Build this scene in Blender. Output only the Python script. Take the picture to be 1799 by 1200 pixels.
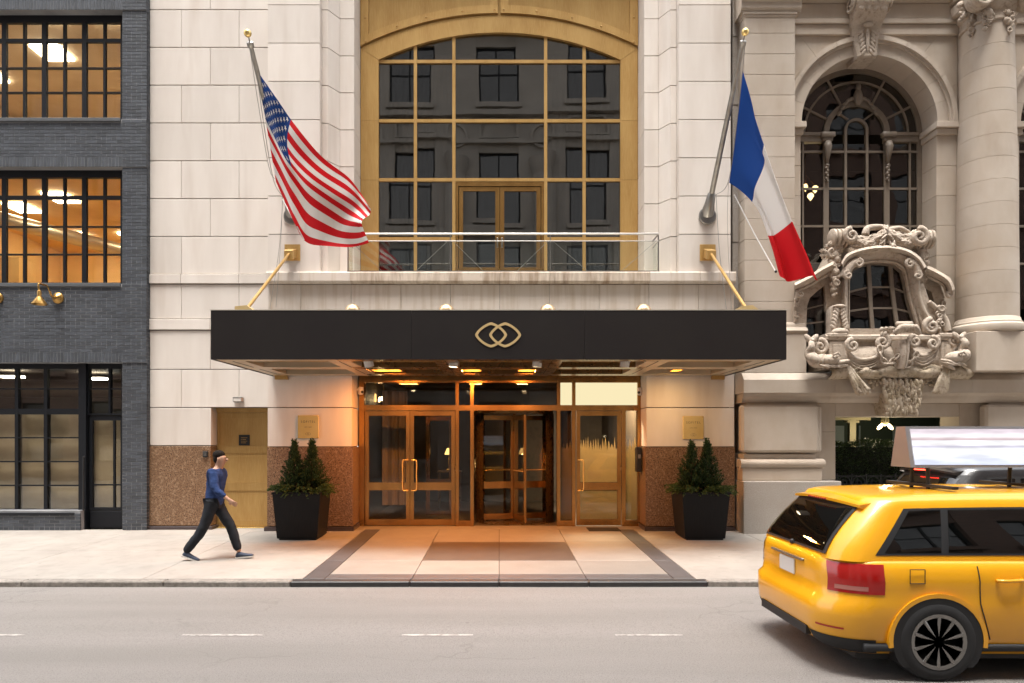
import bpy, bmesh, math, random
from mathutils import Vector, Matrix
random.seed(7)
R = math.radians
PI = math.pi
scene = bpy.context.scene
for _o in list(bpy.data.objects):
    bpy.data.objects.remove(_o)
C = scene.collection

# ------------------------------------------------------------------ camera
CAMY, CAMZ, FPX, VX, VY = -13.63, 1.82, 1199.3, 877.0, 770.0
cam_d = bpy.data.cameras.new('camera')
cam = bpy.data.objects.new('camera', cam_d)
C.objects.link(cam)
cam.location = (0, CAMY, CAMZ)
cam.rotation_euler = (R(90), 0, 0)
cam_d.sensor_width = 36.0
cam_d.lens = 36.0 * FPX / 1799.0
cam_d.shift_x = (899.5 - VX) / 1799.0
cam_d.shift_y = (VY - 600.0) / 1799.0
cam_d.clip_start = 0.1
cam_d.clip_end = 2000
scene.camera = cam

# ------------------------------------------------------------------ sky and sun (overcast)
SUN_EL, SUN_AZ = 77.0, 190.0        # azimuth measured from +Y, clockwise seen from above
world = bpy.data.worlds.new('World')
scene.world = world
world.use_nodes = True
wn = world.node_tree
for n in list(wn.nodes):
    wn.nodes.remove(n)
w_out = wn.nodes.new('ShaderNodeOutputWorld')
w_bg = wn.nodes.new('ShaderNodeBackground')
w_sky = wn.nodes.new('ShaderNodeTexSky')
w_sky.sky_type = 'NISHITA'
w_sky.sun_disc = False
w_sky.sun_elevation = R(SUN_EL)
w_sky.sun_rotation = R(SUN_AZ)
w_sky.air_density = 1.0
w_sky.dust_density = 4.0
w_sky.ozone_density = 1.0
w_hs = wn.nodes.new('ShaderNodeHueSaturation')
w_hs.inputs['Saturation'].default_value = 0.22
wn.links.new(w_sky.outputs[0], w_hs.inputs['Color'])
wn.links.new(w_hs.outputs[0], w_bg.inputs['Color'])
w_bg.inputs['Strength'].default_value = 0.15
wn.links.new(w_bg.outputs[0], w_out.inputs['Surface'])

sun_d = bpy.data.lights.new('sun', 'SUN')
sun_d.energy = 1.5
sun_d.angle = R(24)
sun_d.color = (1.0, 0.95, 0.88)
sun = bpy.data.objects.new('sun', sun_d)
C.objects.link(sun)
_a, _e = R(SUN_AZ), R(SUN_EL)
_dir = Vector((math.sin(_a) * math.cos(_e), math.cos(_a) * math.cos(_e), math.sin(_e)))
sun.rotation_euler = _dir.to_track_quat('Z', 'Y').to_euler()
sun.location = (0, -10, 40)

vs = scene.view_settings
vs.view_transform = 'Standard'
vs.look = 'None'
vs.exposure = 1.84
vs.gamma = 1.0
vs.use_curve_mapping = False
scene.render.engine = 'CYCLES'
scene.cycles.use_denoising = True
scene.cycles.max_bounces = 8
scene.cycles.diffuse_bounces = 4
scene.cycles.glossy_bounces = 4
scene.cycles.transparent_max_bounces = 16
scene.cycles.sample_clamp_indirect = 4.0
scene.cycles.caustics_reflective = False
scene.cycles.caustics_refractive = False

# ------------------------------------------------------------------ photo pixel -> point on a plane of known depth
def S(Y): return FPX / (Y - CAMY)
def X(px, Y): return (px - VX) / S(Y)
def Z(py, Y): return CAMZ - (py - VY) / S(Y)
def PT(px, py, Y): return (X(px, Y), Y, Z(py, Y))
def PP(poly, Y): return [(X(a, Y), Z(b, Y)) for a, b in poly]
KERB_Y = -4.49
SLOPE = 0.022
def gz(y): return SLOPE * y if y < 0 else 0.0
ROAD_Z = -0.172

# ------------------------------------------------------------------ object helpers
WL = {}
def link(o, parent=None):
    C.objects.link(o)
    if parent is not None:
        o.parent = parent
        w = WL.get(parent.name, (0, 0, 0))
        o.matrix_parent_inverse = Matrix.Translation((-w[0], -w[1], -w[2]))
    return o
def tag(o, label, cat=None, group=None, kind=None):
    if label: o['label'] = label
    if cat: o['category'] = cat
    if group: o['group'] = group
    if kind: o['kind'] = kind
    return o
def thing(name, label, cat, loc=(0, 0, 0), group=None):
    o = bpy.data.objects.new(name, None)
    o.empty_display_size = 0.2
    o.location = loc
    C.objects.link(o)
    WL[o.name] = tuple(loc)
    return tag(o, label, cat, group)
def copy_tree(o, parent=None):
    c = o.copy()
    C.objects.link(c)
    if parent is not None:
        c.parent = parent
    if o.name in WL: WL[c.name] = WL[o.name]
    for ch in o.children:
        copy_tree(ch, c)
    return c

def tilt_pane(m, seed, amt=0.0045):
    # real glass never sits perfectly flat: lean each pane by a hair
    rr = random.Random(seed); ax, az = rr.uniform(-amt, amt), rr.uniform(-amt, amt)
    cx = sum(p[0] for p in m.v) / len(m.v); cz = sum(p[2] for p in m.v) / len(m.v)
    m.v = [(p[0], p[1] + ax * (p[0] - cx) + az * (p[2] - cz), p[2]) for p in m.v]
    return m
class MB:
    def __init__(s):
        s.v = []; s.f = []; s.uv = None
    def add(s, vs_, fs):
        n = len(s.v)
        s.v += [tuple(p) for p in vs_]
        s.f += [tuple(i + n for i in f) for f in fs]
        return s
    def box(s, x0, x1, y0, y1, z0, z1):
        if x0 > x1: x0, x1 = x1, x0
        if y0 > y1: y0, y1 = y1, y0
        if z0 > z1: z0, z1 = z1, z0
        return s.add([(x0, y0, z0), (x1, y0, z0), (x1, y1, z0), (x0, y1, z0), (x0, y0, z1), (x1, y0, z1), (x1, y1, z1), (x0, y1, z1)],
                     [(0, 3, 2, 1), (4, 5, 6, 7), (0, 1, 5, 4), (1, 2, 6, 5), (2, 3, 7, 6), (3, 0, 4, 7)])
    def cbox(s, x0, x1, y0, y1, z0, z1, c=0.006):
        if x0 > x1: x0, x1 = x1, x0
        if y0 > y1: y0, y1 = y1, y0
        if z0 > z1: z0, z1 = z1, z0
        lo = (x0, y0, z0); hi = (x1, y1, z1)
        vid = {}; vs_ = []
        for i in (0, 1):
            for j in (0, 1):
                for k in (0, 1):
                    sg = (i, j, k)
                    for ax in range(3):
                        p = []
                        for a in range(3):
                            e = hi[a] if sg[a] else lo[a]
                            if a != ax: e += -c if sg[a] else c
                            p.append(e)
                        vid[(sg, ax)] = len(vs_); vs_.append(tuple(p))
        fs = []
        for ax in range(3):
            b, d = [a for a in range(3) if a != ax]
            for e in (0, 1):
                q = []
                for (u, w) in ((0, 0), (1, 0), (1, 1), (0, 1)):
                    sg = [0, 0, 0]; sg[ax] = e; sg[b] = u; sg[d] = w
                    q.append(vid[(tuple(sg), ax)])
                fs.append(tuple(q))
            for u in (0, 1):
                for w in (0, 1):
                    s0 = [0, 0, 0]; s1 = [0, 0, 0]
                    s0[b] = s1[b] = u; s0[d] = s1[d] = w; s1[ax] = 1
                    fs.append((vid[(tuple(s0), b)], vid[(tuple(s1), b)], vid[(tuple(s1), d)], vid[(tuple(s0), d)]))
        for i in (0, 1):
            for j in (0, 1):
                for k in (0, 1):
                    fs.append(tuple(vid[((i, j, k), a)] for a in range(3)))
        return s.add(vs_, fs)
    def prism(s, poly, ax, a0, a1):
        n = len(poly)
        def mk(p, a):
            if ax == 'y': return (p[0], a, p[1])
            if ax == 'z': return (p[0], p[1], a)
            return (a, p[0], p[1])
        vs_ = [mk(p, a0) for p in poly] + [mk(p, a1) for p in poly]
        fs = [tuple(range(n)), tuple(range(2 * n - 1, n - 1, -1))]
        for i in range(n):
            j = (i + 1) % n
            fs.append((i, j, n + j, n + i))
        return s.add(vs_, fs)
    def strip(s, A, B, y0, y1):
        # ribbon between two equally long (x,z) polylines, thick from y0 to y1
        n = len(A)
        vs_ = []
        for p, q in zip(A, B):
            vs_ += [(p[0], y0, p[1]), (q[0], y0, q[1]), (q[0], y1, q[1]), (p[0], y1, p[1])]
        fs = [(0, 1, 2, 3), (4 * n - 4, 4 * n - 1, 4 * n - 2, 4 * n - 3)]
        for i in range(n - 1):
            a = 4 * i; b = a + 4
            for k in range(4):
                m = (k + 1) % 4
                fs.append((a + k, a + m, b + m, b + k))
        return s.add(vs_, fs)
    def tube(s, path, r, n=8, caps=True, flat=None):
        P = [Vector(p) for p in path]
        m = len(P)
        rr = r if isinstance(r, (list, tuple)) else [r] * m
        prev = None; rings = []
        for i, p in enumerate(P):
            t = (P[min(i + 1, m - 1)] - P[max(i - 1, 0)])
            if t.length < 1e-9: t = Vector((0, 0, 1))
            t.normalize()
            if prev is None:
                up = Vector((0, 0, 1)) if abs(t.z) < 0.9 else Vector((0, 1, 0))
                nx = t.cross(up).normalized()
            else:
                nx = prev - t * prev.dot(t)
                if nx.length < 1e-6: nx = t.orthogonal()
                nx.normalize()
            prev = nx
            ny = t.cross(nx)
            rings.append([p + (nx * math.cos(2 * PI * k / n) + ny * math.sin(2 * PI * k / n)) * rr[i] for k in range(n)])
        vs_ = [q for ring in rings for q in ring]
        fs = []
        for i in range(m - 1):
            for k in range(n):
                j = (k + 1) % n
                fs.append((i * n + k, i * n + j, (i + 1) * n + j, (i + 1) * n + k))
        if caps:
            fs.append(tuple(range(n - 1, -1, -1)))
            fs.append(tuple(range((m - 1) * n, m * n)))
        return s.add(vs_, fs)
    def lathe(s, prof, o=(0, 0, 0), n=24, axis='z'):
        vs_ = []; m = len(prof)
        for (r, h) in prof:
            for k in range(n):
                a = 2 * PI * k / n
                u, w = r * math.cos(a), r * math.sin(a)
                if axis == 'z': p = (o[0] + u, o[1] + w, o[2] + h)
                elif axis == 'y': p = (o[0] + u, o[1] + h, o[2] + w)
                else: p = (o[0] + h, o[1] + u, o[2] + w)
                vs_.append(p)
        fs = []
        for i in range(m - 1):
            for k in range(n):
                j = (k + 1) % n
                fs.append((i * n + k, i * n + j, (i + 1) * n + j, (i + 1) * n + k))
        if prof[0][0] > 1e-6: fs.append(tuple(range(n)))
        if prof[-1][0] > 1e-6: fs.append(tuple(range((m - 1) * n, m * n)))
        return s.add(vs_, fs)
    def blob(s, c, r, n=7, m=5, rot=None):
        # small ellipsoid
        rx, ry, rz = r if isinstance(r, (tuple, list)) else (r, r, r)
        M = rot if rot is not None else Matrix.Identity(3)
        vs_ = []
        for i in range(1, m):
            t = PI * i / m
            for k in range(n):
                a = 2 * PI * k / n
                vs_.append(Vector(c) + M @ Vector((rx * math.sin(t) * math.cos(a), ry * math.sin(t) * math.sin(a), rz * math.cos(t))))
        top = len(vs_); vs_.append(Vector(c) + M @ Vector((0, 0, rz)))
        bot = len(vs_); vs_.append(Vector(c) + M @ Vector((0, 0, -rz)))
        fs = []
        for i in range(m - 2):
            for k in range(n):
                j = (k + 1) % n
                fs.append((i * n + k, (i + 1) * n + k, (i + 1) * n + j, i * n + j))
        for k in range(n):
            j = (k + 1) % n
            fs.append((top, k, j)); fs.append((bot, (m - 2) * n + j, (m - 2) * n + k))
        return s.add(vs_, fs)
    def rframe(s, x0, x1, z0, z1, w, y0, y1, wb=None):
        wb = w if wb is None else wb
        s.box(x0, x0 + w, y0, y1, z0, z1); s.box(x1 - w, x1, y0, y1, z0, z1)
        s.box(x0 + w, x1 - w, y0, y1, z1 - w, z1); s.box(x0 + w, x1 - w, y0, y1, z0, z0 + wb)
        return s
    def warp(s, fn):
        s.v = [fn(p) for p in s.v]
        return s
    def mesh(s, name, mat, smooth=False, recalc=True):
        me = bpy.data.meshes.new(name)
        me.from_pydata([tuple(p) for p in s.v], [], s.f)
        if recalc:
            bm = bmesh.new(); bm.from_mesh(me)
            bmesh.ops.recalc_face_normals(bm, faces=bm.faces)
            bm.to_mesh(me); bm.free()
        if mat is not None: me.materials.append(mat)
        if smooth is True:
            for p in me.polygons: p.use_smooth = True
        elif smooth:
            for p in me.polygons: p.use_smooth = True
            me.set_sharp_from_angle(angle=R(smooth))
        me.update()
        return me
    def build(s, name, mat, parent=None, smooth=False, recalc=True, label=None, kind=None):
        o = bpy.data.objects.new(name, s.mesh(name, mat, smooth, recalc))
        link(o, parent)
        if label: o['label'] = label
        if kind: o['kind'] = kind
        return o

def crom(pts, n):
    # Catmull-Rom through points of any dimension, n samples
    P = [Vector(p) for p in pts]
    m = len(P); out = []
    for i in range(n):
        t = i / (n - 1) * (m - 1); k = min(int(t), m - 2); u = t - k
        p0 = P[max(k - 1, 0)]; p1 = P[k]; p2 = P[k + 1]; p3 = P[min(k + 2, m - 1)]
        out.append(0.5 * ((2 * p1) + (p2 - p0) * u + (2 * p0 - 5 * p1 + 4 * p2 - p3) * u * u + (3 * p1 - p0 - 3 * p2 + p3) * u ** 3))
    return out

# ------------------------------------------------------------------ materials
def nodes_of(name):
    m = bpy.data.materials.new(name); m.use_nodes = True
    nt = m.node_tree; nt.nodes.clear()
    out = nt.nodes.new('ShaderNodeOutputMaterial')
    return m, nt, out
def N(nt, typ, **kw):
    n = nt.nodes.new(typ)
    for k, v in kw.items():
        if k.startswith('i_'):
            key = k[2:]
            key = int(key) if key.isdigit() else key.replace('_', ' ')
            n.inputs[key].default_value = v
        else: setattr(n, k, v)
    return n
def L(nt, a, b): nt.links.new(a, b)
def noise(nt, scale=(1, 1, 1), sc=5, det=4, rough=0.55, dist=0.0):
    g = N(nt, 'ShaderNodeNewGeometry')
    mp = N(nt, 'ShaderNodeMapping'); mp.inputs['Scale'].default_value = scale
    L(nt, g.outputs['Position'], mp.inputs['Vector'])
    t = N(nt, 'ShaderNodeTexNoise'); t.inputs['Scale'].default_value = sc
    t.inputs['Detail'].default_value = det; t.inputs['Roughness'].default_value = rough
    t.inputs['Distortion'].default_value = dist
    L(nt, mp.outputs[0], t.inputs['Vector'])
    return t.outputs['Fac']
def ramp(nt, fac, stops):
    r = N(nt, 'ShaderNodeValToRGB')
    e = r.color_ramp.elements
    while len(e) < len(stops): e.new(0.5)
    for el, (p, c) in zip(e, stops):
        el.position = p
        el.color = (c, c, c, 1) if isinstance(c, (int, float)) else (*c[:3], 1)
    L(nt, fac, r.inputs[0])
    return r.outputs[0]
def mixc(nt, fac, a, b, mode='MIX'):
    m = N(nt, 'ShaderNodeMix', data_type='RGBA', blend_type=mode)
    for i, v in ((0, fac), (6, a), (7, b)):
        if hasattr(v, 'is_linked') or isinstance(v, bpy.types.NodeSocket): L(nt, v, m.inputs[i])
        else: m.inputs[i].default_value = v if i == 0 else (*v[:3], 1)
    return m.outputs[2]
def mth(nt, op, a, b=0.0, clamp=False):
    m = N(nt, 'ShaderNodeMath', operation=op, use_clamp=clamp)
    for i, v in ((0, a), (1, b)):
        if isinstance(v, bpy.types.NodeSocket): L(nt, v, m.inputs[i])
        else: m.inputs[i].default_value = v
    return m.outputs[0]
def pmat(name, col, rough=0.6, metal=0.0, var=None, vscale=(1, 1, 1), vsc=4, vlo=0.35, vhi=0.7, var2=None, v2scale=(1, 1, 1), v2sc=40,
         v2lo=0.4, v2hi=0.65, v2amt=0.5, rnd=0.0, isl=False, bump=0.0, bsc=60, bscale=(1, 1, 1), rvar=0.0, coat=0.0, spec=0.5, spots=None, cracks=None):
    m, nt, out = nodes_of(name)
    b = N(nt, 'ShaderNodeBsdfPrincipled')
    L(nt, b.outputs[0], out.inputs[0])
    c = None
    if var:
        f = ramp(nt, noise(nt, vscale, vsc), [(vlo, 0.0), (vhi, 1.0)])
        c = mixc(nt, f, col, var)
    if var2:
        f = ramp(nt, noise(nt, v2scale, v2sc, 3), [(v2lo, 0.0), (v2hi, v2amt)])
        c = mixc(nt, f, c if c is not None else col, var2)
    if spots:
        g = N(nt, 'ShaderNodeNewGeometry'); vo = N(nt, 'ShaderNodeTexVoronoi'); vo.inputs['Scale'].default_value = spots[1]
        L(nt, g.outputs['Position'], vo.inputs['Vector'])
        keep = mth(nt, 'GREATER_THAN', noise(nt, (1, 1, 1), spots[1] * 0.37, 1), spots[3])
        f = mth(nt, 'MULTIPLY', mth(nt, 'LESS_THAN', vo.outputs['Distance'], spots[2]), mth(nt, 'MULTIPLY', keep, 0.6))
        c = mixc(nt, f, c if c is not None else col, spots[0])
    if cracks:
        g = N(nt, 'ShaderNodeNewGeometry'); ad_ = N(nt, 'ShaderNodeVectorMath', operation='ADD')
        nz_ = N(nt, 'ShaderNodeTexNoise'); nz_.inputs['Scale'].default_value = 2.5; L(nt, g.outputs['Position'], nz_.inputs['Vector'])
        sc_ = N(nt, 'ShaderNodeVectorMath', operation='SCALE'); sc_.inputs['Scale'].default_value = 0.7; L(nt, nz_.outputs['Color'], sc_.inputs[0])
        L(nt, g.outputs['Position'], ad_.inputs[0]); L(nt, sc_.outputs[0], ad_.inputs[1])
        vo = N(nt, 'ShaderNodeTexVoronoi', feature='DISTANCE_TO_EDGE'); vo.inputs['Scale'].default_value = cracks[1]; L(nt, ad_.outputs[0], vo.inputs['Vector'])
        keep = ramp(nt, noise(nt, (1, 1, 1), 0.45, 2), [(0.52, 0.0), (0.62, 1.0)])
        f = mth(nt, 'MULTIPLY', ramp(nt, vo.outputs['Distance'], [(0.0, 1.0), (cracks[2], 0.0)]), keep)
        c = mixc(nt, mth(nt, 'MULTIPLY', f, 0.32), c if c is not None else col, cracks[0])
    if rnd:
        oi = N(nt, 'ShaderNodeObjectInfo')
        rv = oi.outputs['Random']
        if isl:
            g = N(nt, 'ShaderNodeNewGeometry')
            rv = mth(nt, 'FRACT', mth(nt, 'ADD', rv, g.outputs['Random Per Island']))
        val = mth(nt, 'ADD', mth(nt, 'MULTIPLY', rv, 2 * rnd), 1.0 - rnd)
        hs = N(nt, 'ShaderNodeHueSaturation')
        L(nt, val, hs.inputs['Value'])
        if c is not None: L(nt, c, hs.inputs['Color'])
        else: hs.inputs['Color'].default_value = (*col, 1)
        c = hs.outputs[0]
    if c is not None: L(nt, c, b.inputs['Base Color'])
    else: b.inputs['Base Color'].default_value = (*col, 1)
    b.inputs['Roughness'].default_value = rough
    b.inputs['Metallic'].default_value = metal
    b.inputs['Coat Weight'].default_value = coat
    b.inputs['Coat Roughness'].default_value = 0.06
    b.inputs['Specular IOR Level'].default_value = spec
    if rvar:
        rn = noise(nt, (1, 1, 1), 9, 4)
        L(nt, mth(nt, 'ADD', mth(nt, 'MULTIPLY', rn, 2 * rvar), rough - rvar), b.inputs['Roughness'])
    if bump:
        bn = N(nt, 'ShaderNodeBump'); bn.inputs['Strength'].default_value = bump; bn.inputs['Distance'].default_value = 0.02
        L(nt, noise(nt, bscale, bsc, 5), bn.inputs['Height'])
        L(nt, bn.outputs[0], b.inputs['Normal'])
    return m
def gmat(name, tint=(0.9, 0.92, 0.92), base=0.05, gain=1.6, rough=0.0, refl=(1, 1, 1), wob=0.0):
    # window glass: sharp reflection over a tinted see-through pane
    m, nt, out = nodes_of(name)
    tr = N(nt, 'ShaderNodeBsdfTransparent'); tr.inputs[0].default_value = (*tint, 1)
    gl = N(nt, 'ShaderNodeBsdfGlossy'); gl.inputs['Roughness'].default_value = rough; gl.inputs['Color'].default_value = (*refl, 1)
    fr = N(nt, 'ShaderNodeLayerWeight'); fr.inputs['Blend'].default_value = 0.5
    fac = mth(nt, 'ADD', mth(nt, 'MULTIPLY', mth(nt, 'POWER', fr.outputs['Facing'], 4.0), gain), base, True)
    mx = N(nt, 'ShaderNodeMixShader')
    L(nt, fac, mx.inputs[0]); L(nt, tr.outputs[0], mx.inputs[1]); L(nt, gl.outputs[0], mx.inputs[2])
    if wob:
        bn = N(nt, 'ShaderNodeBump'); bn.inputs['Strength'].default_value = wob; bn.inputs['Distance'].default_value = 0.02
        L(nt, noise(nt, (1, 1, 1), 2.5, 1), bn.inputs['Height']); L(nt, bn.outputs[0], gl.inputs['Normal'])
    L(nt, mx.outputs[0], out.inputs[0])
    return m
def emat(name, col, st):
    m, nt, out = nodes_of(name)
    e = N(nt, 'ShaderNodeEmission'); e.inputs[0].default_value = (*col, 1); e.inputs[1].default_value = st
    L(nt, e.outputs[0], out.inputs[0])
    return m

M = {}
M['lime'] = pmat('cream_limestone', (0.73, 0.67, 0.61), 0.75, var=(0.655, 0.59, 0.53), vscale=(1, 1, 0.25), vsc=2.2, var2=(0.50, 0.41, 0.34), v2scale=(1.2, 1, 0.18), v2sc=1.7, v2lo=0.54, v2hi=0.8, v2amt=0.62, rnd=0.06, bump=0.12, bsc=90)
M['lime_stain'] = pmat('weathered_limestone', (0.62, 0.53, 0.44), 0.8, var=(0.28, 0.19, 0.12), vscale=(3.5, 1, 0.5), vsc=2.2, vlo=0.40, vhi=0.75, var2=(0.14, 0.10, 0.075), v2scale=(3, 1, 0.7), v2sc=3.5, v2lo=0.58, v2hi=0.75, v2amt=0.5, rnd=0.04, bump=0.15, bsc=70)
M['lime_band'] = pmat('streaked_limestone', (0.65, 0.575, 0.505), 0.78, var=(0.50, 0.40, 0.30), vscale=(4, 1, 0.25), vsc=2.4, vlo=0.48, vhi=0.8, rnd=0.04, bump=0.12, bsc=80)
M['mortar_dark'] = pmat('joint_mortar', (0.10, 0.075, 0.055), 0.9)
M['gran'] = pmat('brown_granite', (0.26, 0.15, 0.082), 0.35, var=(0.058, 0.03, 0.017), vscale=(1, 1, 1), vsc=48, vlo=0.42, vhi=0.62, var2=(0.36, 0.25, 0.16), v2sc=26, v2lo=0.52, v2hi=0.68, v2amt=0.75, rnd=0.05)
M['granplinth'] = pmat('dark_granite', (0.045, 0.032, 0.034), 0.35, var=(0.08, 0.06, 0.06), vsc=70)
M['gold'] = pmat('gold_anodised_metal', (0.56, 0.35, 0.125), 0.36, 0.45, var=(0.45, 0.26, 0.08), vscale=(1, 1, 0.3), vsc=3, var2=(0.62, 0.42, 0.17), v2scale=(6, 6, 0.25), v2sc=22, v2lo=0.45, v2hi=0.7, v2amt=0.55, rnd=0.05, bump=0.03, bscale=(10, 10, 0.4), bsc=30)
M['bronze'] = pmat('bronze_door_metal', (0.44, 0.245, 0.08), 0.25, 0.88, var=(0.33, 0.175, 0.055), vscale=(1, 1, 0.3), vsc=3, var2=(0.60, 0.36, 0.14), v2scale=(1, 1, 0.3), v2sc=5, v2amt=0.25)
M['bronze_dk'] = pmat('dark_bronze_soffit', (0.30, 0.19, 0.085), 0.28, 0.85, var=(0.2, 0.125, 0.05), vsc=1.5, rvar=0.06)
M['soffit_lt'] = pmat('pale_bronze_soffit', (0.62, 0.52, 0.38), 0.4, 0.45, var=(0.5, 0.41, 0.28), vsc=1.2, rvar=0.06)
M['black_fascia'] = pmat('black_canopy_panel', (0.013, 0.010, 0.010), 0.45, var=(0.016, 0.013, 0.012), vsc=1.3, spec=0.35)
M['trim_silver'] = pmat('pale_metal_trim', (0.62, 0.58, 0.5), 0.35, 0.7)
M['logo_gold'] = pmat('pale_gold_logo', (0.60, 0.44, 0.21), 0.45, 0.2)
M['brass'] = pmat('polished_brass', (0.92, 0.70, 0.30), 0.22, 0.55, var=(0.80, 0.57, 0.2), vsc=2)
M['brass_pale'] = pmat('satin_brass_cap', (0.85, 0.62, 0.38), 0.28, 0.85)
M['brass_old'] = pmat('aged_brass_lamp', (0.58, 0.35, 0.11), 0.3, 0.9, var=(0.36, 0.2, 0.06), vsc=14, rvar=0.1)
M['steel'] = pmat('satin_steel', (0.27, 0.26, 0.245), 0.32, 0.85, rvar=0.06)
M['alu'] = pmat('grey_flagpole_metal', (0.36, 0.35, 0.33), 0.45, 0.6, var=(0.25, 0.23, 0.2), vsc=6)
M['brick'] = pmat('grey_brick', (0.060, 0.069, 0.084), 0.62, var=(0.047, 0.053, 0.062), vsc=9, rnd=0.28, isl=True, bump=0.3, bsc=120)
M['brick_mortar'] = pmat('pale_brick_mortar', (0.34, 0.345, 0.355), 0.9, var=(0.17, 0.175, 0.185), vsc=1.2)
M['blk_frame'] = pmat('black_steel_frame', (0.006, 0.007, 0.010), 0.5, spec=0.3)
M['sill_grey'] = pmat('grey_stone_sill', (0.10, 0.108, 0.118), 0.6, var=(0.08, 0.085, 0.09), vsc=8)
M['tan'] = pmat('tan_limestone', (0.49, 0.425, 0.355), 0.8, var=(0.425, 0.35, 0.275), vscale=(1, 1, 0.6), vsc=1.8, var2=(0.33, 0.255, 0.19), v2scale=(1, 1, 0.4), v2sc=2.3, v2lo=0.55, v2hi=0.8, v2amt=0.5, rnd=0.05, bump=0.22, bscale=(0.4, 1, 6), bsc=40)
M['tan_carved'] = pmat('carved_limestone', (0.49, 0.415, 0.34), 0.82, var=(0.39, 0.32, 0.25), vsc=7, var2=(0.19, 0.14, 0.10), v2sc=15, v2lo=0.54, v2hi=0.72, v2amt=0.6, bump=0.55, bsc=38)
M['tan_moss'] = pmat('mossy_carved_limestone', (0.50, 0.42, 0.33), 0.9, var=(0.38, 0.31, 0.21), vsc=6, var2=(0.12, 0.085, 0.055), v2sc=16, v2lo=0.52, v2hi=0.7, v2amt=0.7, bump=0.5, bsc=40)
M['gran_grey'] = pmat('speckled_grey_granite', (0.42, 0.385, 0.35), 0.7, var=(0.26, 0.235, 0.21), vsc=75, vlo=0.42, vhi=0.62, var2=(0.3, 0.26, 0.22), v2sc=1.5, v2amt=0.5, bump=0.1, bsc=80)
M['taupe'] = pmat('taupe_painted_wood', (0.20, 0.165, 0.13), 0.5, var=(0.16, 0.13, 0.10), vsc=5)
M['conc'] = pmat('pale_concrete', (0.30, 0.275, 0.245), 0.85, spots=((0.12, 0.105, 0.09), 3.2, 0.055, 0.5), var=(0.25, 0.225, 0.20), vscale=(1, 1, 1), vsc=1.3, var2=(0.19, 0.168, 0.148), v2sc=5, v2lo=0.5, v2hi=0.75, v2amt=0.4, rnd=0.08, bump=0.15, bsc=110)
M['paver'] = pmat('light_granite_paving', (0.27, 0.245, 0.218), 0.5, spots=((0.14, 0.12, 0.1), 3.0, 0.05, 0.52), var=(0.23, 0.205, 0.18), vsc=2.2, var2=(0.2, 0.175, 0.15), v2sc=60, v2amt=0.4, rnd=0.07)
M['paver_dk'] = pmat('dark_granite_border', (0.075, 0.07, 0.072), 0.5, var=(0.055, 0.05, 0.05), vsc=3, var2=(0.12, 0.11, 0.11), v2sc=80, v2amt=0.4, rnd=0.1)
M['paver_brown'] = pmat('brown_granite_paving', (0.105, 0.078, 0.062), 0.45, var=(0.09, 0.066, 0.052), vsc=3)
M['kerb'] = pmat('concrete_kerb', (0.30, 0.27, 0.24), 0.85, var=(0.17, 0.15, 0.13), vscale=(1, 1, 2), vsc=5, var2=(0.1, 0.09, 0.08), v2sc=20, v2amt=0.5, rnd=0.06, bump=0.3, bsc=50)
M['kerb_blk'] = pmat('black_granite_kerb', (0.028, 0.026, 0.028), 0.5, var=(0.04, 0.037, 0.037), vsc=8, rnd=0.1)
M['asph'] = pmat('worn_asphalt', (0.235, 0.217, 0.203), 0.85, cracks=((0.09, 0.08, 0.07), 0.8, 0.018), spots=((0.12, 0.11, 0.1), 2.1, 0.045, 0.55), var=(0.19, 0.175, 0.162), vscale=(0.12, 1, 1), vsc=1.1, var2=(0.11, 0.10, 0.09), v2sc=75, v2lo=0.5, v2hi=0.72, v2amt=0.7, bump=0.6, bsc=130)
M['line_white'] = pmat('worn_road_paint', (0.46, 0.43, 0.40), 0.8, var=(0.22, 0.2, 0.185), vsc=16, vlo=0.42, vhi=0.66)
M['glass_dark'] = gmat('dark_tinted_glass', (0.30, 0.28, 0.25), 0.14, 0.5, refl=(1.0, 0.98, 0.95), wob=0.012)
M['glass_clear'] = gmat('clear_window_glass', (0.95, 0.95, 0.93), 0.035, 0.5)
M['glass_door'] = gmat('door_glass', (0.74, 0.72, 0.68), 0.03, 0.5)
M['glass_club'] = gmat('old_window_glass', (0.45, 0.43, 0.40), 0.07, 0.6, wob=0.1)
M['glass_rail'] = gmat('railing_glass', (0.94, 0.96, 0.94), 0.035, 0.5)
M['glass_car'] = gmat('car_glass', (0.25, 0.27, 0.26), 0.09, 0.8)
M['black'] = pmat('matt_black', (0.012, 0.012, 0.013), 0.6)
M['dark_int'] = pmat('dark_interior_wall', (0.05, 0.042, 0.035), 0.8)
M['planter'] = pmat('black_planter_metal', (0.006, 0.0065, 0.008), 0.55, spec=0.25, var=(0.009, 0.0095, 0.011), vscale=(12, 12, 0.2), vsc=6, bump=0.12, bscale=(1, 1, 0.02), bsc=75)
M['soil'] = pmat('planter_soil', (0.03, 0.02, 0.013), 0.95, bump=0.5, bsc=40)
M['white_plastic'] = pmat('white_plastic', (0.7, 0.68, 0.64), 0.4)
M['rope'] = pmat('grey_rope', (0.33, 0.31, 0.29), 0.9)
M['rope_white'] = pmat('white_rope', (0.75, 0.73, 0.7), 0.9)
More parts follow.
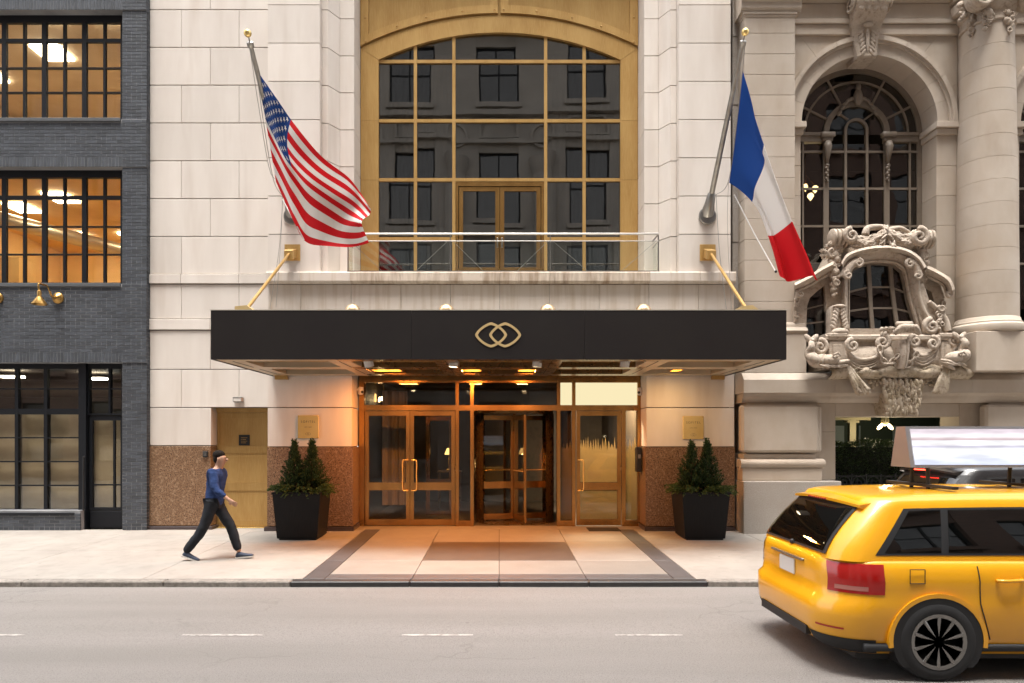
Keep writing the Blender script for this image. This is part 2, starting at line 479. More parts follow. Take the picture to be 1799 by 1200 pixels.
# ================================================================== ground, road, pavement
g = MB(); g.box(-400, 400, -400, 400, -0.9, -0.6)
tag(g.build('ground', M['conc']), 'pale city ground under the street', kind='structure')
road = MB()
nx, ny = 60, 12
for i in range(nx + 1):
    for j in range(ny + 1):
        x = -60 + 120 * i / nx; y = -14.1 + (KERB_Y + 0.02 + 14.1) * j / ny
        t = (y - KERB_Y) / (-14.1 - KERB_Y)
        road.v.append((x, y, ROAD_Z + 0.03 * math.sin(PI * max(0, min(1, t)))))
for i in range(nx):
    for j in range(ny):
        a = i * (ny + 1) + j
        road.f.append((a, a + ny + 1, a + ny + 2, a + 1))
road_o = road.build('road', M['asph'], recalc=False)
tag(road_o, 'worn grey asphalt road in front of the hotel', kind='structure')
def road_z(y):
    t = (y - KERB_Y) / (-14.1 - KERB_Y)
    return ROAD_Z + 0.03 * math.sin(PI * max(0, min(1, t)))
# painted dashes of the parking lane line, each a thin worn stroke
dash_lab = ['white painted road dash cut by the left edge of the picture', 'longest white painted road dash in front of the walking person',
            'white painted road dash in front of the entrance paving', 'faint white painted road dash nearest the taxi']
for k, (a, b, c) in enumerate([(-90, 42, 1118), (320, 462, 1120), (706, 831, 1122), (1081, 1200, 1118)]):
    yd = -6.80
    m = MB()
    n = 9
    x0, x1 = X(a, yd), X(b, yd)
    for i in range(n):
        x = x0 + (x1 - x0) * i / (n - 1)
        w = 0.026 + random.uniform(-0.004, 0.004)
        if i in (0, n - 1): w *= 0.6
        m.v += [(x, yd - w, road_z(yd) + 0.004), (x, yd + w, road_z(yd) + 0.004)]
    m.f = [(2 * i, 2 * i + 2, 2 * i + 3, 2 * i + 1) for i in range(n - 1)]
    tag(m.build('road_marking', M['line_white'], recalc=False), dash_lab[k], 'road marking', 'dashes of the parking lane line')

def slab(x0, x1, y0, y1, mat, parent, name='slab', gap=0.004, t=0.09, up=0.0):
    m = MB(); m.cbox(x0 + gap, x1 - gap, y0 + gap, y1 - gap, -t, up, 0.004)
    m.warp(lambda p: (p[0], p[1], p[2] + gz(p[1])))
    return m.build(name, mat, parent)
side = MB()
for (a, b) in ((-40, 40),):
    side.v += [(a, KERB_Y + 0.1, gz(KERB_Y + .1) - 0.03), (b, KERB_Y + 0.1, gz(KERB_Y + .1) - 0.03), (b, 0, -0.03), (a, 0, -0.03), (b, 3, -0.03), (a, 3, -0.03)]
    side.f += [(0, 1, 2, 3), (3, 2, 4, 5)]
sidewalk = side.build('sidewalk', M['mortar_dark'], recalc=False)
tag(sidewalk, 'pale concrete sidewalk along the hotel', kind='structure')
ky = KERB_Y + 0.16
ENT = 2.68
jl = [-ENT, -4.86, -7.15, -9.5, -11.8, -14.1, -16.4]
for i in range(len(jl) - 1):
    slab(jl[i + 1], jl[i], ky, -2.25, M['conc'], sidewalk)
    slab(jl[i + 1], jl[i], -2.25, 0.0, M['conc'], sidewalk)
jr = [ENT, 4.72, 7.0, 9.3, 11.6, 13.9, 16.2]
for i in range(len(jr) - 1):
    slab(jr[i], jr[i + 1], ky, -2.25, M['conc'], sidewalk)
    slab(jr[i], jr[i + 1], -2.25, 0.0, M['conc'], sidewalk)
# entrance paving: dark granite border, pale slabs, brown slabs in the middle
BI = 2.38
for sx in (-1, 1):
    ys = [ky, -3.1, -1.44, 0.0]
    for k in range(3):
        a, b = sorted((sx * BI, sx * ENT))
        slab(a, b, ys[k], ys[k + 1], M['paver_dk'], sidewalk, 'border_slab')
xs = [-BI, -1.19, 0.0, 1.19, BI]
for k in range(4):
    slab(xs[k], xs[k + 1], ky, KERB_Y + 0.46, M['paver_dk'], sidewalk, 'border_slab')
    slab(xs[k], xs[k + 1], KERB_Y + 0.46, -3.1, M['paver'], sidewalk, 'paving_slab')
    slab(xs[k], xs[k + 1], -3.1, -1.44, M['paver_brown'] if k in (1, 2) else M['paver'], sidewalk, 'paving_slab')
    slab(xs[k], xs[k + 1], -1.44, 0.0, M['paver'], sidewalk, 'paving_slab')
slab(-2.9, 2.9, 0.0, 0.62, M['paver'], sidewalk, 'threshold_slab')
slab(-7.0, -4.4, 0.0, 0.5, M['conc'], sidewalk, 'threshold_slab')
# kerb stones
kerb = MB().box(-40, 40, KERB_Y + 0.03, KERB_Y + 0.12, ROAD_Z - 0.2, gz(KERB_Y) - 0.01).build('kerb', M['mortar_dark'])
tag(kerb, 'stone kerb between the road and the sidewalk', kind='structure')
kx = [-16.4, -14.2, -12.3, -10.1, -8.2, -6.4, -4.5, -ENT - 0.12]
kx2 = [-ENT - 0.12, -1.2, 0.0, 1.2, ENT + 0.12]
kx3 = [ENT + 0.12, 4.6, 6.5, 8.4, 10.4, 12.4, 14.4, 16.4]
for K, mt in ((kx, 'kerb'), (kx2, 'kerb_blk'), (kx3, 'kerb')):
    for a, b in zip(K[:-1], K[1:]):
        m = MB(); m.cbox(a + 0.003, b - 0.003, KERB_Y, KERB_Y + 0.156, ROAD_Z - 0.15, 0.0, 0.012)
        m.v = [(p[0], p[1] + (0.008 * math.sin(p[0] * 3)), p[2] + (gz(p[1]) if p[2] > -0.05 else 0)) for p in m.v]
        m.build('kerb_stone', M[mt], kerb)
op = MB().box(-60, 60, -19, -14.0, -0.7, -0.05).build('far_sidewalk', M['conc'])
tag(op, 'pale sidewalk on the near side of the street', kind='structure')

# ================================================================== left: dark grey brick building
bb = thing('brick_building', 'dark grey brick building with black steel windows left of the hotel', 'building', (-9.5, 0, 0))
YB = -0.13          # spandrel face
YP = -0.112         # pillar face
XR = X(257, YB)     # right edge of the face
XL = -13.2
XO = X(214, YB)     # right edge of openings
zt = Z(-40, YB)
zw1h, zw1s = Z(17, YB), Z(209, YB)
zw2h, zw2s = Z(293, YB), Z(499, YB)
zsh = Z(637, YB)
BX0 = X(-150, YB)
bk = MB()      # mortar backing walls
bk.box(XO, XR - 0.005, YP + 0.006, 0.6, -0.1, zt)
bk.box(XL, XO, YB + 0.006, 0.35, zw1h, zt)
bk.box(XL, XO, YB + 0.006, 0.35, zw2h, zw1s)
bk.box(XL, XO, YB + 0.006, 0.35, zsh, zw2s)
bk.box(XL, X(141, YB), YB + 0.006, 0.2, -0.1, Z(897, YB))
bk.box(XL, X(-150, YB), YB + 0.014, 0.3, -0.1, zt)
bk.box(XO, XR - 0.004, YB + 0.006, YP + 0.006, zw1h, zt); bk.box(XO, XR - 0.004, YB + 0.006, YP + 0.006, zw2h, zw1s); bk.box(XO, XR - 0.004, YB + 0.006, YP + 0.006, zsh, zw2s)
bk.build('wall', M['brick_mortar'], bb)
CO, BL = 0.0677, 0.2032
bricks = []      # (x0,x1,y,z0,z1)
def courses(x0, x1, z0, z1, y, zref=0.0, rx=True):
    k0 = math.ceil((z0 - zref) / CO - 0.5); k1 = int((z1 - zref) / CO + 0.5)
    for k in range(k0, k1):
        za = zref + k * CO
        if za < z0 - 0.03 or za + CO > z1 + 0.03: continue
        hd = (k % 6 == 0)
        l = BL / 2 if hd else BL
        off = l / 2 if k % 2 else 0.0
        x = x1 + off
        while x > x0 + 0.02:
            a, b = max(x - l, x0), min(x, x1)
            if b - a > 0.035: bricks.append((a + 0.0055, b - 0.0055 if b < x1 - 1e-4 else b, y, max(za, z0) + 0.0055, min(za + CO, z1) - 0.0055))
            x -= l
def soldiers(x0, x1, z0, z1, y):
    x = x1
    while x > x0 + 0.02:
        a = max(x - CO, x0); bricks.append((a + 0.004, x - 0.004, y, z0 + 0.003, z1 - 0.003)); x -= CO
sh = 0.205
for (za, zb) in ((zw1h, zt), (zw2h, zw1s), (zsh, zw2s)):
    soldiers(XL + 0.2, XO, za, za + sh, YB)
    courses(XL + 0.2, XO, za + sh, zb - (0.0 if zb == zt else 0.06), YB)
    courses(XO, XR, za, zb - (0.0 if zb == zt else 0.06) if False else zb, YB)
courses(XO, XR, 0.0, zsh, YP); courses(XO, XR, zw2s, zw2h, YP); courses(XO, XR, zw1s, zw1h, YP)
courses(XL + 0.2, X(141, YB), 0.0, Z(897, YB) - 0.05, YB)
vis = [b for b in bricks if b[1] > X(-4, YB)]
# the 300 that show largest: pillar and wall bricks nearest the sidewalk
def bscore(b): return -(b[1] - b[0]) * (b[4] - b[3]) * (1.0 if b[3] < 4.9 else 0.985)
vis_s = sorted(vis, key=bscore)[:300]
vset = set(vis_s)
cache = {}
for b in vis_s:
    key = (round(b[1] - b[0], 3), round(b[4] - b[3], 3))
    if key not in cache:
        mm = MB(); mm.cbox(0, b[1] - b[0], 0, 0.03, 0, b[4] - b[3], 0.0025)
        cache[key] = mm.mesh('brick', M['brick'])
    o = bpy.data.objects.new('brick', cache[key])
    link(o, bb); o.location = (b[0], b[2] + random.uniform(-0.0015, 0.0015), b[3])
rest = MB()
for b in bricks:
    if b in vset: continue
    d = random.uniform(-0.0015, 0.0015)
    rest.box(b[0], b[1], b[2] + d, b[2] + 0.03, b[3], b[4])
# bricks of the return face at the pillar's right corner
k = 0
z = 0.0
while z < zt:
    h = 0.1 if k % 2 else 0.0
    for (a, c) in ((-0.108, 0.0 + h - 0.02), (0.0 + h - 0.01, 0.2)):
        rest.box(XR - 0.02, XR, YP + 0.013 + max(0, a + 0.108), min(0.2, c + 0.012), z + 0.004, z + CO - 0.004)
    z += CO; k += 1
rest.build('brickwork', M['brick'], bb, kind='stuff')

def grid_window(parent, x0, x1, z0, z1, vb, hb, fw, yf, dep, mf, mg, name='window', pane_y=None, skip=None, head=None):
    """frame plus glazing bars as one mesh, each pane a child. vb / hb: (position, width)."""
    m = MB()
    m.box(x0, x0 + fw, yf, yf + dep, z0, z1); m.box(x1 - fw, x1, yf, yf + dep, z0, z1)
    hw = head if head else fw
    m.box(x0 + fw, x1 - fw, yf, yf + dep, z1 - hw, z1); m.box(x0 + fw, x1 - fw, yf, yf + dep, z0, z0 + fw)
    VB = sorted(vb); HB = sorted(hb)
    zz0, zz1 = z0 + fw, z1 - hw
    xe = [x0 + fw]
    for (c, w) in VB:
        m.box(c - w / 2, c + w / 2, yf + 0.004, yf + dep - 0.004, zz0, zz1); xe += [c - w / 2, c + w / 2]
    xe.append(x1 - fw)
    ze = [zz0]
    for (c, w) in HB:
        for i in range(0, len(xe), 2): m.box(xe[i], xe[i + 1], yf + 0.008, yf + dep - 0.008, c - w / 2, c + w / 2)
        ze += [c - w / 2, c + w / 2]
    ze.append(zz1)
    wo = m.build(name, mf, parent)
    py = pane_y if pane_y is not None else yf + dep * 0.5
    for i in range(0, len(xe), 2):
        for j in range(0, len(ze), 2):
            if skip and skip((xe[i] + xe[i + 1]) / 2, (ze[j] + ze[j + 1]) / 2): continue
            p = MB(); p.box(xe[i], xe[i + 1], py, py + 0.006, ze[j], ze[j + 1]); tilt_pane(p, i * 31 + j * 7 + int(z0 * 10), 0.006)
            p.build('pane', mg, wo)
    return wo
def pxw(p, Y): return p / S(Y)
YW = 0.05
def office_window(zt_, zb_, hbp, room_back, ceil_up, wallmat, panels):
    sx = [-135 + 35.2 * k for k in range(10)]
    vb = []
    for q in (-134, -64, 6.5, 77, 147.5): vb.append((X(q, YW), pxw(8, YW)))
    for q in (-99, -28.5, 42, 112.5, 183): vb.append((X(q, YW), pxw(4.2, YW)))
    hb = [(Z(hbp[0], YW), pxw(6.5, YW))] + [(Z(q, YW), pxw(2.4, YW)) for q in hbp[1:]]
    w = grid_window(bb, X(-172, YW), X(216, YW), zb_, zt_, vb, hb, 0.05, YW, 0.07, M['blk_frame'], M['glass_clear'], head=0.15)
    s_ = MB(); s_.cbox(X(-172, YW), XO - 0.004 if False else X(213, YB) - 0.01, YB - 0.03, YW + 0.02, zb_ - 0.075, zb_ - 0.005, 0.006)
    s_.build('sill', M['sill_grey'], w)
    return w
M['room_tan'] = pmat('tan_office_wall', (0.66, 0.53, 0.38), 0.7, var=(0.57, 0.44, 0.3), vsc=1.2)
M['room_gold'] = pmat('golden_office_wall', (0.74, 0.50, 0.21), 0.7, var=(0.64, 0.41, 0.15), vsc=1.2)
M['panel_lit'] = emat('lit_ceiling_panel', (1.0, 0.88, 0.66), 8.0)
M['duct'] = pmat('galvanised_duct', (0.5, 0.42, 0.3), 0.35, 0.7)
office_window(zw1h, zw1s + 0.02, (70.7, 119, 162), 5, 0.2, 'room_tan', None)
office_window(zw2h, zw2s + 0.02, (346.7, 398, 446.7), 6, 0.2, 'room_gold', None)
# hollow rooms behind the two upper windows
def room(x0, x1, y0, y1, z0, z1, mats, parent, name):
    wl = MB()
    wl.add([(x0, y0, z0), (x1, y0, z0), (x1, y1, z0), (x0, y1, z0), (x0, y0, z1), (x1, y0, z1), (x1, y1, z1), (x0, y1, z1)],
           [(0, 3, 7, 4), (1, 5, 6, 2), (3, 2, 6, 7), (0, 1, 2, 3), (4, 7, 6, 5)])
    return wl.build(name, mats, parent, recalc=False)
r2c, r1c = Z(293, YB) + 0.14, Z(17, YB) + 0.12
rm2 = room(-13.0, -7.1, 0.12, 6.6, 4.6, r2c, M['room_gold'], bb, 'office_room')
rm1 = room(-13.0, -7.1, 0.12, 5.0, 7.9, r1c, M['room_tan'], bb, 'office_room')
def cpanel(x0, x1, y0, y1, z, par):
    m = MB(); m.box(x0, x1, y0, y1, z - 0.05, z - 0.004); m.build('ceiling_light_or_fill', M['panel_lit'], par)
for (x0, y0) in ((-11.62, 2.3), (-10.25, 1.62), (-11.66, 4.6), (-10.2, 4.6), (-8.9, 3.2)):
    cpanel(x0, x0 + 0.52, y0, y0 + 0.62, r2c, rm2)
for (x0, y0) in ((-10.25, 1.25), (-12.4, 2.2), (-8.6, 3.4), (-9.6, 0.14), (-11.4, 0.14), (-8.4, 0.14)):  # first is a real panel; the rest are unseen, added to brighten the room
    cpanel(x0, x0 + 0.62, y0, y0 + (0.6 if y0 > 0.5 else 0.3), r1c, rm1)
d = MB(); d.tube([(-12.4, 1.1, r2c - 0.35), (-8.0, 5.6, r2c - 0.9)], 0.17, 16); d.build('ventilation_duct', M['duct'], rm2, smooth=40)
bx = MB(); bx.box(-12.9, -11.7, 3.0, 3.6, r2c - 2.4, r2c - 1.1); bx.build('partition', M['room_gold'], rm2)

# ---- storefront
YS = 0.06
zs0 = Z(897, YS) + 0.01
sv = [(X(q, YS), pxw(6, YS)) for q in (-127, -75, -24, 28.5, 79.5)]
shb = [(Z(683, YS), pxw(2.4, YS)), (Z(723, YS), pxw(10, YS)), (Z(769, YS), pxw(2.4, YS)), (Z(811, YS), pxw(2.4, YS)), (Z(853, YS), pxw(2.4, YS))]
M['glass_store'] = gmat('storefront_glass', (0.93, 0.93, 0.91), 0.08, 0.6)
st = grid_window(bb, X(-172, YS), X(146, YS), zs0 - 0.03, zsh, sv, shb, 0.05, YS, 0.09, M['blk_frame'], M['glass_store'], 'storefront_window', head=0.1)
pm = MB(); pm.box(X(141, YS), X(154, YS), YS - 0.06, YS + 0.12, -0.05, zsh); pm.build('post', M['blk_frame'], st)
sl = MB(); sl.cbox(X(-172, YS), X(141, YS), YB - 0.025, YS + 0.03, zs0 - 0.075, zs0 - 0.031, 0.005); sl.build('sill', M['blk_frame'], st)
dt = grid_window(bb, X(154, YS), X(216, YS), Z(729, YS), zsh, [(X(192, YS), pxw(3.4, YS))], [(Z(683, YS), pxw(2.4, YS))], 0.03, YS, 0.09, M['blk_frame'], M['glass_store'], 'transom_window', head=0.1)
dr = grid_window(bb, X(156, YS), X(216, YS), Z(897, YS), Z(730, YS), [(X(199, YS), pxw(3, YS))], [(Z(852, YS), pxw(2.6, YS))], 0.06, YS + 0.02, 0.06, M['blk_frame'], M['glass_store'], 'storefront_door', head=0.1)
kp = MB(); kp.cbox(X(157, YS), X(215, YS), YS + 0.02, YS + 0.08, 0.02, Z(898, YS), 0.006); kp.build('kick_panel', M['blk_frame'], dr)
dh = MB(); dh.tube([(X(152, YS), YS - 0.07, Z(802, YS)), (X(152, YS), YS - 0.11, Z(802, YS)), (X(152, YS), YS - 0.11, Z(895, YS)), (X(152, YS), YS - 0.07, Z(895, YS))], 0.015, 8); dh.build('handle', M['black'], dr)
# crumpled brown paper taped inside the glass, dark shop behind
M['paper'] = pmat('brown_masking_paper', (0.60, 0.48, 0.31), 0.75, var=(0.52, 0.40, 0.25), vsc=2.5, bump=0.0)
def paper(x0, x1, z0, z1, y, seed):
    rr = random.Random(seed)
    m = MB(); n, q = 26, 26
    wv = [(rr.uniform(3, 9), rr.uniform(3, 9), rr.uniform(0, 6), rr.uniform(0.003, 0.010)) for _ in range(7)]
    for i in range(n + 1):
        for j in range(q + 1):
            x = x0 + (x1 - x0) * i / n; z_ = z0 + (z1 - z0) * j / q
            d_ = 0
            for (a, b, c, e) in wv: d_ += e * abs(math.sin(a * x + b * z_ * (0.5 if c > 3 else -0.6) + c)) ** 0.6
            m.v.append((x, y + d_, z_))
    m.f = [(i * (q + 1) + j, (i + 1) * (q + 1) + j, (i + 1) * (q + 1) + j + 1, i * (q + 1) + j + 1) for i in range(n) for j in range(q)]
    return m
ex = [X(-172, YS), X(-127, YS), X(-75, YS), X(-24, YS), X(28.5, YS), X(79.5, YS), X(146, YS)]
for i in range(6):
    paper(ex[i] + 0.01, ex[i + 1] - 0.01, zs0 - 0.02, Z(724, YS), YS + 0.13, 40 + i).build('masking_paper', M['paper'], st, smooth=True)
paper(X(157, YS), X(215, YS), Z(897, YS), Z(737, YS), YS + 0.12, 77).build('masking_paper', M['paper'], dr, smooth=True)
shop = room(-13.0, -7.1, 0.2, 5.0, 0.0, zsh + 0.12, M['dark_int'], bb, 'shop_room')
d = MB(); d.tube([(-12.8, 1.6, 2.95), (-7.3, 2.2, 2.95)], 0.2, 16); d.build('ventilation_duct', M['duct'], shop, smooth=40)
for (x0, y0) in ((-8.3, 2.6), (-10.2, 3.1), (-11.9, 2.6)): cpanel(x0, x0 + 0.5, y0, y0 + 0.2, zsh + 0.0, shop)
# roof slab of the modelled part
rf = MB(); rf.box(XL, XR - 0.01, YB + 0.05, 7, zt, zt + 0.15); rf.build('floor_slab', M['sill_grey'], bb)

# ---- gooseneck lamps
def goose(px, lab):
    ax, az = X(px, YB), Z(524, YB)
    t = thing('gooseneck_lamp', lab, 'wall lamp', (ax, YB, az), 'brass gooseneck lamps on the brick wall')
    m = MB(); m.lathe([(0.0, 0.0), (0.108, 0.0), (0.108, -0.03), (0.085, -0.045), (0.085, -0.06), (0.05, -0.085), (0.035, -0.10), (0.0, -0.10)], (ax, YB, az), 28, 'y')
    m.build('wall_plate', M['brass_old'], t, smooth=40)
    hx = ax - 0.0
    # arm rises from the plate, bends over and drops to the shade that stands off the wall
    sxp, syp, szp = X(px - 34, YB - 0.55), YB - 0.55, Z(514, YB - 0.55)
    path = crom([(ax, YB - 0.09, az), (ax - 0.04, YB - 0.16, az + 0.02), (ax + (sxp - ax) * 0.45, YB - 0.32, az + 0.16), (ax + (sxp - ax) * 0.72, YB - 0.45, szp + 0.17), (sxp - 0.0, syp - 0.02, szp + 0.16), (sxp, syp, szp + 0.02)], 22)
    m = MB(); m.tube(path, 0.017, 10); m.build('arm', M['brass_old'], t, smooth=True)
    prof = [(0.0, 0.04), (0.025, 0.04), (0.036, 0.02), (0.036, -0.07), (0.044, -0.075), (0.05, -0.095), (0.138, -0.22), (0.138, -0.225), (0.128, -0.22), (0.045, -0.10), (0.0, -0.09)]
    m = MB(); m.lathe(prof, (sxp, syp, szp), 28); m.build('shade', M['brass_old'], t, smooth=40)
    m = MB(); m.blob((sxp, syp, szp - 0.14), (0.03, 0.03, 0.045), 10, 8); m.build('bulb', M['white_plastic'], t, smooth=True)
goose(103, 'brass gooseneck wall lamp below the lit office window')
goose(-3, 'round brass lamp plate cut by the left picture edge')
# ================================================================== centre: hotel front
ht = thing('hotel_building', 'cream limestone hotel front with gold arched window above a bronze entrance', 'building', (0, 0.5, 0))
ZC = [10.38 - 0.755 * k for k in range(-3, 8)]       # course lines, top to bottom; last is 5.095
ZTOP = ZC[0]
YPIER = -0.15
HXL, HXR = X(263, 0) + 0.0, 4.64
XP0 = -4.57
PIER = [(XP0, 0.05), (XP0, YPIER), (-3.54, YPIER), (-3.54, 0.01), (-3.42, 0.01), (-3.25, 0.30), (-2.96, 0.30), (-2.96, 0.93)]
G = 0.0085
def block(x0, x1, y0, y1, z0, z1, mat='lime', name='stone_block', c=0.005):
    m = MB(); m.cbox(x0 + 0.003, x1 - 0.003, y0, y1, z0 + G, z1 - G, c)
    return m.build(name, M[mat], ht)
def pblock(poly, z0, z1, mat='lime', sx=1, name='stone_block'):
    m = MB(); m.prism([(sx * a, b) for a, b in poly], 'z', z0 + G, z1 - G)
    return m.build(name, M[mat], ht)
# recessed backing (shows only as the joints)
bkm = MB()
bkm.box(HXL + 0.01, XP0 + 0.02, 0.035, 0.45, Z(716, 0), ZTOP)
bkm.box(HXL + 0.01, X(371, 0) - 0.01, 0.02, 0.45, -0.1, Z(716, 0))
for sx in (-1, 1):
    inn = [(XP0 + 0.02, 0.9), (XP0 + 0.02, YPIER + 0.035), (-3.575, YPIER + 0.035), (-3.575, 0.045), (-3.445, 0.045), (-3.275, 0.335), (-2.995, 0.335), (-2.995, 0.9)]
    bkm.prism([(sx * a, b) for a, b in inn], 'z', 4.9, ZTOP)
    bkm.box(sx * (XP0 + 0.02), sx * -2.94, YPIER + 0.035, 0.5, -0.1, 4.9)
bkm.box(-2.94, 2.94, YPIER + 0.035, 0.5, 3.3, 4.88)
bkm.build('backing_wall', M['mortar_dark'], ht)
# left wall panel
jA = [HXL, X(318.5, 0), X(420, 0), XP0]
jB = [HXL, X(369.5, 0), XP0]
for k in range(len(ZC) - 1):
    J = jA if (k % 2) else jB
    for a, b in zip(J[:-1], J[1:]): block(a, b, 0.0, 0.3, ZC[k + 1], ZC[k])
zb = [ZC[-1], Z(499, 0), Z(560, 0), Z(580, 0), Z(649, 0), Z(716, 0)]
def row(J, z0, z1, y, mat='lime'):
    for a, b in zip(J[:-1], J[1:]): block(a, b, y, 0.3, z0, z1, mat)
row(jA, zb[1], zb[0], -0.03)
row(jA, zb[2], zb[1], 0.0)
row(jB, zb[3], zb[2], -0.025)
row(jB, zb[4], zb[3], 0.0)
row([HXL, X(318.5, 0), X(420, 0), XP0], zb[5], zb[4], 0.0)
block(HXL, X(371, 0), 0.0, 0.3, Z(783, 0), zb[5])
block(HXL, X(371, 0), -0.02, 0.3, 0.07, Z(783, 0), 'gran', 'granite_panel')
block(HXL - 0.01, X(374, 0), -0.05, 0.3, -0.08, 0.07, 'granplinth', 'plinth')
# upper piers, both sides
for sx in (-1, 1):
    for k in range(len(ZC) - 1):
        pblock([(XP0, 0.1), (XP0, YPIER), (-3.545, YPIER), (-3.545, 0.1)], ZC[k + 1], ZC[k], 'lime', sx)
        pblock([(-3.54, 0.2), (-3.54, 0.01), (-3.42, 0.01), (-3.255, 0.295), (-3.255, 0.4)], ZC[k + 1], ZC[k], 'lime', sx)
        pblock([(-3.25, 0.5), (-3.25, 0.30), (-2.96, 0.30), (-2.96, 0.93), (-3.1, 0.93)], ZC[k + 1], ZC[k], 'lime', sx)
# belt course with the balcony floor, weathered
zbt, zbb = ZC[-1], Z(497, YPIER - 0.1)
jx = [XP0] + [X(q, -0.25) for q in (526, 615, 703, 790.5, 878, 966, 1054, 1142, 1230)] + [HXR]
for a, b in zip(jx[:-1], jx[1:]):
    m = MB()
    prof = [(0.9, zbt - 0.01), (YPIER - 0.10, zbt - 0.01), (YPIER - 0.12, zbt - 0.03), (YPIER - 0.12, zbb + 0.04), (YPIER - 0.07, zbb), (0.3, zbb)]
    m.prism(prof, 'x', a + 0.003, b - 0.003)
    m.build('belt_stone', M['lime_stain'] if abs((a + b) / 2) < 3.3 else M['lime_band'], ht)
# wall behind and above the canopy
zr = [zbb - 0.004, 4.15, 3.3]
for i in range(2):
    jj = jx if i == 0 else [XP0] + [-3.54, -1.5, 0.5, 2.5] + [HXR]
    for a, b in zip(jj[:-1], jj[1:]): block(a, b, YPIER, 0.3, zr[i + 1], zr[i], 'lime_band')
# ground floor piers
for sx in (-1, 1):
    a, b = (XP0, -2.91) if sx < 0 else (2.91, HXR)
    zj = [3.3, Z(716, YPIER), Z(785, YPIER)]
    if sx < 0:
        P1 = [(a, 0.5), (a, YPIER), (b, YPIER), (b - 0.02, 0.56), (b - 0.2, 0.56)]
    else:
        P1 = [(b, 0.5), (b, YPIER), (a, YPIER), (a + 0.02, 0.56), (a + 0.2, 0.56)]
    for k in range(2): pblock(P1, zj[k + 1], zj[k], 'lime')
    P2 = [(p[0] * 1.0 + (0.025 if p[0] > -3.2 and sx < 0 else (-0.025 if sx > 0 and p[0] < 3.2 else 0)), p[1] - 0.035 if p[1] < 0 else p[1]) for p in P1]
    pblock(P2, 0.08, zj[2], 'gran', 1, 'granite_panel')
    P3 = [(p[0] + (0.05 if p[0] > -3.2 and sx < 0 else (-0.05 if sx > 0 and p[0] < 3.2 else (-0.05 if sx < 0 else 0))), p[1] - 0.07 if p[1] < 0 else p[1] + 0.004) for p in P1]
    pblock(P3, -0.1, 0.08, 'granplinth', 1, 'plinth')
# unseen slab and mass behind, added to keep sky light out of the rooms
m = MB(); m.box(HXL, HXR, 0.45, 8, ZTOP - 0.3, ZTOP - 0.1); m.box(HXL + 0.02, XP0, 0.6, 8, -0.1, ZTOP - 0.3); m.box(3.2, HXR - 0.02, 0.95, 8, 3.4, ZTOP - 0.3); m.box(XP0, -3.2, 0.95, 8, 3.4, ZTOP - 0.3)
m.build('backing_mass', M['dark_int'], ht)

# ---- the gold arched window
YA = 0.90
aw_frame = MB()
def arc_g(x, cx=877, cy=551, r=494): return cy - math.sqrt(max(r * r - (x - cx) ** 2, 0))
def arc_o(x, cx=877, cy=569, r=542): return cy - math.sqrt(max(r * r - (x - cx) ** 2, 0))
NS = 41
xg = [665 + 425 * i / (NS - 1) for i in range(NS)]
xo = [633.5 + 487 * i / (NS - 1) for i in range(NS)]
A = PP([(x, arc_o(x)) for x in xo], YA); B = PP([(x, arc_g(x)) for x in xg], YA)
# arched band in three pieces plus the two side bands in pieces
arch = thing_parts = None
sc_ = [0, 14, 26, NS - 1]
wfr = MB()
wfr.box(X(650, YA), X(1105, YA), YA + 0.09, YA + 0.15, Z(478, YA), Z(470, YA))
win = wfr.build('arched_window', M['gold'], ht)
for k in range(3):
    a, b = sc_[k], sc_[k + 1] + 1
    m = MB(); m.strip(A[a:b], B[a:b], YA, YA + 0.14)
    m.build('arch_band', M['gold'], win)
for sx in (0, 1):
    xa, xb = (633.5, 665) if sx == 0 else (1090, 1120.5)
    for (yt, ybm) in ((None, 212), (212, 316), (316, 478)):
        if yt is None:
            if sx == 0: poly = [(xa, arc_o(635)), (xb, arc_g(665)), (xb, ybm), (xa, ybm)]
            else: poly = [(xa, arc_g(1090)), (xb, arc_o(1119)), (xb, ybm), (xa, ybm)]
        else: poly = [(xa, yt), (xb, yt), (xb, ybm), (xa, ybm)]
        P = PP(poly, YA); cz = 0.003
        P = [(p[0], p[1] + (cz if p[1] < sum(q[1] for q in P) / 4 else -cz)) for p in P]
        m = MB(); m.prism(P, 'y', YA + 0.004, YA + 0.14); m.build('side_band', M['gold'], win)
# spandrel above the arch: plate, border strips, rivets
up = -70
Ao = [(x, arc_o(x) - 1.5) for x in xo]
m = MB(); m.strip(PP([(x, up) for x in xo], YA), PP(Ao, YA), YA + 0.02, YA + 0.12)
sp_o = m.build('spandrel_panel', M['gold'], win)
def arc_s(x): return arc_o(x, 877, 569, 557)
for (xa, xb) in ((633.5, 874.5), (879.5, 1120.5)):
    xx = [xa + (xb - xa) * i / 20 for i in range(21)]
    m = MB(); m.strip(PP([(x, arc_o(x) - 17) for x in xx], YA), PP([(x, arc_o(x) - 3) for x in xx], YA), YA - 0.03, YA + 0.03)
    m.build('rivet_strip', M['gold'], win)
    edge = (xa, xa + 14) if xa < 800 else (xb - 14, xb)
    m = MB(); m.box(X(edge[0], YA), X(edge[1], YA), YA - 0.026, YA + 0.03, Z(arc_o(edge[0] if xa < 800 else edge[1]) - 17, YA), Z(up, YA)); m.build('rivet_strip', M['gold'], win)
    ce = (861, 874.5) if xa < 800 else (879.5, 893)
    m = MB(); m.box(X(ce[0], YA), X(ce[1], YA), YA - 0.026, YA + 0.03, Z(arc_o(877) - 16, YA), Z(up, YA)); m.build('rivet_strip', M['gold'], win)
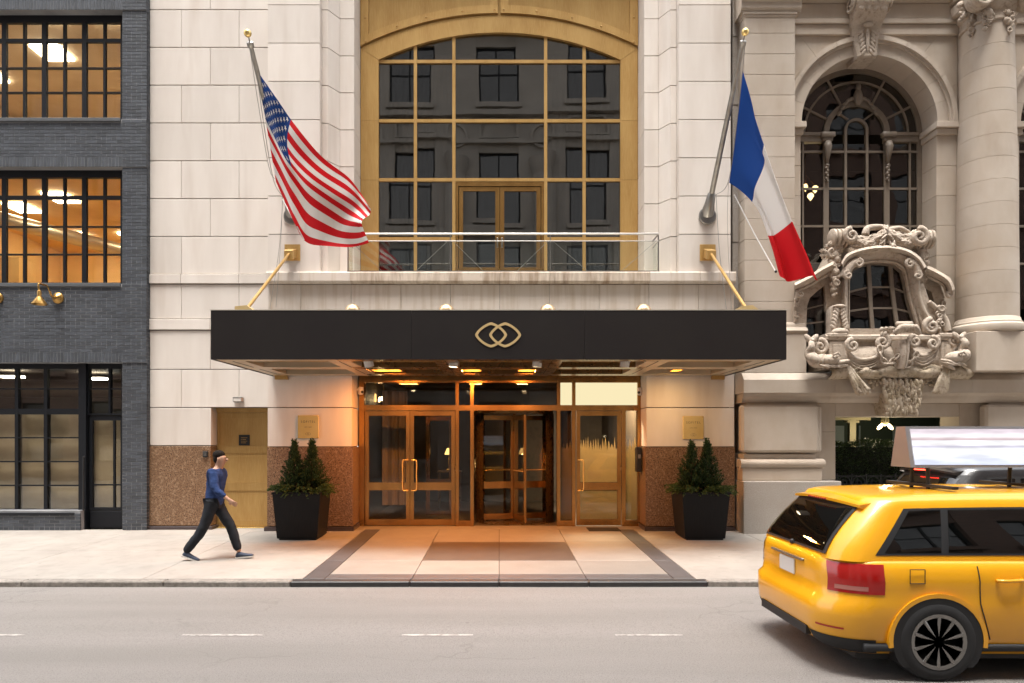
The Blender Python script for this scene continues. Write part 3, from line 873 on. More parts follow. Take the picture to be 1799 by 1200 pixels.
for (px, py) in ((642, 32), (642.5, 74), (698, 50), (749, 34), (812, 23), (869, 18.5), (885, 18.5), (942, 23), (1005, 34), (1056, 50), (1113, 32), (1113, 75), (643, -8), (1112, -8)):
    if abs(px - 877) < 232 and px not in (869, 885): py = arc_o(px) - 10
    m = MB(); m.lathe([(0.0, -0.022), (0.014, -0.018), (0.026, 0.0), (0.03, 0.012)], (X(px, YA), YA - 0.028, Z(py, YA)), 10, 'y')
    m.build('rivet', M['gold'], win, smooth=True)
for px in (716, 796, 958, 1038):
    m = MB(); m.box(X(px, YA) - 0.006, X(px, YA) + 0.006, YA + 0.012, YA + 0.03, Z(arc_o(px) - 20, YA), Z(up, YA)); m.build('cover_strip', M['gold'], win)
# glazing bars
YG = YA + 0.06
bars = MB()
vx = [730, 797.5, 958.5, 1026]
hy = [109, 213, 316.5, 420]
bw = 5.6
for x in vx:
    yb_ = 478
    bars.box(X(x - bw / 2, YG), X(x + bw / 2, YG), YG - 0.03, YG + 0.05, Z(yb_, YG), Z(arc_g(x) - 3, YG))
colx = [665, 730, 797.5, 958.5, 1026, 1090]
for i in range(5):
    a = colx[i] + (bw / 2 if i else 0); b = colx[i + 1] - (bw / 2 if i < 4 else 0)
    for j, y in enumerate(hy):
        if i == 2 and j == 3: continue
        bars.box(X(a, YG), X(b, YG), YG - 0.026, YG + 0.046, Z(y + bw / 2, YG), Z(y - bw / 2, YG))
bars.build('glazing_bars', M['gold'], win)
for i in range(5):
    a = colx[i] + (bw / 2 if i else 0); b = colx[i + 1] - (bw / 2 if i < 4 else 0)
    xs_ = [a + (b - a) * t / 8 for t in range(9)]
    poly = [(x, arc_g(x) - 2) for x in xs_] + [(b, hy[0] - bw / 2), (a, hy[0] - bw / 2)]
    m = MB(); m.prism(PP(poly, YG), 'y', YG + 0.012, YG + 0.018); tilt_pane(m, i); m.build('pane', M['glass_dark'], win)
    ye = hy + [478]
    for j in range(4):
        if i == 2 and j >= 2: continue
        m = MB(); m.box(X(a, YG), X(b, YG), YG + 0.012, YG + 0.018, Z(ye[j + 1] - (bw / 2 if j < 3 else 0), YG), Z(ye[j] + bw / 2, YG))
        tilt_pane(m, 20 + i * 7 + j); m.build('pane', M['glass_dark'], win)
# balcony doors
YD = YG - 0.02
dj = MB(); dj.box(X(801, YD), X(805, YD), YD, YD + 0.1, Z(478, YD), Z(319, YD)); dj.box(X(951, YD), X(956, YD), YD, YD + 0.1, Z(478, YD), Z(319, YD))
dj.box(X(805, YD), X(951, YD), YD, YD + 0.1, Z(327, YD), Z(319, YD)); dj.build('door_frame', M['bronze'], win)
for (a, b) in ((806, 877.6), (878.4, 950)):
    m = MB(); m.rframe(X(a, YD), X(b, YD), Z(477, YD), Z(328, YD), pxw(7.5, YD), YD + 0.015, YD + 0.07)
    d_o = m.build('balcony_door', M['bronze'], ht)
    m = MB(); m.box(X(a + 7.5, YD), X(b - 7.5, YD), YD + 0.04, YD + 0.046, Z(477 - 7.5, YD), Z(335.5, YD)); tilt_pane(m, a); m.build('pane', M['glass_dark'], d_o)
    hx = 874 if a < 850 else 882
    m = MB(); m.cbox(X(hx - 1.5, YD), X(hx + 1.5, YD), YD - 0.03, YD + 0.014, Z(435, YD), Z(418, YD), 0.006); m.cbox(X(hx - 1.2, YD), X(hx + 1.2, YD), YD - 0.06, YD - 0.03, Z(430, YD), Z(424, YD), 0.006); m.build('handle', M['steel'], d_o)
room(-3.0, 3.0, 1.08, 5.0, 4.9, ZTOP - 0.35, M['dark_int'], ht, 'upper_room')
M['curtain_dk'] = pmat('grey_net_curtain', (0.24, 0.22, 0.19), 0.9)
for (a, b) in ((-2.7, -1.0), (1.0, 2.7)):
    m = MB(); n = 60
    for i in range(n + 1):
        x = a + (b - a) * i / n
        for z_ in (5.0, 10.2): m.v.append((x, 1.35 + 0.04 * math.sin(x * 42), z_))
    m.f = [(2 * i, 2 * i + 2, 2 * i + 3, 2 * i + 1) for i in range(n)]
    m.build('curtain', M['curtain_dk'], ht, smooth=True, recalc=False)

# ---- glass balcony railing
YR = -0.20
gr = thing('glass_railing', 'glass balcony railing with steel rails above the black canopy', 'railing', (0, YR, Z(480, YR)))
zr0, zr1 = ZC[-1] - 0.008, Z(411, YR)
xr0, xr1 = X(611, YR), X(1157, YR)
m = MB(); m.tube([(xr0, 0.28, zr1), (xr0, YR, zr1), (xr1, YR, zr1), (xr1, 0.28, zr1)], 0.021, 10); m.build('top_rail', M['steel'], gr, smooth=40)
z2 = Z(423.5, YR)
m = MB(); m.tube([(xr0, 0.28, z2), (xr0, YR, z2), (xr1, YR, z2), (xr1, 0.28, z2)], 0.009, 8); m.build('middle_rail', M['steel'], gr, smooth=40)
m = MB(); m.box(xr0 - 0.012, xr1 + 0.012, YR - 0.014, YR + 0.014, zr0, zr0 + 0.028); m.build('bottom_rail', M['steel'], gr)
px_ = [611, 791, 967, 1157]
for q in px_:
    m = MB(); m.box(X(q, YR) - 0.012, X(q, YR) + 0.012, YR + 0.016, YR + 0.034, zr0, zr1 - 0.02); m.build('post', M['steel'], gr)
for a, b in zip(px_[:-1], px_[1:]):
    m = MB(); m.box(X(a, YR) + 0.016, X(b, YR) - 0.016, YR - 0.005, YR + 0.005, zr0 + 0.03, z2 - 0.012); m.build('glass_panel', M['glass_rail'], gr)
for q in (611, 1157):
    m = MB(); m.box(X(q, YR) - 0.005, X(q, YR) + 0.005, YR + 0.05, 0.26, zr0 + 0.03, z2 - 0.012); m.build('glass_panel', M['glass_rail'], gr)
for (a, b) in ((611, 791), (791, 967), (967, 1157)):
    mid = (a + b) / 2
    for (p, q) in (((a + 6, 425), (mid - 30, 476)), ((b - 6, 425), (mid + 30, 476))):
        m = MB(); m.tube([PT(p[0], p[1], YR + 0.06), PT(q[0], q[1], YR + 0.06)], 0.0045, 6); m.build('bracing_wire', M['steel'], gr)

# ---- bronze service door on the left
YV = 0.28
sd = MB(); x0, x1 = X(371, YV) - 0.02, XP0 + 0.02
zt_ = Z(716, YV) + 0.03
sd.rframe(x0, x1, -0.02, zt_, 0.10, YV - 0.03, YV + 0.1, wb=0.03); sd.rframe(x0 + 0.1, x1 - 0.1, 0.01, zt_ - 0.1, 0.035, YV - 0.012, YV + 0.1, wb=0.01)
sdo = sd.build('service_door', M['gold'], ht)
lx0, lx1 = x0 + 0.14, x1 - 0.138
def zz(p): return Z(p, YV)
lf = MB(); st_ = 0.045
lf.box(lx0, lx0 + st_, YV + 0.01, YV + 0.06, 0.025, zt_ - 0.14); lf.box(lx1 - st_ * 0.4, lx1, YV + 0.01, YV + 0.06, 0.025, zt_ - 0.14)
for (a, b) in ((zt_ - 0.14, zz(735)), (zz(783), zz(796)), (zz(848.5), zz(862)), (zz(914), 0.025)):
    lf.box(lx0 + st_, lx1 - st_ * 0.4, YV + 0.012, YV + 0.06, b, a)
lf.build('leaf_frame', M['gold'], sdo)
for (a, b) in ((735, 783), (796, 848.5), (862, 914)):
    m = MB(); m.box(lx0 + st_ - 0.004, lx1 - st_ * 0.4 + 0.004, YV + 0.028, YV + 0.05, zz(b) - 0.002, zz(a) + 0.002); m.build('door_panel', M['gold'], sdo)
m = MB(); m.cbox(X(419, YV), X(438, YV), YV + 0.012, YV + 0.028, zz(783) + 0.005, zz(764), 0.003); ns = m.build('notice_plate', M['black'], sdo)
m = MB()
for k in range(4): m.box(X(423, YV), X(434 - (k % 2) * 2, YV), YV + 0.010, YV + 0.0118, zz(769 + 3 * k) - 0.006, zz(769 + 3 * k) + 0.004)
m.build('notice_lines', M['brass_old'], sdo)
m = MB(); m.box(x0, x1, YV - 0.1, YV + 0.08, -0.03, 0.012); m.build('threshold', M['brass'], sdo)
m = MB(); m.box(x0, x0 + 0.004, 0.0, YV, 0, zt_)
# soffit over the service door reveal closed by the blocks above

# ---- entrance screen of bronze and glass
YE = 0.55
zE0 = 0.0
def ex_(p): return X(p, YE)
def ez(p): return Z(p, YE)
scr = MB()
zcap = ez(657)
scr.box(ex_(632), ex_(1126), YE - 0.05, YE + 0.12, ez(672.5), zcap)            # head
for (a, b) in ((632, 641), (800.5, 806.5), (826.5, 832.5), (978, 984), (1004.5, 1010.5), (1119, 1128)):
    scr.box(ex_(a), ex_(b), YE - 0.07, YE + 0.10, zE0, ez(672.5))
for (a, b) in ((641, 800.5), (806.5, 826.5), (832.5, 978), (984, 1004.5), (1010.5, 1119)):
    scr.box(ex_(a), ex_(b), YE - 0.065, YE + 0.09, ez(721.5), ez(712))
for (a, b) in ((806.5, 826.5), (984, 1004.5), (1096, 1119)):
    scr.box(ex_(a), ex_(b), YE - 0.04, YE + 0.06, zE0, ez(914)); scr.box(ex_(a), ex_(b), YE - 0.05, YE + 0.06, ez(914) - 0.06, ez(914) - 0.045)
scr.box(ex_(1091.5), ex_(1098.5), YE - 0.05, YE + 0.08, zE0, ez(721.5))
scr_o = scr.build('entrance_screen', M['bronze'], ht)
M['frost_lit'] = emat('backlit_frosted_glass', (1.0, 0.86, 0.52), 0.27)
for (a, b, mt) in ((641, 800.5, 'glass_door'), (806.5, 826.5, 'glass_door'), (832.5, 978, 'glass_door'), (984, 1004.5, 'frost_lit'), (1010.5, 1119, 'frost_lit')):
    m = MB(); m.box(ex_(a), ex_(b), YE, YE + 0.008, ez(712), ez(672.5)); m.build('transom_pane', M[mt], scr_o)
for (a, b) in ((806.5, 826.5), (984, 1004.5), (1098.5, 1119)):
    m = MB(); m.box(ex_(a), ex_(b), YE, YE + 0.008, ez(914), ez(721.5)); m.build('side_pane', M['glass_door'], scr_o)
def leaf(a, b, hx, side, mats='bronze'):
    m = MB()
    st_ = pxw(6.5, YE)
    x0, x1 = ex_(a), ex_(b)
    m.box(x0, x0 + st_, YE - 0.035, YE + 0.025, 0.015, ez(722)); m.box(x1 - st_, x1, YE - 0.035, YE + 0.025, 0.015, ez(722))
    for (p, q) in ((722.3, 730.5), (847.5, 861), (912, 923)): m.box(x0 + st_, x1 - st_, YE - 0.031, YE + 0.021, max(ez(q), 0.015), ez(p))
    o = m.build('entrance_door', M['bronze'], ht)
    for (p, q) in ((730.5, 847.5), (861, 912)):
        m = MB(); m.box(x0 + st_, x1 - st_, YE - 0.004, YE + 0.004, ez(q), ez(p)); m.build('pane', M['glass_door'], o)
    hx = ex_(hx)
    r_ = 0.014
    pth = []
    za, zb_ = ez(861.5), ez(808)
    dx = pxw(8.5, YE) * side
    pth = crom([(hx, YE - 0.036, zb_), (hx, YE - 0.085, zb_), (hx + dx * 0.3, YE - 0.10, zb_), (hx + dx, YE - 0.10, zb_ - 0.03), (hx + dx, YE - 0.10, (za + zb_) / 2), (hx + dx, YE - 0.10, za + 0.03), (hx + dx * 0.3, YE - 0.10, za), (hx, YE - 0.085, za), (hx, YE - 0.036, za)], 40)
    m = MB(); m.tube(pth, r_, 10); m.build('handle', M['brass'], o, smooth=True)
    m = MB(); m.cbox(x0 - 0.02, x0 + 0.01, YE - 0.05, YE - 0.02, ez(826), ez(818), 0.004) if side > 0 and False else m.cbox((x1 - 0.012) if hx < (x0 + x1) / 2 else x0 - 0.006, (x1 + 0.006) if hx < (x0 + x1) / 2 else x0 + 0.012, YE - 0.055, YE - 0.036, ez(826), ez(818), 0.004)
    m.build('hinge', M['bronze_dk'], o)
    return o
leaf(642, 720.3, 717, -1)
leaf(721, 799.6, 724, 1)
rd = leaf(1012.5, 1090.5, 1015.5, 1)
# beige privacy film with a spiky printed upper edge inside the right-hand door and sidelight
def film_mat():
    m, nt, out = nodes_of('beige_privacy_film')
    a = N(nt, 'ShaderNodeBsdfDiffuse'); a.inputs[0].default_value = (0.55, 0.45, 0.30, 1)
    b = N(nt, 'ShaderNodeBsdfTranslucent'); b.inputs[0].default_value = (0.75, 0.62, 0.40, 1)
    mx = N(nt, 'ShaderNodeMixShader'); mx.inputs[0].default_value = 0.5
    L(nt, a.outputs[0], mx.inputs[1]); L(nt, b.outputs[0], mx.inputs[2]); L(nt, mx.outputs[0], out.inputs[0])
    return m
M['film'] = film_mat()
def film(a, b, ybot, par, seed):
    rr = random.Random(seed)
    m = MB(); x = a; top = []
    while x < b - 1:
        w = rr.uniform(3.2, 6.2); h = rr.uniform(8, 22)
        top += [(x, 788 + rr.uniform(-2, 4)), (x + w / 2, 788 - h)]
        x += w
    top.append((b, 788))
    top = [p for p in top if p[0] <= b]
    poly = [(a, ybot)] + top + [(b, ybot)]
    m.prism(PP(poly, YE), 'y', YE + 0.012, YE + 0.014)
    return m.build('privacy_film', M['film'], par)
film(1019, 1084, 847, rd, 3); m = MB(); m.box(ex_(1019), ex_(1084), YE + 0.012, YE + 0.014, ez(912), ez(861)); m.build('privacy_film', M['film'], rd)
film(1098.5, 1119, 913, scr_o, 5); film(984, 1004.5, 913, scr_o, 8)
# revolving door: one leaf nearly parallel, one turned towards us, drum behind
rv = thing('revolving_door', 'bronze revolving door with dark glass in the middle of the entrance', 'door', (ex_(905), YE + 0.95, 0))
def wing(p0, p1, name='door_wing'):
    # vertical leaf between plan points p0 and p1
    P0, P1 = Vector(p0), Vector(p1)
    d_ = (P1 - P0); ln = d_.length; d_.normalize(); nrm = Vector((-d_.y, d_.x))
    def bx(m, a, b, z0, z1, t):
        q = [P0 + d_ * a + nrm * t, P0 + d_ * b + nrm * t, P0 + d_ * b - nrm * t, P0 + d_ * a - nrm * t]
        m.prism([(v.x, v.y) for v in q], 'z', z0, z1)
    m = MB(); w = 0.055
    bx(m, 0, w, 0.04, 2.32, 0.025); bx(m, ln - w, ln, 0.04, 2.32, 0.025)
    for (a, b) in ((0.04, 0.17), (0.72, 0.87), (2.22, 2.32)): bx(m, w, ln - w, a, b, 0.021)
    o = m.build(name, M['bronze'], rv)
    for (a, b) in ((0.17, 0.72), (0.87, 2.22)):
        g_ = MB(); bx(g_, w, ln - w, a, b, 0.004); g_.build('pane', M['glass_door'], o)
    h_ = MB(); q0 = P0 + d_ * (w) + nrm * -0.04; q1 = P0 + d_ * (ln - w) + nrm * -0.04
    h_.tube([(q0.x, q0.y, 1.12), (q1.x, q1.y, 1.12)], 0.012, 8); h_.build('push_bar', M['brass'], o)
cxr, cyr = ex_(905), YE + 0.92
rad = 0.82
for ang in (200, 290, 20, 110):
    a = R(ang - 5)
    wing((cxr + 0.03 * math.cos(a), cyr + 0.03 * math.sin(a)), (cxr + rad * math.cos(a), cyr + rad * math.sin(a)))
m = MB(); m.lathe([(0.03, 0.0), (0.03, 2.36)], (cxr, cyr, 0.0), 12); m.build('centre_post', M['bronze'], rv, smooth=40)
m = MB(); m.lathe([(0.0, 2.36), (0.86, 2.36), (0.86, 2.5), (0.0, 2.5)], (cxr, cyr, 0), 40); m.build('drum_ceiling', M['bronze_dk'], rv, smooth=40)
for (a0, a1) in ((140, 220), (-40, 40)):
    m = MB(); n = 14
    for i in range(n + 1):
        a = R(a0 + (a1 - a0) * i / n)
        for rr_ in (0.86, 0.875):
            for z_ in (0.0, 2.36): m.v.append((cxr + rr_ * math.cos(a), cyr + rr_ * math.sin(a), z_))
    for i in range(n):
        b_ = 4 * i
        m.f += [(b_, b_ + 4, b_ + 5, b_ + 1), (b_ + 2, b_ + 3, b_ + 7, b_ + 6), (b_ + 1, b_ + 5, b_ + 7, b_ + 3)]
    m.build('drum_wall', M['bronze_dk'], rv, smooth=True)
m = MB(); m.lathe([(0.0, 0.012), (0.85, 0.012), (0.85, 0.004)], (cxr, cyr, 0), 40); m.build('floor_disc', M['bronze_dk'], rv)
# vestibule ceiling
m = MB(); m.box(-2.9, 2.9, YPIER + 0.005, YE + 0.1, zcap + 0.002, 3.29); m.build('vestibule_ceiling', M['bronze_dk'], ht)

# ---- lobby behind the doors
M['lobby'] = pmat('dark_lobby_wall', (0.10, 0.075, 0.055), 0.6, var=(0.06, 0.045, 0.035), vsc=1.5)
lob = room(-2.95, 2.95, YE + 0.1, 6.0, 0.003, 3.25, M['lobby'], ht, 'lobby')
M['curtain'] = pmat('white_voile_curtain', (0.55, 0.52, 0.47), 0.9)
def curtain(a, b, y, z0, z1, fr=34):
    m = MB(); n = 50
    for i in range(n + 1):
        x = a + (b - a) * i / n
        for z_ in (z0, z1): m.v.append((x, y + 0.035 * math.sin(x * fr) + 0.012 * math.sin(x * fr * 2.3), z_))
    m.f = [(2 * i, 2 * i + 2, 2 * i + 3, 2 * i + 1) for i in range(n)]
    return m.build('curtain', M['curtain'], lob, smooth=True, recalc=False)
curtain(X(672, 1.9), X(716, 1.9), 1.9, 0.3, 2.9)
curtain(X(690, 2.6), X(712, 2.6), 2.4, 0.3, 2.9)
m = MB(); yi = 1.7
m.rframe(X(748, yi), X(796, yi), Z(905, yi), Z(732, yi), 0.09, yi, yi + 0.06); m.box(X(748, yi) + 0.09, X(796, yi) - 0.09, yi + 0.004, yi + 0.056, Z(853, yi), Z(842, yi))
idr = m.build('inner_door', M['bronze'], ht)
m = MB(); m.tube([(X(752, yi), yi - 0.05, 1.3), (X(752, yi), yi - 0.05, 1.0)], 0.012, 8); m.build('handle', M['steel'], idr)
M['lamp_lit'] = emat('lit_lamp_shade', (1.0, 0.58, 0.18), 1.3)
M['bulb_lit'] = emat('lit_bulb', (1.0, 0.72, 0.36), 14.0)
def tlamp(px, y, z, lab):
    t = thing('table_lamp', lab, 'lamp', (X(px, y), y, z - 0.45))
    m = MB(); m.lathe([(0.07, 0.0), (0.13, -0.16), (0.125, -0.16), (0.065, 0.0)], (X(px, y), y, z + 0.12), 20); m.build('lamp_shade', M['lamp_lit'], t, smooth=40)
    m = MB(); m.lathe([(0.0, -0.45), (0.09, -0.45), (0.09, -0.42), (0.03, -0.38), (0.05, -0.25), (0.015, -0.1), (0.015, 0.0), (0.0, 0.0)], (X(px, y), y, z), 16); m.build('lamp_base', M['brass'], t, smooth=40)
    p = bpy.data.lights.new('lamp_light', 'POINT'); p.energy = 8; p.color = (1, 0.6, 0.25); p.shadow_soft_size = 0.08
    po = bpy.data.objects.new('lamp_light', p); link(po, t); po.location = (X(px, y), y, z + 0.02)
    m = MB(); hh = z - 0.45
    m.cbox(X(px, y) - 0.3, X(px, y) + 0.3, y - 0.25, y + 0.25, hh - 0.04, hh - 0.002, 0.006)
    for sx in (-0.26, 0.26):
        for sy in (-0.2, 0.2): m.box(X(px, y) + sx - 0.02, X(px, y) + sx + 0.02, y + sy - 0.02, y + sy + 0.02, 0.005, hh - 0.04)
    tag(m.build('side_table', M['bronze_dk']), 'dark side table under the lobby lamp, %s' % ('behind the left doors' if px < 850 else 'behind the revolving door'), 'table')
tlamp(790, 3.6, 1.45, 'small lit table lamp in the lobby behind the left entrance doors')
# twin wall lanterns glimpsed through the transom
for i, (px, py) in enumerate(((654, 699), (674, 703))):
    yy = 2.6
    t = thing('wall_lantern', ['square glowing wall lantern behind the left end of the transom glass', 'bright spiky chandelier lamp behind the left transom glass'][i], 'lamp', PT(px, py, yy))
    c = PT(px, py, yy)
    if i == 0:
        m = MB(); m.cbox(c[0] - 0.09, c[0] + 0.09, c[1] - 0.06, c[1] + 0.06, c[2] - 0.1, c[2] + 0.1, 0.02); m.build('lamp_shade', M['lamp_lit'], t)
    else:
        m = MB()
        for k in range(7):
            a = 2 * PI * k / 7; m.blob((c[0] + 0.11 * math.cos(a), c[1] + 0.11 * math.sin(a), c[2] + 0.03 * (k % 2)), (0.018, 0.018, 0.05), 6, 5)
        m.build('bulbs', M['bulb_lit'], t, smooth=True)
    m = MB(); m.tube([(c[0], c[1], c[2] + 0.1), (c[0], c[1], 3.24)], 0.008, 6); m.build('stem', M['brass'], t)

# lit ceiling panel of the small lobby behind the right-hand door
t = thing('lobby_ceiling_light', 'warm ceiling light behind the frosted film of the right-hand door', 'lamp', (2.3, 1.5, 3.22))
m = MB(); m.box(1.75, 2.75, 1.2, 1.8, 3.17, 3.22); m.build('frame', M['bronze_dk'], t)
m = MB(); m.box(1.8, 2.7, 1.25, 1.75, 3.155, 3.168); m.build('diffuser', M['frost_lit'], t)
p = bpy.data.lights.new('lobby_light', 'AREA'); p.energy = 120; p.color = (1, 0.84, 0.58); p.shape = 'RECTANGLE'; p.size = 0.9; p.size_y = 0.5
po = bpy.data.objects.new('lobby_light', p); link(po, t); po.location = (2.25, 1.5, 3.15)
m = MB(); m.box(1.42, 1.5, YE + 0.1, 3.0, 0.004, 3.24); m.build('partition', M['lobby'], lob)
# ================================================================== entrance canopy
YF, YBK = -3.03, YPIER - 0.02
cx0, cx1 = X(370, YF), X(1382, YF)
cz0, cz1 = Z(630.5, YF), Z(545.5, YF)
cn = thing('entrance_canopy', 'flat black entrance canopy with gold looped emblem over the hotel doors', 'canopy', ((cx0 + cx1) / 2, YBK, cz0))
seams = [cx0, X(723, YF), X(1027, YF), cx1]
for a, b in zip(seams[:-1], seams[1:]):
    m = MB(); m.cbox(a + 0.0015, b - 0.0015, YF, YF + 0.03, cz0 - 0.01, cz1, 0.002); m.build('fascia_panel', M['black_fascia'], cn)
for sx, xx in ((-1, cx0), (1, cx1)):
    m = MB(); m.cbox(min(xx, xx - sx * 0.03), max(xx, xx - sx * 0.03), YF + 0.032, YBK, cz0 - 0.01, cz1, 0.002); m.build('fascia_panel', M['black_fascia'], cn)
m = MB(); m.box(cx0 - 0.003, cx1 + 0.003, YF - 0.004, YF + 0.06, cz1 + 0.001, cz1 + 0.013); m.build('top_trim', M['trim_silver'], cn)
m = MB(); m.box(cx0 + 0.032, cx1 - 0.032, YF + 0.062, YBK, cz1 - 0.12, cz1 - 0.06); m.build('canopy_roof', M['trim_silver'], cn)
# soffit: beams and recessed coffers
bx_ = MB()
sx0, sx1 = cx0 + 0.032, cx1 - 0.032
ncol = 5
bwid = 0.36
cw = ((sx1 - sx0) - bwid * (ncol + 1)) / ncol
yrows = [(YF + 0.032, YF + 0.34), (-1.78, -1.46), (-0.52, YBK)]
ztop = cz0 + 0.26
for (a, b) in yrows:
    xm0, xm1 = sx0 + cw + 1.5 * bwid, sx1 - cw - 1.5 * bwid
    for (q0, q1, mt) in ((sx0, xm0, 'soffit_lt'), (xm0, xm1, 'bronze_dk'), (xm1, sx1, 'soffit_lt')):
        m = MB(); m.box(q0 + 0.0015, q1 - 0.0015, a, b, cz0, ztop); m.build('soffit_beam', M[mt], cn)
for k in range(ncol + 1):
    a = sx0 + k * (cw + bwid)
    for (ya, yb_) in ((yrows[0][1], yrows[1][0]), (yrows[1][1], yrows[2][0])):
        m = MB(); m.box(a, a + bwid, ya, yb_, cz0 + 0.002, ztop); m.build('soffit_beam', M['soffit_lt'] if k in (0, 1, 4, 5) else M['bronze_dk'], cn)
        m = MB(); m.box(a + bwid / 2 - 0.006, a + bwid / 2 + 0.006, ya, yb_, cz0 - 0.003, cz0 + 0.001); m.build('joint_strip', M['black'], cn)
for k in range(ncol):
    a = sx0 + bwid + k * (cw + bwid)
    for (ya, yb_) in ((yrows[0][1], yrows[1][0]), (yrows[1][1], yrows[2][0])):
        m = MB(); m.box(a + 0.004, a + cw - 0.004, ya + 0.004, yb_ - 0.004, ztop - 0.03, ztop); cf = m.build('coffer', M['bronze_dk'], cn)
        m = MB(); m.rframe(0, 1, 0, 1, 0.1, 0, 1)
        # stepped lining inside the coffer
        l_ = MB()
        for (x0_, x1_, y0_, y1_) in ((a + 0.005, a + cw - 0.005, ya + 0.005, ya + 0.06), (a + 0.005, a + cw - 0.005, yb_ - 0.06, yb_ - 0.005), (a + 0.005, a + 0.06, ya + 0.061, yb_ - 0.061), (a + cw - 0.06, a + cw - 0.005, ya + 0.061, yb_ - 0.061)):
            l_.box(x0_, x1_, y0_, y1_, cz0 + 0.09, cz0 + 0.12)
        l_.build('coffer_step', M['gold'], cf)
m = MB(); m.box(X(485, YBK), X(507, YBK), YBK - 0.08, YBK, cz0 - 0.08, cz0 - 0.002); m.build('bracket', M['gold'], cn)
m = MB(); m.box(X(1249, YBK), X(1271, YBK), YBK - 0.08, YBK, cz0 - 0.08, cz0 - 0.002); m.build('bracket', M['gold'], cn)
# emblem of two interlaced rounded diamonds
def loop_mesh(cx, cy, a, b, w, p=1.42, n=72):
    o_, i_ = [], []
    for k in range(n):
        t = 2 * PI * k / n
        c, s_ = math.cos(t), math.sin(t)
        f = lambda A_, B_: (A_ * math.copysign(abs(c) ** (2 / p), c), B_ * math.copysign(abs(s_) ** (2 / p), s_))
        x1_, z1_ = f(a, b); x2_, z2_ = f(a - w, b - w * 0.92)
        o_.append((cx + x1_, cy + z1_)); i_.append((cx + x2_, cy + z2_))
    return o_, i_
for q, cxp in enumerate((862.8, 887.4)):
    o_, i_ = loop_mesh(X(cxp, YF), Z(588.5, YF), pxw(28, YF), pxw(22, YF), pxw(4.9, YF))
    m = MB(); m.strip(o_ + o_[:1], i_ + i_[:1], YF - 0.010 - 0.002 * q, YF - 0.001); m.build('emblem_loop', M['logo_gold'], cn)
# suspension rods
for sx in (-1, 1):
    bxp = 514 if sx < 0 else 1243
    w0 = PT(bxp, 444, YPIER)
    m = MB(); m.cbox(w0[0] - 0.155, w0[0] + 0.155, YPIER - 0.02, YPIER - 0.001, w0[2] - 0.16, w0[2] + 0.16, 0.004); m.build('anchor_plate', M['gold'], cn)
    m = MB(); m.cbox(w0[0] - 0.09, w0[0] + 0.09, YPIER - 0.26, YPIER - 0.021, w0[2] - 0.10, w0[2] + 0.08, 0.006)
    m.v = [(p[0] + (-0.03 if False else 0), p[1], p[2] - 0.10 * ((YPIER - p[1]) / 0.26)) for p in m.v]; m.build('anchor_block', M['gold'], cn)
    e = PT(435 if sx < 0 else 1310, 541, -2.62)
    m = MB(); m.tube([(w0[0], YPIER - 0.25, w0[2] - 0.10), (e[0], e[1], e[2])], 0.028, 10); m.build('suspension_rod', M['gold'], cn, smooth=40)
    m = MB()
    pr = [(-0.14, cz1 - 0.06), (0.14, cz1 - 0.06), (0.14, cz1 + 0.06), (0.05, cz1 + 0.13), (-0.14, cz1 + 0.11)]
    m.prism([(e[0] + sx * -0.0 + p[0], p[1]) for p in pr], 'y', -2.8, -2.5); m.build('rod_foot', M['trim_silver'] if False else M['logo_gold'], cn)
# domed caps along the top
for k, px in enumerate((620, 784, 962, 1130)):
    yc = -2.72
    c = (X(px, yc), yc, Z(534, yc) - 0.13)
    m = MB(); m.lathe([(0.0, 0.13), (0.04, 0.124), (0.08, 0.103), (0.112, 0.066), (0.128, 0.02), (0.13, 0.0), (0.134, -0.01), (0.13, -0.02), (0.12, -0.03), (0.12, cz1 - 0.06 - c[2])], c, 28)
    tag(m.build('dome_cap', M['brass_pale'], smooth=40), ['leftmost of the four round gold caps on top of the canopy', 'second from left of the four gold caps on the canopy', 'third from left of the four gold caps on the canopy', 'rightmost of the four round gold caps on top of the canopy'][k], 'lamp cap', 'round caps on the canopy roof')
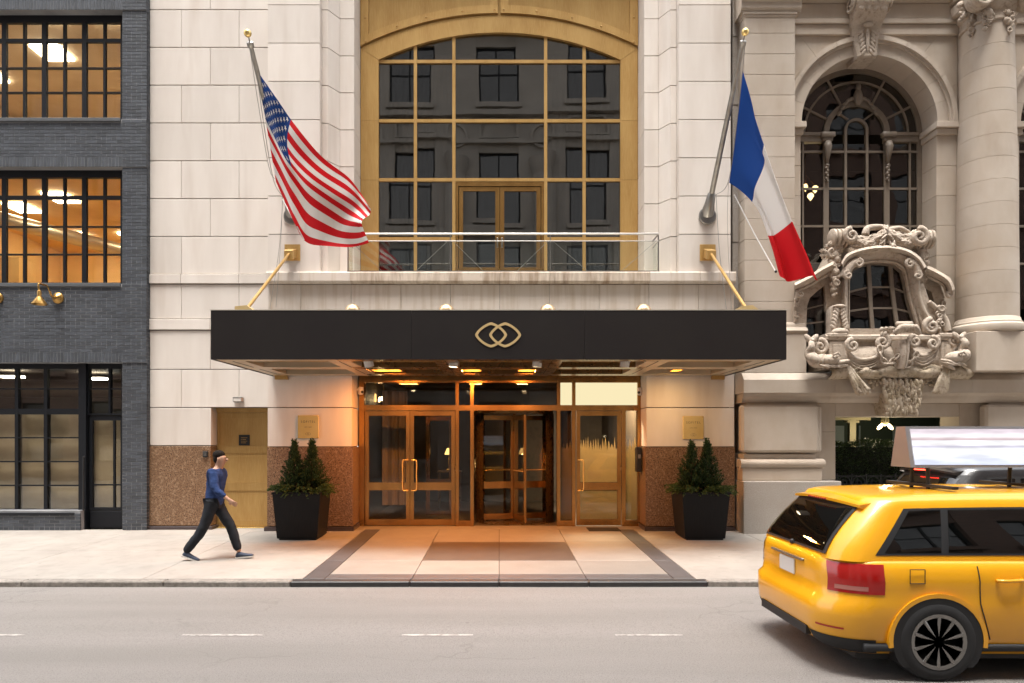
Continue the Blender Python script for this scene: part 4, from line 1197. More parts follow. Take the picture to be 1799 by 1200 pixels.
# cylinder spotlights under the front coffers
M['spot_glow'] = emat('lit_spot_lens', (1.0, 0.78, 0.45), 8.0)
M['amber_glow'] = emat('lit_amber_lens', (1.0, 0.50, 0.12), 10.0)
for k, px in enumerate((647, 797, 944, 1098)):
    yc = -2.35
    c = (X(px, yc), yc, cz0 + 0.03)
    t = thing('spotlight', ['leftmost white cylinder spotlight under the canopy', 'white cylinder spotlight left of the emblem under the canopy', 'white cylinder spotlight right of the emblem under the canopy', 'rightmost white cylinder spotlight under the canopy'][k], 'spotlight', (c[0], c[1], ztop - 0.03), 'spotlights under the canopy')
    tilt = [0.25, 0.0, 0.1, 0.15][k]
    m = MB(); m.lathe([(0.0, 0.085), (0.078, 0.085), (0.078, -0.085), (0.068, -0.085), (0.066, -0.06), (0.0, -0.06)], (0, 0, 0), 20)
    rot = Matrix.Rotation(tilt, 3, 'X') @ Matrix.Rotation(-0.2 if k == 0 else 0.1, 3, 'Y')
    m.v = [tuple(Vector(c) + rot @ Vector(p)) for p in m.v]
    m.build('housing', M['white_plastic'], t, smooth=40)
    m = MB(); m.lathe([(0.0, -0.064), (0.064, -0.064), (0.064, -0.070), (0.0, -0.070)], (0, 0, 0), 20); m.v = [tuple(Vector(c) + rot @ Vector(p)) for p in m.v]; m.build('lens', M['spot_glow'], t)
    m = MB(); m.tube([(c[0], c[1], c[2] + 0.08), (c[0], c[1], ztop - 0.03)], 0.012, 8); m.build('stem', M['white_plastic'], t)
    p = bpy.data.lights.new('spot_light', 'SPOT'); p.energy = 14 if k in (0, 3) else 4; p.color = (1, 0.66, 0.32); p.spot_size = R(110); p.spot_blend = 0.8; p.shadow_soft_size = 0.06
    po = bpy.data.objects.new('spot_light', p); link(po, t); po.location = (c[0], c[1] + 0.03, c[2] - 0.10); po.rotation_euler = (R(34), 0, R([30, 0, 0, -30][k]))
# recessed amber lamps over the doors
for k, (px, wx) in enumerate(((680, 0.5), (815, 0.62), (940, 0.62), (1188, 0.16))):
    yc = -0.98
    c = (X(px, yc), yc, cz0 + 0.10)
    t = thing('recessed_lamp', ['split square amber lamp set in the canopy above the left doors', 'glowing amber lamp in the canopy left of the revolving door', 'glowing amber lamp in the canopy above the revolving door', 'small yellow lamp in the canopy near its right end'][k], 'ceiling lamp', (c[0], c[1], ztop - 0.03), 'amber lamps set in the canopy')
    m = MB(); m.box(c[0] - wx / 2, c[0] + wx / 2, yc - 0.17, yc - 0.15, c[2] - 0.08, c[2] + 0.12); m.box(c[0] - wx / 2, c[0] + wx / 2, yc + 0.15, yc + 0.17, c[2] - 0.08, c[2] + 0.12)
    m.box(c[0] - wx / 2 - 0.02, c[0] - wx / 2, yc - 0.17, yc + 0.17, c[2] - 0.08, c[2] + 0.12); m.box(c[0] + wx / 2, c[0] + wx / 2 + 0.02, yc - 0.17, yc + 0.17, c[2] - 0.08, c[2] + 0.12)
    m.build('housing', M['gold'], t)
    for s_ in (-1, 1):
        m = MB(); m.box(c[0] + s_ * wx / 4 - wx / 5, c[0] + s_ * wx / 4 + wx / 5, yc - 0.13, yc + 0.13, c[2] - 0.03, c[2] - 0.01); m.build('lens', M['amber_glow'], t)
    p = bpy.data.lights.new('amber_light', 'AREA'); p.energy = (24, 50, 50, 4)[k]; p.color = (1, 0.33, 0.07) if k < 3 else (1, 0.62, 0.25); p.shape = 'RECTANGLE'; p.size = wx * 0.8; p.size_y = 0.25
    po = bpy.data.objects.new('amber_light', p); link(po, t); po.location = (c[0], c[1], c[2] - 0.085); po.rotation_euler = (0, 0, 0)

# ================================================================== things on the hotel wall
def text_mesh(s, size, x, y, z, mat, parent, name='lettering', sp=1.0):
    cu = bpy.data.curves.new(name, 'FONT'); cu.body = s; cu.size = size; cu.align_x = 'CENTER'; cu.align_y = 'CENTER'; cu.extrude = 0.0008; cu.space_character = sp
    tmp = bpy.data.objects.new('tmp', cu); C.objects.link(tmp)
    bpy.context.view_layer.update()
    me = bpy.data.meshes.new_from_object(tmp.evaluated_get(bpy.context.evaluated_depsgraph_get()))
    bpy.data.objects.remove(tmp)
    me.transform(Matrix.Translation((x, y, z)) @ Matrix.Rotation(R(90), 4, 'X'))
    me.materials.clear(); me.materials.append(mat)
    o = bpy.data.objects.new(name, me); link(o, parent)
    return o
M['engrave'] = pmat('engraved_black', (0.03, 0.022, 0.012), 0.6)
for (px, py, lab) in ((542, 750, 'square brass plaque with engraved hotel name above the left planter'), (1217.5, 751.5, 'square brass plaque with engraved hotel name above the right planter')):
    c = PT(px, py, YPIER)
    t = thing('wall_plaque', lab, 'plaque', c, 'brass name plaques beside the entrance')
    m = MB(); m.cbox(c[0] - 0.205, c[0] + 0.205, YPIER - 0.028, YPIER - 0.002, c[2] - 0.228, c[2] + 0.228, 0.005); m.build('plate', M['brass'], t)
    for (dx, dz) in ((-0.185, -0.208), (0.185, -0.208), (-0.185, 0.208), (0.185, 0.208)):
        m = MB(); m.lathe([(0.0, -0.006), (0.007, -0.004), (0.009, 0.0)], (c[0] + dx, YPIER - 0.0285, c[2] + dz), 8, 'y'); m.build('screw', M['brass_old'], t)
    text_mesh('SOFITEL', 0.062, c[0], YPIER - 0.0292, c[2] + 0.10, M['engrave'], t, sp=1.35)
    text_mesh('NEW YORK', 0.026, c[0], YPIER - 0.0292, c[2] - 0.005, M['engrave'], t, sp=1.1)
    for q in (-0.018, 0.018):
        o_, i_ = loop_mesh(c[0] + q, c[2] - 0.14, 0.038, 0.028, 0.005); m = MB(); m.strip(o_ + o_[:1], i_ + i_[:1], YPIER - 0.0292, YPIER - 0.0284); m.build('emblem_loop', M['engrave'], t)
# small lamp over the service door
c = PT(420.5, 702.5, 0.0)
t = thing('bulkhead_lamp', 'small rectangular wall lamp above the gold service door', 'wall lamp', c)
m = MB(); m.cbox(c[0] - 0.10, c[0] + 0.10, -0.10, -0.001, c[2] - 0.055, c[2] + 0.055, 0.02); m.build('housing', M['alu'], t)
m = MB(); m.cbox(c[0] - 0.078, c[0] + 0.078, -0.115, -0.098, c[2] - 0.035, c[2] + 0.03, 0.006); m.build('lens', M['white_plastic'], t)
m = MB(); m.box(c[0] - 0.085, c[0] + 0.085, -0.119, -0.09, c[2] + 0.032, c[2] + 0.045); m.build('visor', M['black'], t)
# intercom
c = PT(361.5, 798, -0.02)
t = thing('intercom_box', 'small dark intercom panel on the granite beside the service door', 'intercom', c)
m = MB(); m.cbox(c[0] - 0.05, c[0] + 0.05, -0.055, -0.021, c[2] - 0.06, c[2] + 0.06, 0.006); m.build('housing', M['black'], t)
for dx in (-0.018, 0.018):
    for dz in (-0.025, 0.0, 0.025):
        m = MB(); m.lathe([(0.0, -0.004), (0.008, -0.003), (0.008, 0.0)], (c[0] + dx, -0.0555, c[2] + dz), 8, 'y'); m.build('button', M['alu'], t)
# black call box in the right reveal
c = PT(1128, 807, 0.2)
t = thing('call_box', 'tall black call box on the granite right of the entrance', 'call box', c)
m = MB(); m.cbox(2.86 - 0.09, 2.875, 0.12, 0.30, c[2] - 0.25, c[2] + 0.25, 0.01); m.build('housing', M['black'], t)
m = MB(); m.cbox(2.80, 2.85, 0.112, 0.119, c[2] + 0.02, c[2] + 0.1, 0.002); m.build('display', M['alu'], t)
# dome cameras under the canopy ends
for (px, py, sx, lab) in ((634, 688, -1, 'white security camera left of the entrance transom'), (1124.5, 689, 1, 'white security camera right of the entrance transom')):
    c = (X(px, 0.38), 0.38, Z(py, 0.38))
    t = thing('security_camera', lab, 'camera', c, 'security cameras beside the transom')
    m = MB(); m.lathe([(0.0, 0.09), (0.05, 0.09), (0.055, 0.05), (0.055, -0.03), (0.045, -0.06), (0.0, -0.07)], c, 16); m.build('housing', M['white_plastic'], t, smooth=40)
    m = MB(); m.blob((c[0] - sx * 0.03, c[1] - 0.035, c[2] - 0.01), 0.03, 10, 8); m.build('lens', M['black'], t, smooth=True)
    m = MB(); m.box(min(c[0], sx * 2.93), max(c[0], sx * 2.93), c[1] - 0.02, c[1] + 0.02, c[2] + 0.02, c[2] + 0.06); m.build('bracket', M['white_plastic'], t)
# door mat
m = MB(); m.cbox(X(1030, 0.2), X(1085, 0.2), -0.22, 0.22, 0.001, 0.012, 0.004); m.warp(lambda p: (p[0], p[1], p[2] + gz(p[1])))
tag(m.build('doormat', pmat('dark_rubber_mat', (0.03, 0.026, 0.024), 0.9, bump=0.4, bsc=150)), 'small dark doormat in front of the right-hand door', 'doormat')

# ================================================================== flags on slanted poles
def pole(px_base, py_base, px_tip, py_tip, ytip, lab):
    b = Vector(PT(px_base, py_base, YPIER)); tp = Vector(PT(px_tip, py_tip, ytip))
    t = thing('flagpole', lab, 'flagpole', tuple(b), 'slanted flagpoles on the hotel wall')
    d_ = (tp - b).normalized()
    def at(s_): return b + d_ * s_
    ln = (tp - b).length
    m = MB(); m.lathe([(0.0, 0.0), (0.17, 0.0), (0.175, -0.02), (0.16, -0.045), (0.0, -0.05)], (b.x, YPIER - 0.001, b.z - 0.02), 28, 'y'); m.build('wall_flange', M['steel'], t, smooth=40)
    m = MB(); m.tube([at(0.0), at(0.12), at(0.2), at(0.42), at(0.44)], [0.12, 0.118, 0.10, 0.075, 0.06], 18); m.build('socket', M['steel'], t, smooth=40)
    m = MB(); m.tube([at(0.40), at(ln * 0.6), at(ln - 0.16)], [0.052, 0.046, 0.036], 14); m.build('pole', M['alu'], t, smooth=40)
    m = MB(); m.tube([at(ln - 0.2), at(ln - 0.17), at(ln - 0.10), at(ln - 0.09)], [0.03, 0.055, 0.055, 0.03], 12)
    m.tube([at(ln - 0.1), at(ln)], 0.012, 8); m.build('truck', M['alu'], t, smooth=40)
    m = MB(); m.blob(tuple(at(ln + 0.03)), 0.062, 18, 12); m.build('ball_finial', M['brass'], t, smooth=True)
    return t, at, ln
tl, atl, lnl = pole(514, 378, 436, 62, -2.53, 'grey flagpole on the left pier carrying the striped flag')
tr_, atr, lnr = pole(1242.5, 378, 1308.5, 60, -2.2, 'grey flagpole on the right pier carrying the blue white red flag')
def coons(top, bot, hoist, fly, nu, nv):
    T = crom(top, nu + 1); B_ = crom(bot, nu + 1); H = crom(hoist, nv + 1); F_ = crom(fly, nv + 1)
    G_ = []
    for i in range(nu + 1):
        u = i / nu; rowp = []
        for j in range(nv + 1):
            v = j / nv
            p = T[i] * (1 - v) + B_[i] * v + H[j] * (1 - u) + F_[j] * u - (T[0] * (1 - u) * (1 - v) + T[-1] * u * (1 - v) + B_[0] * (1 - u) * v + B_[-1] * u * v)
            rowp.append(p)
        G_.append(rowp)
    return G_
def cloth_mesh(G_, mat, name, parent, thick=0.003):
    nu, nv = len(G_) - 1, len(G_[0]) - 1
    me = bpy.data.meshes.new(name)
    vs_ = [tuple(G_[i][j]) for i in range(nu + 1) for j in range(nv + 1)]
    fs = [(i * (nv + 1) + j, i * (nv + 1) + j + 1, (i + 1) * (nv + 1) + j + 1, (i + 1) * (nv + 1) + j) for i in range(nu) for j in range(nv)]
    me.from_pydata(vs_, [], fs)
    uvl = me.uv_layers.new(name='UVMap')
    for p in me.polygons:
        p.use_smooth = True
        for li in p.loop_indices:
            vi = me.loops[li].vertex_index
            uvl.data[li].uv = (vi // (nv + 1) / nu, (vi % (nv + 1)) / nv)
    me.materials.append(mat)
    o = bpy.data.objects.new(name, me); link(o, parent)
    return o
def flag_mat(name, kind):
    m, nt, out = nodes_of(name)
    b = N(nt, 'ShaderNodeBsdfPrincipled'); b.inputs['Roughness'].default_value = 0.75; b.inputs['Specular IOR Level'].default_value = 0.2
    tl_ = N(nt, 'ShaderNodeBsdfTranslucent'); mx = N(nt, 'ShaderNodeMixShader'); mx.inputs[0].default_value = 0.22
    uv = N(nt, 'ShaderNodeUVMap'); sp = N(nt, 'ShaderNodeSeparateXYZ'); L(nt, uv.outputs[0], sp.inputs[0])
    u, v = sp.outputs[0], sp.outputs[1]
    W_, RD, BL_ = (0.80, 0.76, 0.73), (0.62, 0.012, 0.018), (0.016, 0.055, 0.22)
    if kind == 'us':
        st_ = mth(nt, 'GREATER_THAN', mth(nt, 'FRACT', mth(nt, 'MULTIPLY', v, 6.5)), 0.5)
        c = mixc(nt, st_, RD, W_)
        can = mth(nt, 'MULTIPLY', mth(nt, 'LESS_THAN', u, 0.40), mth(nt, 'LESS_THAN', v, 7 / 13))
        c = mixc(nt, can, c, BL_)
    else:
        c = mixc(nt, mth(nt, 'GREATER_THAN', u, 0.36), (0.014, 0.06, 0.27), W_)
        c = mixc(nt, mth(nt, 'GREATER_THAN', u, 0.68), c, RD)
    L(nt, c, b.inputs['Base Color']); L(nt, c, tl_.inputs[0])
    L(nt, b.outputs[0], mx.inputs[1]); L(nt, tl_.outputs[0], mx.inputs[2]); L(nt, mx.outputs[0], out.inputs[0])
    return m
def P3(l): return [PT(a, b, c) for a, b, c in l]
us = thing('striped_flag', 'red and white striped flag with starred blue canton blowing from the left pole', 'flag', PT(452, 122, -2.1), 'flags on the slanted poles')
Gu = coons(P3([(452, 124, -2.13), (479, 166, -1.95), (510, 210, -1.75), (562, 268, -1.62), (618, 316, -1.55), (647, 358, -1.5)]),
           P3([(485, 320, -0.95), (500, 352, -0.92), (520, 395, -0.98), (537, 421, -1.05), (585, 430, -1.2), (646, 434, -1.25)]),
           P3([(452, 124, -2.13), (461, 178, -1.8), (470, 232, -1.45), (485, 320, -0.95)]),
           P3([(647, 358, -1.5), (640, 376, -1.42), (646, 400, -1.36), (646, 434, -1.25)]), 84, 52)
for i in range(85):
    u = i / 84
    for j in range(53):
        v = j / 52
        a = u * (1 - 0.15 * u)
        d_ = 0.20 * a * math.sin(8.0 * u + 2.6 * v + 0.6) + 0.10 * a * math.sin(19 * u - 5 * v + 2.0) + 0.028 * math.sin(5 * u + 11 * v) * min(1, u * 5) + 0.012 * a * math.sin(37 * u + 13 * v)
        Gu[i][j] = Gu[i][j] + Vector((0.07 * a * math.sin(8 * v + 6 * u), d_, 0.06 * a * math.sin(9 * u + 4 * v) * (1 if u < 0.97 else 0.8)))
fo = cloth_mesh(Gu, flag_mat('striped_flag_cloth', 'us'), 'cloth', us)
# fifty stars lying on both faces of the canton
def on(Gg, u, v):
    nu, nv = len(Gg) - 1, len(Gg[0]) - 1
    a, b = min(max(u, 0), 0.9999) * nu, min(max(v, 0), 0.9999) * nv
    i, j = int(a), int(b); a -= i; b -= j
    p = Gg[i][j] * (1 - a) * (1 - b) + Gg[i + 1][j] * a * (1 - b) + Gg[i][j + 1] * (1 - a) * b + Gg[i + 1][j + 1] * a * b
    n = (Gg[i + 1][j] - Gg[i][j]).cross(Gg[i][j + 1] - Gg[i][j]).normalized()
    return p, n
sm = MB()
for r_ in range(9):
    n_ = 6 if r_ % 2 == 0 else 5
    for q in range(n_):
        cu = 0.40 * ((2 * q + (1 if r_ % 2 == 0 else 2)) / 12); cv = (7 / 13) * (r_ + 1) / 10
        for side in (-1, 1):
            pts = []
            for k in range(10):
                a = PI / 2 + PI * k / 5; rr_ = 0.0308 if k % 2 == 0 else 0.0125
                p, n = on(Gu, cu + rr_ * math.cos(a) / 1.6, cv - rr_ * math.sin(a))
                pts.append(p + n * 0.004 * side)
            sm.add(pts, [tuple(range(10))])
sm.build('stars', pmat('white_star_cloth', (0.8, 0.78, 0.76), 0.8), us, recalc=False)
fr = thing('tricolour_flag', 'blue white and red flag hanging from the right pole', 'flag', PT(1305, 122, -1.75), 'flags on the slanted poles')
Gf = coons(P3([(1305, 124, -1.73), (1322, 172, -1.7), (1339, 232, -1.72), (1368, 320, -1.85), (1394, 385, -1.95), (1422, 450, -2.0), (1438, 494, -2.0)]),
           P3([(1281, 321, -0.62), (1300, 332, -0.8), (1322, 350, -1.0), (1338, 372, -1.15), (1350, 410, -1.35), (1357, 442, -1.5), (1363, 479, -1.6)]),
           P3([(1305, 124, -1.73), (1299, 180, -1.42), (1290, 255, -1.0), (1281, 321, -0.62)]),
           P3([(1438, 494, -2.0), (1415, 492, -1.85), (1388, 488, -1.72), (1363, 479, -1.6)]), 84, 44)
for i in range(85):
    u = i / 84
    for j in range(45):
        v = j / 44
        a = min(1, u * 2.2)
        e = math.sin(PI * v)
        d_ = 0.17 * a * math.sin(8.0 * v + 2.2 * u + 0.5) + 0.08 * a * math.sin(17 * v + 4 * u + 1.0) + 0.03 * e * math.sin(9 * u + 6 * v)
        Gf[i][j] = Gf[i][j] + Vector((0.02 * a * math.sin(9 * v + 5 * u), d_, 0.02 * a * math.sin(6 * v)))
cloth_mesh(Gf, flag_mat('tricolour_flag_cloth', 'fr'), 'cloth', fr)
# halyards and loose lines
def line(par, pts, r_, mat, n=24, name='halyard'):
    m = MB(); m.tube(crom(pts, n), r_, 6); m.build(name, M[mat], par)
o_ = Vector((0.03, -0.03, 0))
line(tl, [atl(lnl - 0.15) + o_, Vector(PT(450, 122, -2.15)), Vector(PT(466, 235, -1.5)), Vector(PT(481, 318, -1.0)), Vector(PT(497, 345, -0.7))], 0.006, 'rope')
line(tl, [atl(lnl - 0.15) - o_, Vector(PT(455, 190, -1.75)), Vector(PT(474, 300, -1.1)), Vector(PT(496, 345, -0.75)), Vector(PT(485, 540, -0.6))], 0.005, 'rope')
line(tl, [Vector(PT(497, 345, -0.7)), Vector(PT(490, 440, -0.65)), Vector(PT(474, 543, -0.6))], 0.005, 'rope')
line(us, [Vector(PT(496, 350, -0.9)), Vector(PT(515, 385, -0.95)), Vector(PT(534, 421, -1.05))], 0.011, 'rope_white', name='tether')
line(tr_, [atr(lnr - 0.15) + o_, Vector(PT(1305, 120, -1.8)), Vector(PT(1296, 205, -1.35)), Vector(PT(1280, 318, -0.7)), Vector(PT(1258, 342, -0.55))], 0.006, 'rope')
line(tr_, [Vector(PT(1280, 320, -0.65)), Vector(PT(1278, 400, -0.5)), Vector(PT(1285, 543, -0.5))], 0.004, 'rope')
line(tr_, [Vector(PT(1258, 342, -0.55)), Vector(PT(1264, 440, -0.5)), Vector(PT(1276, 543, -0.5))], 0.006, 'rope')
line(fr, [Vector(PT(1290, 342, -0.75)), Vector(PT(1325, 410, -1.1)), Vector(PT(1362, 476, -1.6))], 0.011, 'rope_white', name='tether')
m = MB(); m.blob(PT(1363, 477, -1.6), 0.025, 8, 6); m.build('clip', M['black'], fr)
# ================================================================== right: ornate stone clubhouse
cl = thing('stone_clubhouse', 'ornate tan limestone clubhouse with arched window and carved ship-stern bay right of the hotel', 'building', (8.5, 0.5, 0))
def cblock(x0, x1, y0, y1, z0, z1, mat='tan', name='stone_block', c=0.006, parent=None):
    m = MB(); m.cbox(x0 + 0.002, x1 - 0.002, y0, y1, z0 + 0.002, z1 - 0.002, c)
    return m.build(name, M[mat], parent or cl)
YPI, YWL, YWN = -0.35, -0.05, 0.41
XLOT = 4.66
XEND = 15.0
ACX, ACZ, AR, ARO = 7.35, 8.08, 1.35, 1.71
ZAR = Z(64, YWL)
ZUP = Z(-60, YWL)
# gap strip next to the hotel
nst = 12
for k in range(nst):
    za = 3.0 + (ZUP - 3.0) * k / nst; zb_ = 3.0 + (ZUP - 3.0) * (k + 1) / nst
    cblock(XLOT, 4.80, 0.0 + 0.01 * (k % 2), 0.5, za, zb_, 'tan_moss' if False else 'gran_grey')
# pilaster
px0, px1 = X(1308, YPI), X(1397, YPI)
zp0, zp1 = Z(566, YPI), Z(22, YPI)
ncs = 15
for k in range(ncs):
    cblock(px0, px1, YPI, 0.5, zp0 + (zp1 - zp0) * k / ncs, zp0 + (zp1 - zp0) * (k + 1) / ncs, name='pilaster_block')
m = MB()
prof = [(0.4, zp1), (YPI - 0.02, zp1), (YPI - 0.02, zp1 + 0.03), (YPI - 0.06, zp1 + 0.06), (YPI - 0.06, zp1 + 0.17), (YPI - 0.13, zp1 + 0.24), (YPI - 0.13, zp1 + 0.32), (YPI - 0.2, zp1 + 0.40), (YPI - 0.2, zp1 + 0.9), (0.4, zp1 + 0.9)]
m.prism(prof, 'x', px0 - 0.08, px1 + 0.10); m.build('pilaster_capital', M['tan'], cl)
m = MB()
for (e, a, b) in ((0.03, 0.0, 0.05), (0.015, 0.05, 0.09)): m.cbox(px0 - e, px1 + e, YPI - e, 0.4, zp1 - 0.02 + a * 0 - b + 0.02, zp1 - 0.02 - a + 0.0199, 0.008)
m.build('neck_moulding', M['tan'], cl)
zb1 = Z(590, YPI)
m = MB(); prof = [(0.4, zp0), (YPI - 0.01, zp0), (YPI - 0.05, zp0 - 0.05), (YPI - 0.06, zp0 - 0.11), (YPI - 0.14, zp0 - 0.13), (YPI - 0.18, zp0 - 0.19), (YPI - 0.14, zb1 + 0.01), (0.4, zb1 + 0.01)]
m.prism(prof, 'x', px0 - 0.06, px1 + 0.17); m.build('pilaster_base', M['tan'], cl)
zl1 = Z(655, -0.5)
cblock(XLOT + 0.06, X(1417, -0.5), YPI - 0.15, 0.4, zl1, zb1 + 0.008, name='pedestal_block')
# back wall, with joints where blocks meet
def ray_rect(ang, x0, x1, z0, z1):
    c, s_ = math.cos(ang), math.sin(ang)
    t = 1e9
    if c > 1e-6: t = min(t, (x1 - ACX) / c)
    if c < -1e-6: t = min(t, (x0 - ACX) / c)
    if s_ > 1e-6: t = min(t, (z1 - ACZ) / s_)
    return (ACX + c * t, ACZ + s_ * t)
def arch_bay(dx, sub=True):
    x0, x1 = ACX - 1.62, 9.12
    # spandrel blocks
    angs = [0, 24, 52, 78, 102, 128, 156, 180]
    for i in range(len(angs) - 1):
        a0, a1 = R(angs[i]), R(angs[i + 1])
        inn = [(ACX + ARO * math.cos(a0 + (a1 - a0) * t / 6), ACZ + ARO * math.sin(a0 + (a1 - a0) * t / 6)) for t in range(7)]
        o0, o1 = ray_rect(a0, x0, x1, ACZ, ZAR), ray_rect(a1, x0, x1, ACZ, ZAR)
        outp = [o1]
        if o0[0] > x1 - 1e-4 and o1[1] > ZAR - 1e-4 and o1[0] < x1 - 1e-4: outp.append((x1, ZAR))
        if o0[1] > ZAR - 1e-4 and o1[0] < x0 + 1e-4 and o0[0] > x0 + 1e-4: outp.append((x0, ZAR))
        outp.append(o0)
        poly = inn + outp
        cxm = sum(p[0] for p in poly) / len(poly); czm = sum(p[1] for p in poly) / len(poly)
        poly = [(cxm + (p[0] - cxm) * 0.994 + dx, czm + (p[1] - czm) * 0.994) for p in poly]
        m = MB(); m.prism(poly, 'y', YWL, 0.4); m.build('spandrel_block', M['tan'], cl)
    # voussoirs with a moulded outer rim
    nv = 11
    for i in range(nv):
        a0, a1 = PI * i / nv + 0.0016, PI * (i + 1) / nv - 0.0016
        def arcp(r_): return [(ACX + dx + r_ * math.cos(a0 + (a1 - a0) * t / 6), ACZ + r_ * math.sin(a0 + (a1 - a0) * t / 6)) for t in range(7)]
        m = MB(); m.strip(arcp(AR), arcp(ARO - 0.002), YWL - 0.04, 0.45); v = m.build('voussoir', M['tan'], cl)
        m = MB(); m.strip(arcp(AR + 0.22), arcp(ARO - 0.01), YWL - 0.075, YWL - 0.0405); m.strip(arcp(AR + 0.27), arcp(ARO), YWL - 0.115, YWL - 0.0755)
        m.build('archivolt_moulding', M['tan'], v)
    # jambs and imposts
    zi0, zi1 = ACZ - 0.24, ACZ
    for (a, b) in ((x0 + dx, ACX - AR + dx), (ACX + AR + dx, x1 + dx)):
        nz = 8; zlo = zl1
        for k in range(nz):
            cblock(a, b, YWL, 0.45, zlo + (zi0 - zlo) * k / nz, zlo + (zi0 - zlo) * (k + 1) / nz)
        m = MB(); e = 0.03
        m.cbox(a - e, b + e, YWL - 0.06, 0.44, zi0 + 0.001, zi0 + 0.12, 0.012); m.cbox(a - e * 2.2, b + e * 2.2 if a > ACX + dx else b + e * 2.2, YWL - 0.12, 0.43, zi0 + 0.121, zi1 - 0.002, 0.008)
        m.build('impost', M['tan'], cl)
arch_bay(0.0); arch_bay(4.35)
# stacked fascias over the arches
for (pa, pb, yy, k) in ((64, 46, YWL - 0.06, 0), (46, 37, YWL - 0.10, 1), (37, 10, YWL - 0.08, 2), (10, -30, YWL - 0.22, 3)):
    for (a, b) in ((px1 + 0.003, 7.15), (7.15, 9.1), (9.1, 11.3), (11.3, XEND)):
        cblock(a, b, yy, 0.4, Z(pa, YWL), Z(pb, YWL), name='fascia_block', c=0.01)
cblock(px1 + 0.003, XEND, YWL - 0.3, 0.4, Z(-30, YWL), ZUP, name='cornice_block')
# keystone console
def keystone(dx):
    cxk = X(1530, -0.35) + dx
    prof = []
    zt_, zb_ = Z(-14, -0.3), Z(97, -0.3)
    h = zt_ - zb_
    for t, yy in ((0.0, -0.17), (0.03, -0.20), (0.3, -0.17), (0.5, -0.20), (0.56, -0.26), (0.66, -0.37), (0.8, -0.45), (0.92, -0.45), (1.0, -0.38)):
        prof.append((yy, zb_ + h * t, 0.185 + 0.19 * t if t < 0.55 else 0.30 + 0.10 * (t - 0.55)))
    m = MB(); n = len(prof)
    for (yy, z_, w) in prof: m.v += [(cxk - w, 0.2, z_), (cxk - w, yy, z_), (cxk - w * 0.8, yy - 0.03, z_), (cxk + w * 0.8, yy - 0.03, z_), (cxk + w, yy, z_), (cxk + w, 0.2, z_)]
    for i in range(n - 1):
        for k in range(5): m.f.append((6 * i + k, 6 * i + k + 1, 6 * i + 7 + k, 6 * i + 6 + k))
    m.f += [tuple(range(6)), tuple(range(6 * n - 6, 6 * n))]
    ks = m.build('keystone', M['tan_carved'], cl, smooth=35)
    # acanthus leaf on the lower face and scales on the upper roll
    m = MB()
    for s_ in (-1, 1):
        for k in range(6):
            t = k / 6
            z_ = zb_ + h * (0.08 + 0.38 * t); w = 0.14 + 0.12 * t
            ang = s_ * (0.5 + 0.25 * (k % 2))
            m.blob((cxk + s_ * w * 0.55, -0.225, z_), (0.035, 0.022, 0.085), 7, 6, Matrix.Rotation(-ang, 3, 'Y'))
    m.blob((cxk, -0.235, zb_ + h * 0.28), (0.035, 0.03, 0.26), 8, 8); m.blob((cxk, -0.26, zb_ + h * 0.5), (0.11, 0.05, 0.05), 8, 6)
    for r_ in range(3):
        for q in range(4):
            m.blob((cxk - 0.21 + 0.14 * q + (0.07 if r_ % 2 else 0), -0.46 + 0.05 * (1 - r_) * (1 - r_), zb_ + h * (0.7 + 0.09 * r_)), (0.072, 0.03, 0.062), 8, 6)
    m.build('acanthus_leaf', M['tan_carved'], ks, smooth=True)
    m = MB()
    for s_ in (-1, 1): m.tube(spiral(0, 0, 0.19, 1.7, 30, lambda u, w: (cxk + s_ * 0.36, -0.27 + u, zb_ + h * 0.82 + w)), [0.032 - 0.018 * i / 29 for i in range(30)], 7)
    m.build('scroll', M['tan_carved'], ks, smooth=True)
def spiral(cu, cw, r0, turns, n, fn, a0=PI / 2, sgn=1, r1=0.03):
    out = []
    for i in range(n):
        t = i / (n - 1); r_ = r0 + (r1 - r0) * t; a = a0 + sgn * 2 * PI * turns * t
        out.append(fn(cu + r_ * math.cos(a), cw + r_ * math.sin(a)))
    return out
keystone(0.0)

